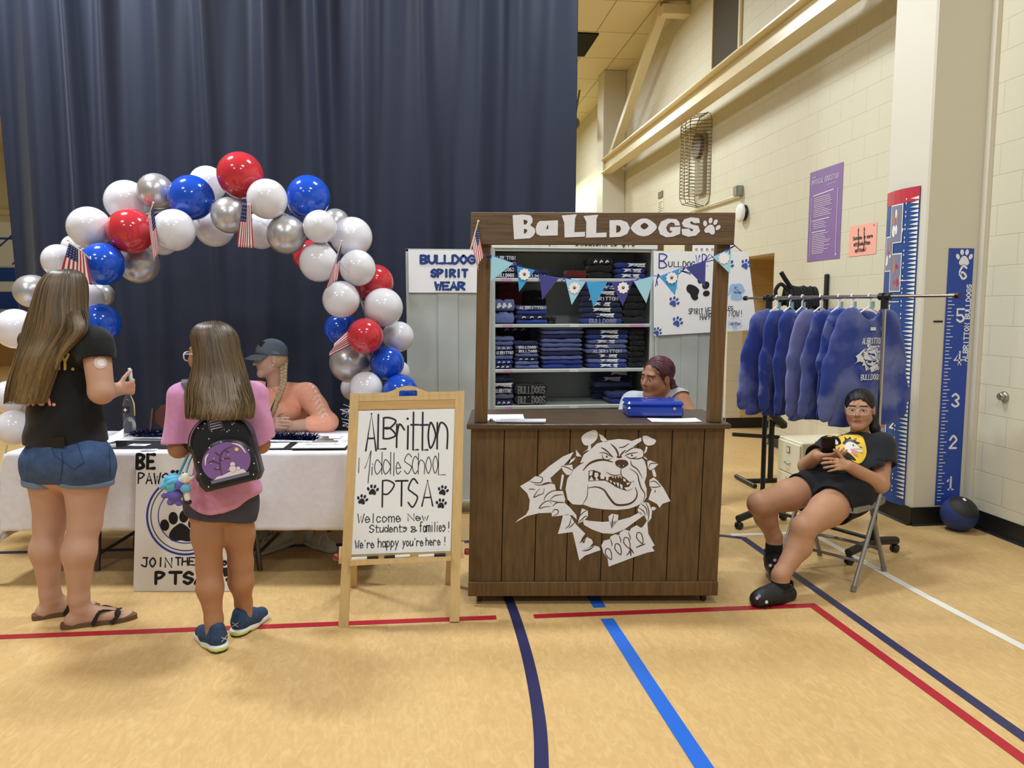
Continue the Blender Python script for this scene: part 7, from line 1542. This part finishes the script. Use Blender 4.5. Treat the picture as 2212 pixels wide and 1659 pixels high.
# ------------------------------------------------------------ woman in the grey cap behind the table
def shoe(par, c, d, m, sole, sc=1.0, h=.0045, nm='shoe'):
    up = Solid(); c = np.asarray(c, float); up.cone(c - d * .04 * sc + V(0, 0, .055), c + d * .07 * sc + V(0, 0, .05), .042 * sc, .042 * sc, .02); up.cone(c + d * .07 * sc + V(0, 0, .045), c + d * .17 * sc + V(0, 0, .034), .043 * sc, .036 * sc, .03); up.cone(c - d * .02 * sc + V(0, 0, .06), c - d * .02 + V(0, 0, .10), .042 * sc, .04 * sc, .02); up.plane(c + V(0, 0, .02), V(0, 0, -1), .004); o = sd(nm, up, m, par, h)
    so = Solid(); so.cone(c - d * .045 * sc + V(0, 0, .015), c + d * .05 * sc + V(0, 0, .015), .042 * sc, .045 * sc, .015); so.cone(c + d * .05 * sc + V(0, 0, .015), c + d * .18 * sc + V(0, 0, .015), .046 * sc, .037 * sc, .015); so.plane(c + V(0, 0, .028), V(0, 0, 1), .006); so.plane(c + V(0, 0, .002), V(0, 0, -1), .003); solid_obj('sole', so, sole, o, h, None, 1, np.array(par.location)); return o
def woman_cap():
    A = at; par = persona('person in a coral shirt and grey cap with blond braid seated behind the table', (-.85, 5.40, 0))
    H = A(584, 776, 5.34); HR = frame_from((-.90, -.40, -.02)); hs = 1.0; neck = A(600, 838, 5.37); Ls, Rs = A(664, 852, 5.30), A(556, 846, 5.46); chest = A(612, 880, 5.36); belly = A(620, 935, 5.40); hip = belly + V(.02, .05, -.24)
    S = Solid(); head(S, H, HR, hs, 1.15); S.cone(H + HR @ V(0, -.025, -.05), neck + V(0, 0, -.03), .058, .066, .03); S.cone(Ls, Rs, .055, .055, .04); S.cone(chest, belly, .12, .13, .05); S.cone(belly, hip, .13, .14, .05)
    Le, Lw = A(706, 915, 5.06), A(628, 920, 5.045); Re, Rw = A(556, 905, 5.16), A(588, 918, 5.06); Le[2] = max(Le[2], .80); Lw[2] = .785; Re[2] = .80; Rw[2] = .79
    S.chain([Ls, Le, Lw], [.058, .048, .032], .02); S.chain([Rs, Re, Rw], [.056, .046, .032], .02); hand(S, Lw, V(-.93, -.10, .10), V(-.1, .9, -.3), (.5, .6, .7, .8), -1, .98, spread=.03); hand(S, Rw, V(.45, -.75, .25), V(.6, .5, -.2), (.7, .8, .9, 1.0), 1, .96, spread=.03)
    for sg, k, f_ in ((1, V(-.62, 4.98, .50), V(-.66, 4.95, .06)), (-1, V(-.88, 5.0, .50), V(-.93, 4.98, .06))): S.chain([hip + V(.09 * sg, -.02, -.03), k, f_], [.095, .06, .04], .03)
    body = sd('body', S, skinm(), par, .0052, face_cols(H, HR, hs, SK_C, brow=(120, 92, 66)))
    T = Solid(); T.cone(Ls, Rs, .074, .072, .05); T.cone(chest, belly, .142, .152, .06); T.cone(belly, hip, .152, .155, .06); T.ell(A(610, 892, 5.24), (.12, .09, .085), None, .06); T.cone(neck + V(.004, 0, -.045), neck + V(0, 0, -.03), .078, .072, .03); T.chain([Ls, Le, Le * .55 + Lw * .45], [.078, .066, .05], .03); T.chain([Rs, Re, Re * .6 + Rw * .4], [.076, .064, .05], .03); T.plane(Le * .62 + Lw * .38, Lw - Le, .006) if False else None
    T.wrinkle(.0075, 24, 21, 6, [V(.5, .2, 1), V(.7, 0, .7), V(-.3, .4, .9), V(.9, .1, .3), V(.2, .5, 1), V(-.6, 0, .8)]); tee = sd('shirt', T, tee_mat('coral_shirt', (236, 166, 138)), par, .0055)
    L = Solid()
    for sg, k, f_ in ((1, V(-.62, 4.98, .50), V(-.66, 4.95, .06)), (-1, V(-.88, 5.0, .50), V(-.93, 4.98, .06))): L.chain([hip + V(.09 * sg, -.02, -.03), k, k * .35 + f_ * .65], [.112, .075, .06], .03)
    L.cone(hip + V(-.08, 0, 0), hip + V(.08, 0, 0), .13, .13, .03); sd('trousers', L, mat('dark_trousers', (40, 42, 52), .85), par, .007)
    SHM, SOM = mat('canvas_shoe', (198, 194, 182), .8), mat('sole_white', (206, 204, 198), .6)
    for p_, d in ((V(-.70, 4.98, 0), nrm(V(.62, -.70, 0))), (V(-.90, 4.99, 0), nrm(V(-.6, -.8, 0)))):
        o = shoe(par, p_, d, SHM, SOM, 1.05); g = MB(); q = p_ + d * .12 + V(0, 0, .085); g.tube(spline([q, q + V(.02, -.03, .01), q + V(.03, -.05, -.03)], 4), .004, 6); g.tube(spline([q, q + V(-.02, -.03, .01), q + V(-.03, -.05, -.04)], 4), .004, 6); g.build('lace', SOM, o, world=True)
    # cap
    CAPM = mat('cap_grey', (86, 96, 108), .85, noise=(120, .08)); P = lambda x, y, z: H + HR @ V(x, y, z); K = Solid(); K.ell(P(0, -.012, .048), V(.088, .108, .092), HR, .01); K.plane(P(0, -.01, .030), HR @ V(0, .16, -1), .004); K.wrinkle(.0015, 60, 3); cap = sd('cap', K, CAPM, par, .0045)
    vs, fs = [], []; n = 14
    for dz in (0, .005):
        for i in range(n + 1):
            a = -1.15 + 2.3 * i / n; x = math.sin(a) * .086; y0 = math.cos(a) * .100 - .012; L_ = .085 * math.cos(a * .72)
            for t in (0, .5, 1): vs.append(P(x * (1 + .05 * t), y0 + L_ * t - .004, .036 - .028 * t * t - .9 * x * x * (1 + t) + dz))
    q = 3 * (n + 1); fs = []
    for i in range(n):
        for t in (0, 1): a = i * 3 + t; fs += [[q + a, q + a + 1, q + a + 4, q + a + 3], [a, a + 3, a + 4, a + 1]]
    for i in range(n): fs.append([i * 3 + 2, i * 3 + 5, q + i * 3 + 5, q + i * 3 + 2])
    mesh_obj('brim', vs, fs, CAPM, cap, True, world=False) if False else mesh_obj('brim', np.array(vs) - np.array(par.location), fs, CAPM, cap, True)
    f = Decal([cap], .0015); f.mat(0); f.fill([(556, 742), (565, 735), (573, 739), (564, 750)], .8); f.mat(1); f.fill([(589, 758), (603, 761), (602, 766), (588, 764)], 2); f.build('cap_patch', [BLACKBASE, mat('cap_tag', (110, 122, 132), .8)], par, world=True)
    # hair: low fringe under the cap and a braid over the shoulder
    Hh = Solid(); Hh.ell(P(0, -.030, -.008), V(.082, .088, .075), HR, .01); Hh.plane(P(0, .018, 0), HR @ V(0, 1, -.25), .01); Hh.plane(P(0, 0, .03), HR @ V(0, .16, 1), .004); hv = np.array(srgb((186, 158, 116)))
    sd('hair', Hh, mat('blond_hair', (178, 150, 112), .45, noise=(30, .3, (1, 1, 6))), par, .0045)
    b = MB(); path = spline([P(-.02, -.085, -.03), A(613, 806, 5.26), A(612, 830, 5.225), A(604, 852, 5.19), A(597, 868, 5.175)], 7); N = len(path)
    for i in range(0, N - 2):
        t = i / N; r = .021 * (1 - .35 * t); s_ = (-1) ** i; b.ball(path[i] + V(.010 * s_ * (1 - t * .4), -.004, 0), (r * .78, r * .7, r * 1.0), 10, 8, np.array(Euler((0, .6 * s_, 0)).to_matrix()))
    e = path[-2]; b.tube([e, e + V(-.006, -.01, -.03), e + V(-.02, -.015, -.075), e + V(-.026, -.015, -.10)], [.012, .016, .013, .003], 8); b.build('braid', mat('blond_braid', (176, 154, 122), .45, noise=(60, .25)), par, world=True)
    MB().ball(P(-.082, .002, -.036), .006, 8, 6).build('earring', mat('pearl', (236, 230, 222), .2), par, world=True)
    LY_ = mat('lanyard_black', (22, 22, 24), .7); f = Decal([tee], .003); f.mat(0)
    f.stroke([tuple(q) for q in spline([V(575, 822), V(577, 850), V(580, 875), V(582, 895)], 4)], 2.4); f.stroke([tuple(q) for q in spline([V(603, 842), V(596, 862), V(588, 880), V(583, 895)], 4)], 2.4); f.fill([(579, 893), (587, 893), (587, 897), (579, 897)], 2); f.build('lanyard', [LY_], par, world=True)
    f = Decal([tee], .0016); f.mat(0)
    for x, y, r in ((670, 830, 3.4), (676, 836, 3.0), (682, 846, 2.8)): f.disc(x, y, r, 10)
    for i, (x, y) in enumerate(((684, 856), (688, 866), (692, 876), (696, 886), (701, 896))): f.stroke([(x - 5, y + 3), (x + 4, y - 3), (x + 6, y + 2)], 1.8); f.stroke([(x - 8, y + 8), (x - 2, y + 4)], 1.6)
    f.build('sleeve_print', [mat('print_pale', (238, 226, 220), .7)], tee, world=True)
    return hip
hipC = woman_cap()
# folding chairs behind the table
FCG = mat('chair_grey', (138, 136, 132), .4, .4); MAR = mat('maroon_pad', (96, 42, 52), .75, noise=(60, .1)); BRW = mat('brown_chair', (112, 66, 56), .5)
def fold_chair(name, label, loc, yaw, m, pad, backz=.78):
    """metal folding chair; +y is the way a sitter faces"""
    t = thing(name, label, 'chair', loc, yaw); w_ = .225
    for s in (-1, 1):
        MB().tube(spline([V(s * w_, .23, .012), V(s * w_, -.02, .43), V(s * w_, -.20, backz - .03)], 4), .0125, 10).build('front_leg', m, t); MB().tube(spline([V(s * (w_ - .028), -.23, .012), V(s * (w_ - .028), -.06, .34), V(s * (w_ - .028), -.005, .46)], 4), .0125, 10).build('rear_leg', m, t)
        for y in (.23, -.23): MB().tube([V(s * (w_ - (0 if y > 0 else .028)), y, .0), V(s * (w_ - (0 if y > 0 else .028)), y * .96, .03)], .016, 8).build('foot_cap', mat('chair_cap', (120, 116, 108), .6), t)
    g = MB(); g.tube([V(-w_, .15, .15), V(w_, .15, .15)], .009, 8); g.tube(spline([V(-w_ + .028, -.17, .12), V(-w_ + .06, -.165, .15), V(w_ - .06, -.165, .15), V(w_ - .028, -.17, .12)], 3), .010, 8); g.build('stretcher', m, t)
    q = spline([V(-.21, -.17, 0), V(-.215, .12, 0), V(-.16, .21, 0), V(.16, .21, 0), V(.215, .12, 0), V(.21, -.17, 0), V(.12, -.2, 0), V(-.12, -.2, 0)], 4, True); g = MB(); g.prism([(p[0], p[1]) for p in q], .03, (0, 0, .425), (1, 0, 0), (0, 1, 0)); g.build('seat_pan', m, t); g = MB(); g.prism([(p[0] * .92, p[1] * .92) for p in q], .026, (0, 0, .453), (1, 0, 0), (0, 1, 0)); g.build('seat_pad', pad, t)
    rings = []
    for k in range(9):
        a = -1 + k / 4; e = math.sqrt(max(.02, 1 - abs(a) ** 4)); rings.append([V(a * w_, -.205 - .03 * (1 - a * a) + dy, backz - .09 + dz * e) for dy, dz in ((.01, -.10), (.01, .10), (-.012, .10), (-.012, -.10))])
    vs, fs = loft(rings); g = MB(); g.add(vs, fs); g.build('backrest', pad, t); return t
fold_chair('folding_chair', 'brown folding chair with its backrest showing behind the plastic jar', (-1.72, 5.62, 0), PI, mat('brown_metal', (70, 52, 46), .4, .3), BRW, .84)
fold_chair('folding_chair', 'dark folding chair under the person in the coral shirt', (hipC[0], hipC[1] + .03, 0), PI + .2, mat('black_metal', (34, 34, 36), .4, .3), BRW, .80)
t = thing('plastic_bag', 'clear plastic bag on the floor beside the sneakers under the table', 'bag', (-1.06, 4.97, .0)); F_ = Solid(); F_.ell(V(-1.06, 4.97, .085), (.09, .06, .08), None, .01); F_.wrinkle(.012, 40, 3); F_.plane(V(0, 0, .003), V(0, 0, -1), .003); solid_obj('film', F_, mat('bag_film', (170, 166, 158), .2), t, .006, None, 0, (-1.06, 4.97, 0))

# ------------------------------------------------------------ woman behind the stall
def woman_stall():
    A = at; par = persona('person with burgundy hair tied back in a pale grey tee seated behind the stall', (1.62, 4.86, 0)); H = A(1419, 815, 4.75); HR = frame_from((-.90, -.44, -.10)) @ np.array(Euler((0, -.10, 0)).to_matrix()); hs = 1.08
    neck = A(1436, 864, 4.82); Ls, Rs = A(1466, 866, 4.76), A(1368, 872, 4.95); chest = A(1424, 915, 4.86); hip = V(1.62, 4.98, .52)
    S = Solid(); head(S, H, HR, hs, 1.05, 1.03); S.cone(H + HR @ V(0, -.03, -.05), neck + V(0, 0, -.03), .058, .066, .03); S.cone(Ls, Rs, .06, .06, .04); S.cone(chest, hip, .13, .15, .05)
    Le, Lw = A(1494, 905, 4.66), A(1440, 935, 4.55); Re, Rw = A(1352, 915, 4.80), A(1400, 935, 4.60); S.chain([Ls, Le, Lw], [.072, .056, .034], .03); S.chain([Rs, Re, Rw], [.066, .05, .034], .03); hand(S, Lw, V(-.7, -.3, -.4), V(0, 0, -1), (.6, .7, .8, .9), -1); hand(S, Rw, V(.6, -.4, -.4), V(0, 0, -1), (.6, .7, .8, .9), 1)
    for sg in (-1, 1): S.chain([hip + V(.1 * sg, 0, 0), V(1.58 + .14 * sg, 4.58, .50), V(1.6 + .14 * sg, 4.62, .06)], [.1, .065, .045], .03)
    body = sd('body', S, skinm(), par, .0048, face_cols(H, HR, hs, SK_D, lip=(150, 84, 76), brow=(66, 40, 34)))
    T = Solid(); T.cone(Ls + V(-.02, 0, 0), Rs, .080, .078, .05); T.cone(chest, hip, .152, .17, .06); T.cone(neck + V(0, 0, -.05), neck + V(0, 0, -.03), .08, .075, .03); T.cone(Ls, Ls * .55 + Le * .45, .085, .088, .03); T.cone(Ls * .5 + Le * .5, Ls * .2 + Le * .8, .12, .12, .004, 's'); T.cone(Rs, Rs * .3 + Re * .7, .082, .08, .03); T.wrinkle(.005, 24, 6, 5); sd('shirt', T, tee_mat('pale_tee', (176, 178, 186)), par, .0055)
    L = Solid(); L.cone(hip + V(-.08, 0, 0), hip + V(.08, 0, 0), .15, .15, .03)
    for sg in (-1, 1): L.chain([hip + V(.1 * sg, 0, 0), V(1.58 + .14 * sg, 4.58, .50), V(1.6 + .14 * sg, 4.62, .12)], [.12, .08, .06], .03); shoe(par, V(1.6 + .14 * sg, 4.64, 0), V(0, -1, 0), BLACKBASE, PAPERW, 1.0, .006)
    sd('trousers', L, mat('dark_trousers', (40, 42, 52), .85), par, .008)
    P = lambda x, y, z: H + HR @ (V(x, y, z) * hs); K = Solid(); K.ell(P(0, -.022, .038), V(.084, .098, .088) * hs, HR, .01); K.ell(P(0, .085, -.015), V(.085, .075, .092) * hs, HR, .02, 's'); K.ell(P(.092, .01, -.055), V(.04, .05, .055) * hs, HR, .015, 's'); K.ell(P(-.092, .01, -.055), V(.04, .05, .055) * hs, HR, .015, 's'); K.plane(P(0, -.05, -.055), HR @ V(0, .3, -1), .02); K.cone(P(-.02, -.095, -.045), P(-.04, -.10, -.09), .032, .028, .02); K.cone(P(-.04, -.10, -.09), P(-.07, -.045, -.135), .028, .024, .02); K.cone(P(-.07, -.045, -.135), P(-.085, -.0, -.18), .02, .010, .02)
    K.wrinkle(.0022, 150, 5, 4, [HR @ V(1, 0, .1), HR @ V(.8, 0, -.6), HR @ V(.7, 0, .7)]); swept_hair(par, H, HR, hs, (-.02, -.10, -.04), (84, 42, 52), 5, up=.009); sd('hair', K, mat('burgundy_hair', (72, 34, 44), .6, noise=(14, .35, (1, 5, 5)), spec=.5), par, .0042)
    MB().lathe([(.024, -.01), (.031, -.006), (.031, .006), (.024, .01)], P(-.03, -.105, -.068), frame_from(HR @ V(0, 1, 0), HR @ V(-.4, 0, -1))).build('hair_tie', mat('tie_lilac', (134, 128, 178), .7), par, world=True)
woman_stall()
t = thing('stool', 'low dark stool behind the stall under the seated person', 'stool', (1.62, 4.98, 0)); MB().lathe([(0, .36), (.17, .36), (.175, .375), (.17, .39), (0, .39)]).build('seat', BLACKBASE, t)
for k in range(4): a = PI / 4 + k * PI / 2; MB().tube([V(.1 * math.cos(a), .1 * math.sin(a), .36), V(.16 * math.cos(a), .16 * math.sin(a), .0)], .013, 8).build('leg', BLACKBASE, t)

# ------------------------------------------------------------ girl on the folding chair
fdir = nrm(V(-.82, -.565, 0)); cyaw = math.atan2(fdir[1], fdir[0]) - PI / 2
fold_chair('folding_chair', 'grey metal folding chair with maroon pad under the child holding a phone', (2.405, 4.115, 0), cyaw, FCG, MAR, .75)
def girl_seat():
    A = at; par = persona('child in glasses and a black tee slouching on a folding chair with a phone', (2.40, 4.10, 0)); H = A(1857, 884, 4.22); HR = frame_from((-.62, -.80, .03)) @ np.array(Euler((0, .03, 0)).to_matrix()); hs = .98
    neck = A(1857, 936, 4.24); Ls, Rs = A(1907, 962, 4.10), A(1790, 968, 4.36); chest = A(1842, 985, 4.20); belly = A(1815, 1035, 4.13); Lh, Rh = A(1832, 1066, 4.02), A(1765, 1052, 4.18); Lk, Rk = A(1736, 1140, 3.78), A(1641, 1088, 4.03); La, Ra = A(1686, 1262, 3.72), A(1672, 1180, 4.12)
    Le, Lw = A(1901, 1046, 3.98), A(1832, 1006, 3.93); Re, Rw = A(1742, 1006, 4.22), A(1766, 985, 4.06)
    S = Solid(); head(S, H, HR, hs, .85, 1.04); S.cone(H + HR @ V(0, -.02, -.06), neck + V(0, 0, -.02), .047, .055, .03); S.cone(Ls, Rs, .052, .05, .03); S.cone(chest, belly, .105, .12, .05); S.cone(Lh, Rh, .11, .10, .05); S.cone(belly, (Lh + Rh) / 2, .12, .12, .05)
    S.chain([Lh, Lh * .5 + Lk * .5, Lk], [.108, .092, .064], .03); S.chain([Rh, Rh * .5 + Rk * .5, Rk], [.104, .088, .066], .03)
    for k, a, c, o in ((Lk, La, .064, V(.03, .02, 0)), (Rk, Ra, .060, V(.02, .03, 0))): S.chain([k, k * .65 + a * .35 + o, a + V(0, 0, .05), a, a + V(0, 0, -.06)], [.062, c, .042, .038, .036], .03)
    S.chain([Ls, Le, Lw], [.056, .048, .031], .02); S.chain([Rs, Re, Rw], [.054, .046, .031], .02)
    hand(S, Lw, nrm(V(-.86, -.30, .18)), nrm(V(-.20, .75, -.45)), (.35, .42, .5, .55), -1, .92, spread=.10, thumb=(.2, -.1)); hand(S, Rw, nrm(V(.72, -.62, .08)), nrm(V(.3, .35, .85)), (.35, .4, .5, .6), -1, .9, spread=.05, thumb=(.4, .5))
    body = sd('body', S, skinm(), par, .0042, face_cols(H, HR, hs, SK_E, lip=(158, 100, 90), brow=(52, 40, 34)))
    T = Solid(); T.cone(Ls + V(-.01, 0, -.005), Rs, .070, .068, .05); T.cone(chest, belly, .128, .14, .06); T.cone(belly, (Lh + Rh) / 2 + V(.02, .02, .03), .142, .14, .05); T.cone(neck + V(0, 0, -.045), neck + V(0, 0, -.028), .064, .060, .03); T.cone(Ls, Ls * .38 + Le * .62, .076, .086, .03); T.cone(Ls * .34 + Le * .66, Ls * .1 + Le * .9, .088, .088, .004, 's'); T.cone(Rs, Rs * .35 + Re * .65, .074, .082, .03); T.cone(Rs * .32 + Re * .68, Rs * .1 + Re * .9, .085, .085, .004, 's'); T.wrinkle(.0055, 24, 13, 5, [V(.5, .5, 1), V(.7, .2, .6), V(-.2, .3, 1), V(.4, .8, .5)])
    tee = sd('shirt', T, tee_mat('black_tee_navy', (20, 21, 27)), par, .005)
    B = Solid(); B.cone(Lh, Rh, .132, .122, .05); B.cone(Lh, Lh * .44 + Lk * .56, .126, .112, .03); B.cone(Rh, Rh * .44 + Rk * .56, .12, .106, .03); B.cone(belly + V(0, 0, -.04), (Lh + Rh) / 2, .13, .13, .05); B.wrinkle(.005, 26, 5, 4)
    for h_, k_ in ((Lh, Lk), (Rh, Rk)): d = k_ - h_; B.cone(h_ + d * .60, h_ + d * 1.2, .16, .16, .004, 's')
    sd('shorts', B, mat('black_shorts', (19, 19, 24), .9, bump=(120, .1)), par, .005)
    # hair, ponytail
    P = lambda x, y, z: H + HR @ (V(x, y, z) * hs); K = Solid(); K.ell(P(0, -.018, .038), V(.083, .100, .087) * hs, HR, .01); K.ell(P(0, .092, -.022), V(.071, .075, .084) * hs, HR, .015, 's')
    for x in (-1, 1): K.ell(P(x * .09, .012, -.05), V(.035, .045, .055) * hs, HR, .012, 's')
    K.plane(P(0, -.05, -.06), HR @ V(0, .3, -1), .02); K.wrinkle(.0016, 170, 5, 3, [HR @ V(1, .1, .0), HR @ V(.8, 0, -.6)]); K.chain([P(-.02, -.10, -.01), P(-.055, -.10, -.06), P(-.078, -.07, -.12), P(-.08, -.06, -.19)], [.032, .034, .028, .012], .02)
    swept_hair(par, H, HR, hs, (-.02, -.105, -.01), (30, 25, 24), 6, r=(.0845, .105, .0885)); sd('hair', K, mat('black_hair', (27, 23, 23), .6, noise=(20, .3, (1, 4, 4))), par, .0042); g = MB(); g.tube(spline([P(.004, .082, .078), P(.014, .094, .06), P(.026, .098, .042)], 4), .0016, 5); g.build('hair_strand', BLACKBASE, par, world=True)
    CF_ = mat('clear_frame', (214, 216, 220), .2, coat=.4); fr = glasses(par, H, HR, hs, CF_, .027, .0215, .0013)
    # print of a pale animal head on a yellow patch
    f = Decal([tee], .0014); f.mat(0, 1); f.fill([(1786, 947), (1796, 935), (1812, 931), (1832, 936), (1860, 942), (1868, 955), (1872, 975), (1868, 990), (1858, 1001), (1845, 998), (1815, 975), (1800, 960)], 2.0, 3)
    f.mat(1, 2); f.fill([(1820, 958), (1826, 951), (1824, 944), (1831, 949), (1836, 944), (1841, 950), (1852, 946), (1848, 954), (1860, 957), (1850, 961), (1864, 968), (1845, 966), (1830, 966)], 1.5); f.fill([(1791, 950), (1806, 938), (1811, 944), (1818, 958), (1806, 964), (1795, 960)], 2, 2); f.fill([(1820, 975), (1832, 978), (1846, 990), (1848, 996), (1836, 992), (1822, 984)], 2, 2)
    f.mat(2, 3); f.fill([(1825, 962), (1834, 955), (1846, 958), (1856, 966), (1864, 977), (1858, 979), (1846, 973), (1838, 971), (1840, 981), (1830, 976), (1824, 970)], 1.5, 2); f.fill([(1797, 951), (1804, 948), (1812, 957), (1808, 962), (1800, 956)], 1.5, 2); f.mat(3, 4); f.fill([(1837, 970), (1848, 975), (1852, 983), (1850, 987), (1842, 981)], 1.5, 2); f.mat(1, 5); f.disc(1843, 963, 1.6, 8); f.mat(4, 4); f.fill([(1806, 968), (1814, 962), (1822, 968), (1817, 976), (1809, 975)], 1.5, 2)
    f.build('shirt_print', [mat('print_yellow', (232, 190, 56), .7), BLACKBASE, mat('print_cream', (216, 212, 204), .7), mat('print_rose', (206, 132, 150), .7), mat('print_gold', (222, 180, 70), .7)], tee, world=True)
    # socks and clogs
    SO, CL = mat('black_sock', (20, 20, 21), .9), mat('clog_black', (30, 31, 33), .55)
    for a, d, hl, nm in ((La, nrm(V(-.86, -.30, 0)), 0.0, 'near'), (Ra, nrm(V(-.18, -.75, 0)), .035, 'far')):
        K = Solid(); b = V(a[0], a[1], .075 + hl) + d * .0; K.chain([a + V(0, 0, .065), a + V(0, 0, .0), b], [.046, .044, .044], .02); K.plane(a + V(0, 0, .06), V(0, 0, 1), .004); K.cone(b + V(0, 0, -.02), b + d * .06 + V(0, 0, -.03), .042, .04, .02); sd('sock', K, SO, par, .0048)
        K = Solid(); c = V(a[0], a[1], hl); t_ = d * (1 if nm == 'near' else 1); dn = V(0, 0, -.20 * (hl > 0)); K.cone(c - d * .055 + V(0, 0, .032), c + d * .03 + V(0, 0, .032) + dn * .03, .046, .050, .02); K.cone(c + d * .03 + V(0, 0, .035), c + d * .150 + V(0, 0, .034) + dn * .15, .053, .047, .03); K.cone(c + d * .05 + V(0, 0, .055), c + d * .11 + V(0, 0, .050) + dn * .1, .046, .040, .03); K.cone(c - d * .02 + V(0, 0, .085), c - d * .02 + V(0, 0, .13), .048, .05, .004, 's'); K.plane(c + V(0, 0, .002), nrm(V(0, 0, -1) + d * -.2 * (hl > 0)), .004)
        o = sd('clog', K, CL, par, .0046); lt = V(d[1], -d[0], 0); g = MB(); Q = spline([c + lt * .052 + d * .03 + V(0, 0, .06), c + lt * .045 - d * .04 + V(0, 0, .085), c - d * .075 + V(0, 0, .09), c - lt * .045 - d * .04 + V(0, 0, .085), c - lt * .052 + d * .03 + V(0, 0, .06)], 5)
        for i in range(len(Q) - 1): g.bar(Q[i], Q[i + 1] + (Q[i + 1] - Q[i]) * .15, .006, .022, V(0, 0, 1))
        g.build('heel_strap', CL, o, world=True); f = Decal([o], .0012); cs = [(0, 0)]
        if nm == 'near': hp = [(1636, 1303), (1644, 1309), (1653, 1312), (1664, 1311), (1640, 1295), (1650, 1298), (1662, 1300), (1672, 1300), (1678, 1306)]; ch = [((1655, 1300), 0), ((1636, 1292), 1), ((1640, 1288), 2)]
        else: hp = [(1668, 1205), (1676, 1207), (1664, 1214), (1672, 1216), (1681, 1214), (1666, 1228), (1675, 1232)]; ch = [((1674, 1211), 3), ((1665, 1222), 0), ((1676, 1224), 4)]
        f.mat(5, 1); [f.disc(x, y, 2.0, 8) for x, y in hp]; 
        for (x, y), k in ch: f.mat(k, 3); f.disc(x, y, 3.6, 10)
        f.build('charms', [mat('charm_white', (232, 226, 218), .5), mat('charm_pink', (226, 140, 130), .5), mat('charm_blue', (92, 130, 200), .5), mat('charm_lilac', (196, 156, 206), .5), mat('charm_gold', (226, 172, 70), .5), mat('clog_hole', (10, 10, 11), .8)], o, world=True)
    pc = A(1789, 962, 4.015); pn_ = nrm(V(.30, .62, .62)); px_ = nrm(V(.80, -.52, -.02) - pn_ * (V(.80, -.52, -.02) @ pn_)); py_ = np.cross(pn_, px_)
    ph = thing('phone', 'dark phone held in both hands by the child in glasses', 'phone', pc, 0, None, Matrix(np.stack([px_, py_, pn_], 1)).to_euler()); MB().box((0, 0, 0), (.075, .150, .009), None, .004).build('case', BLACKBASE, ph); MB().box((0, 0, .005), (.068, .142, .001)).build('screen', mat('phone_glass', (14, 14, 18), .1), ph)
girl_seat()
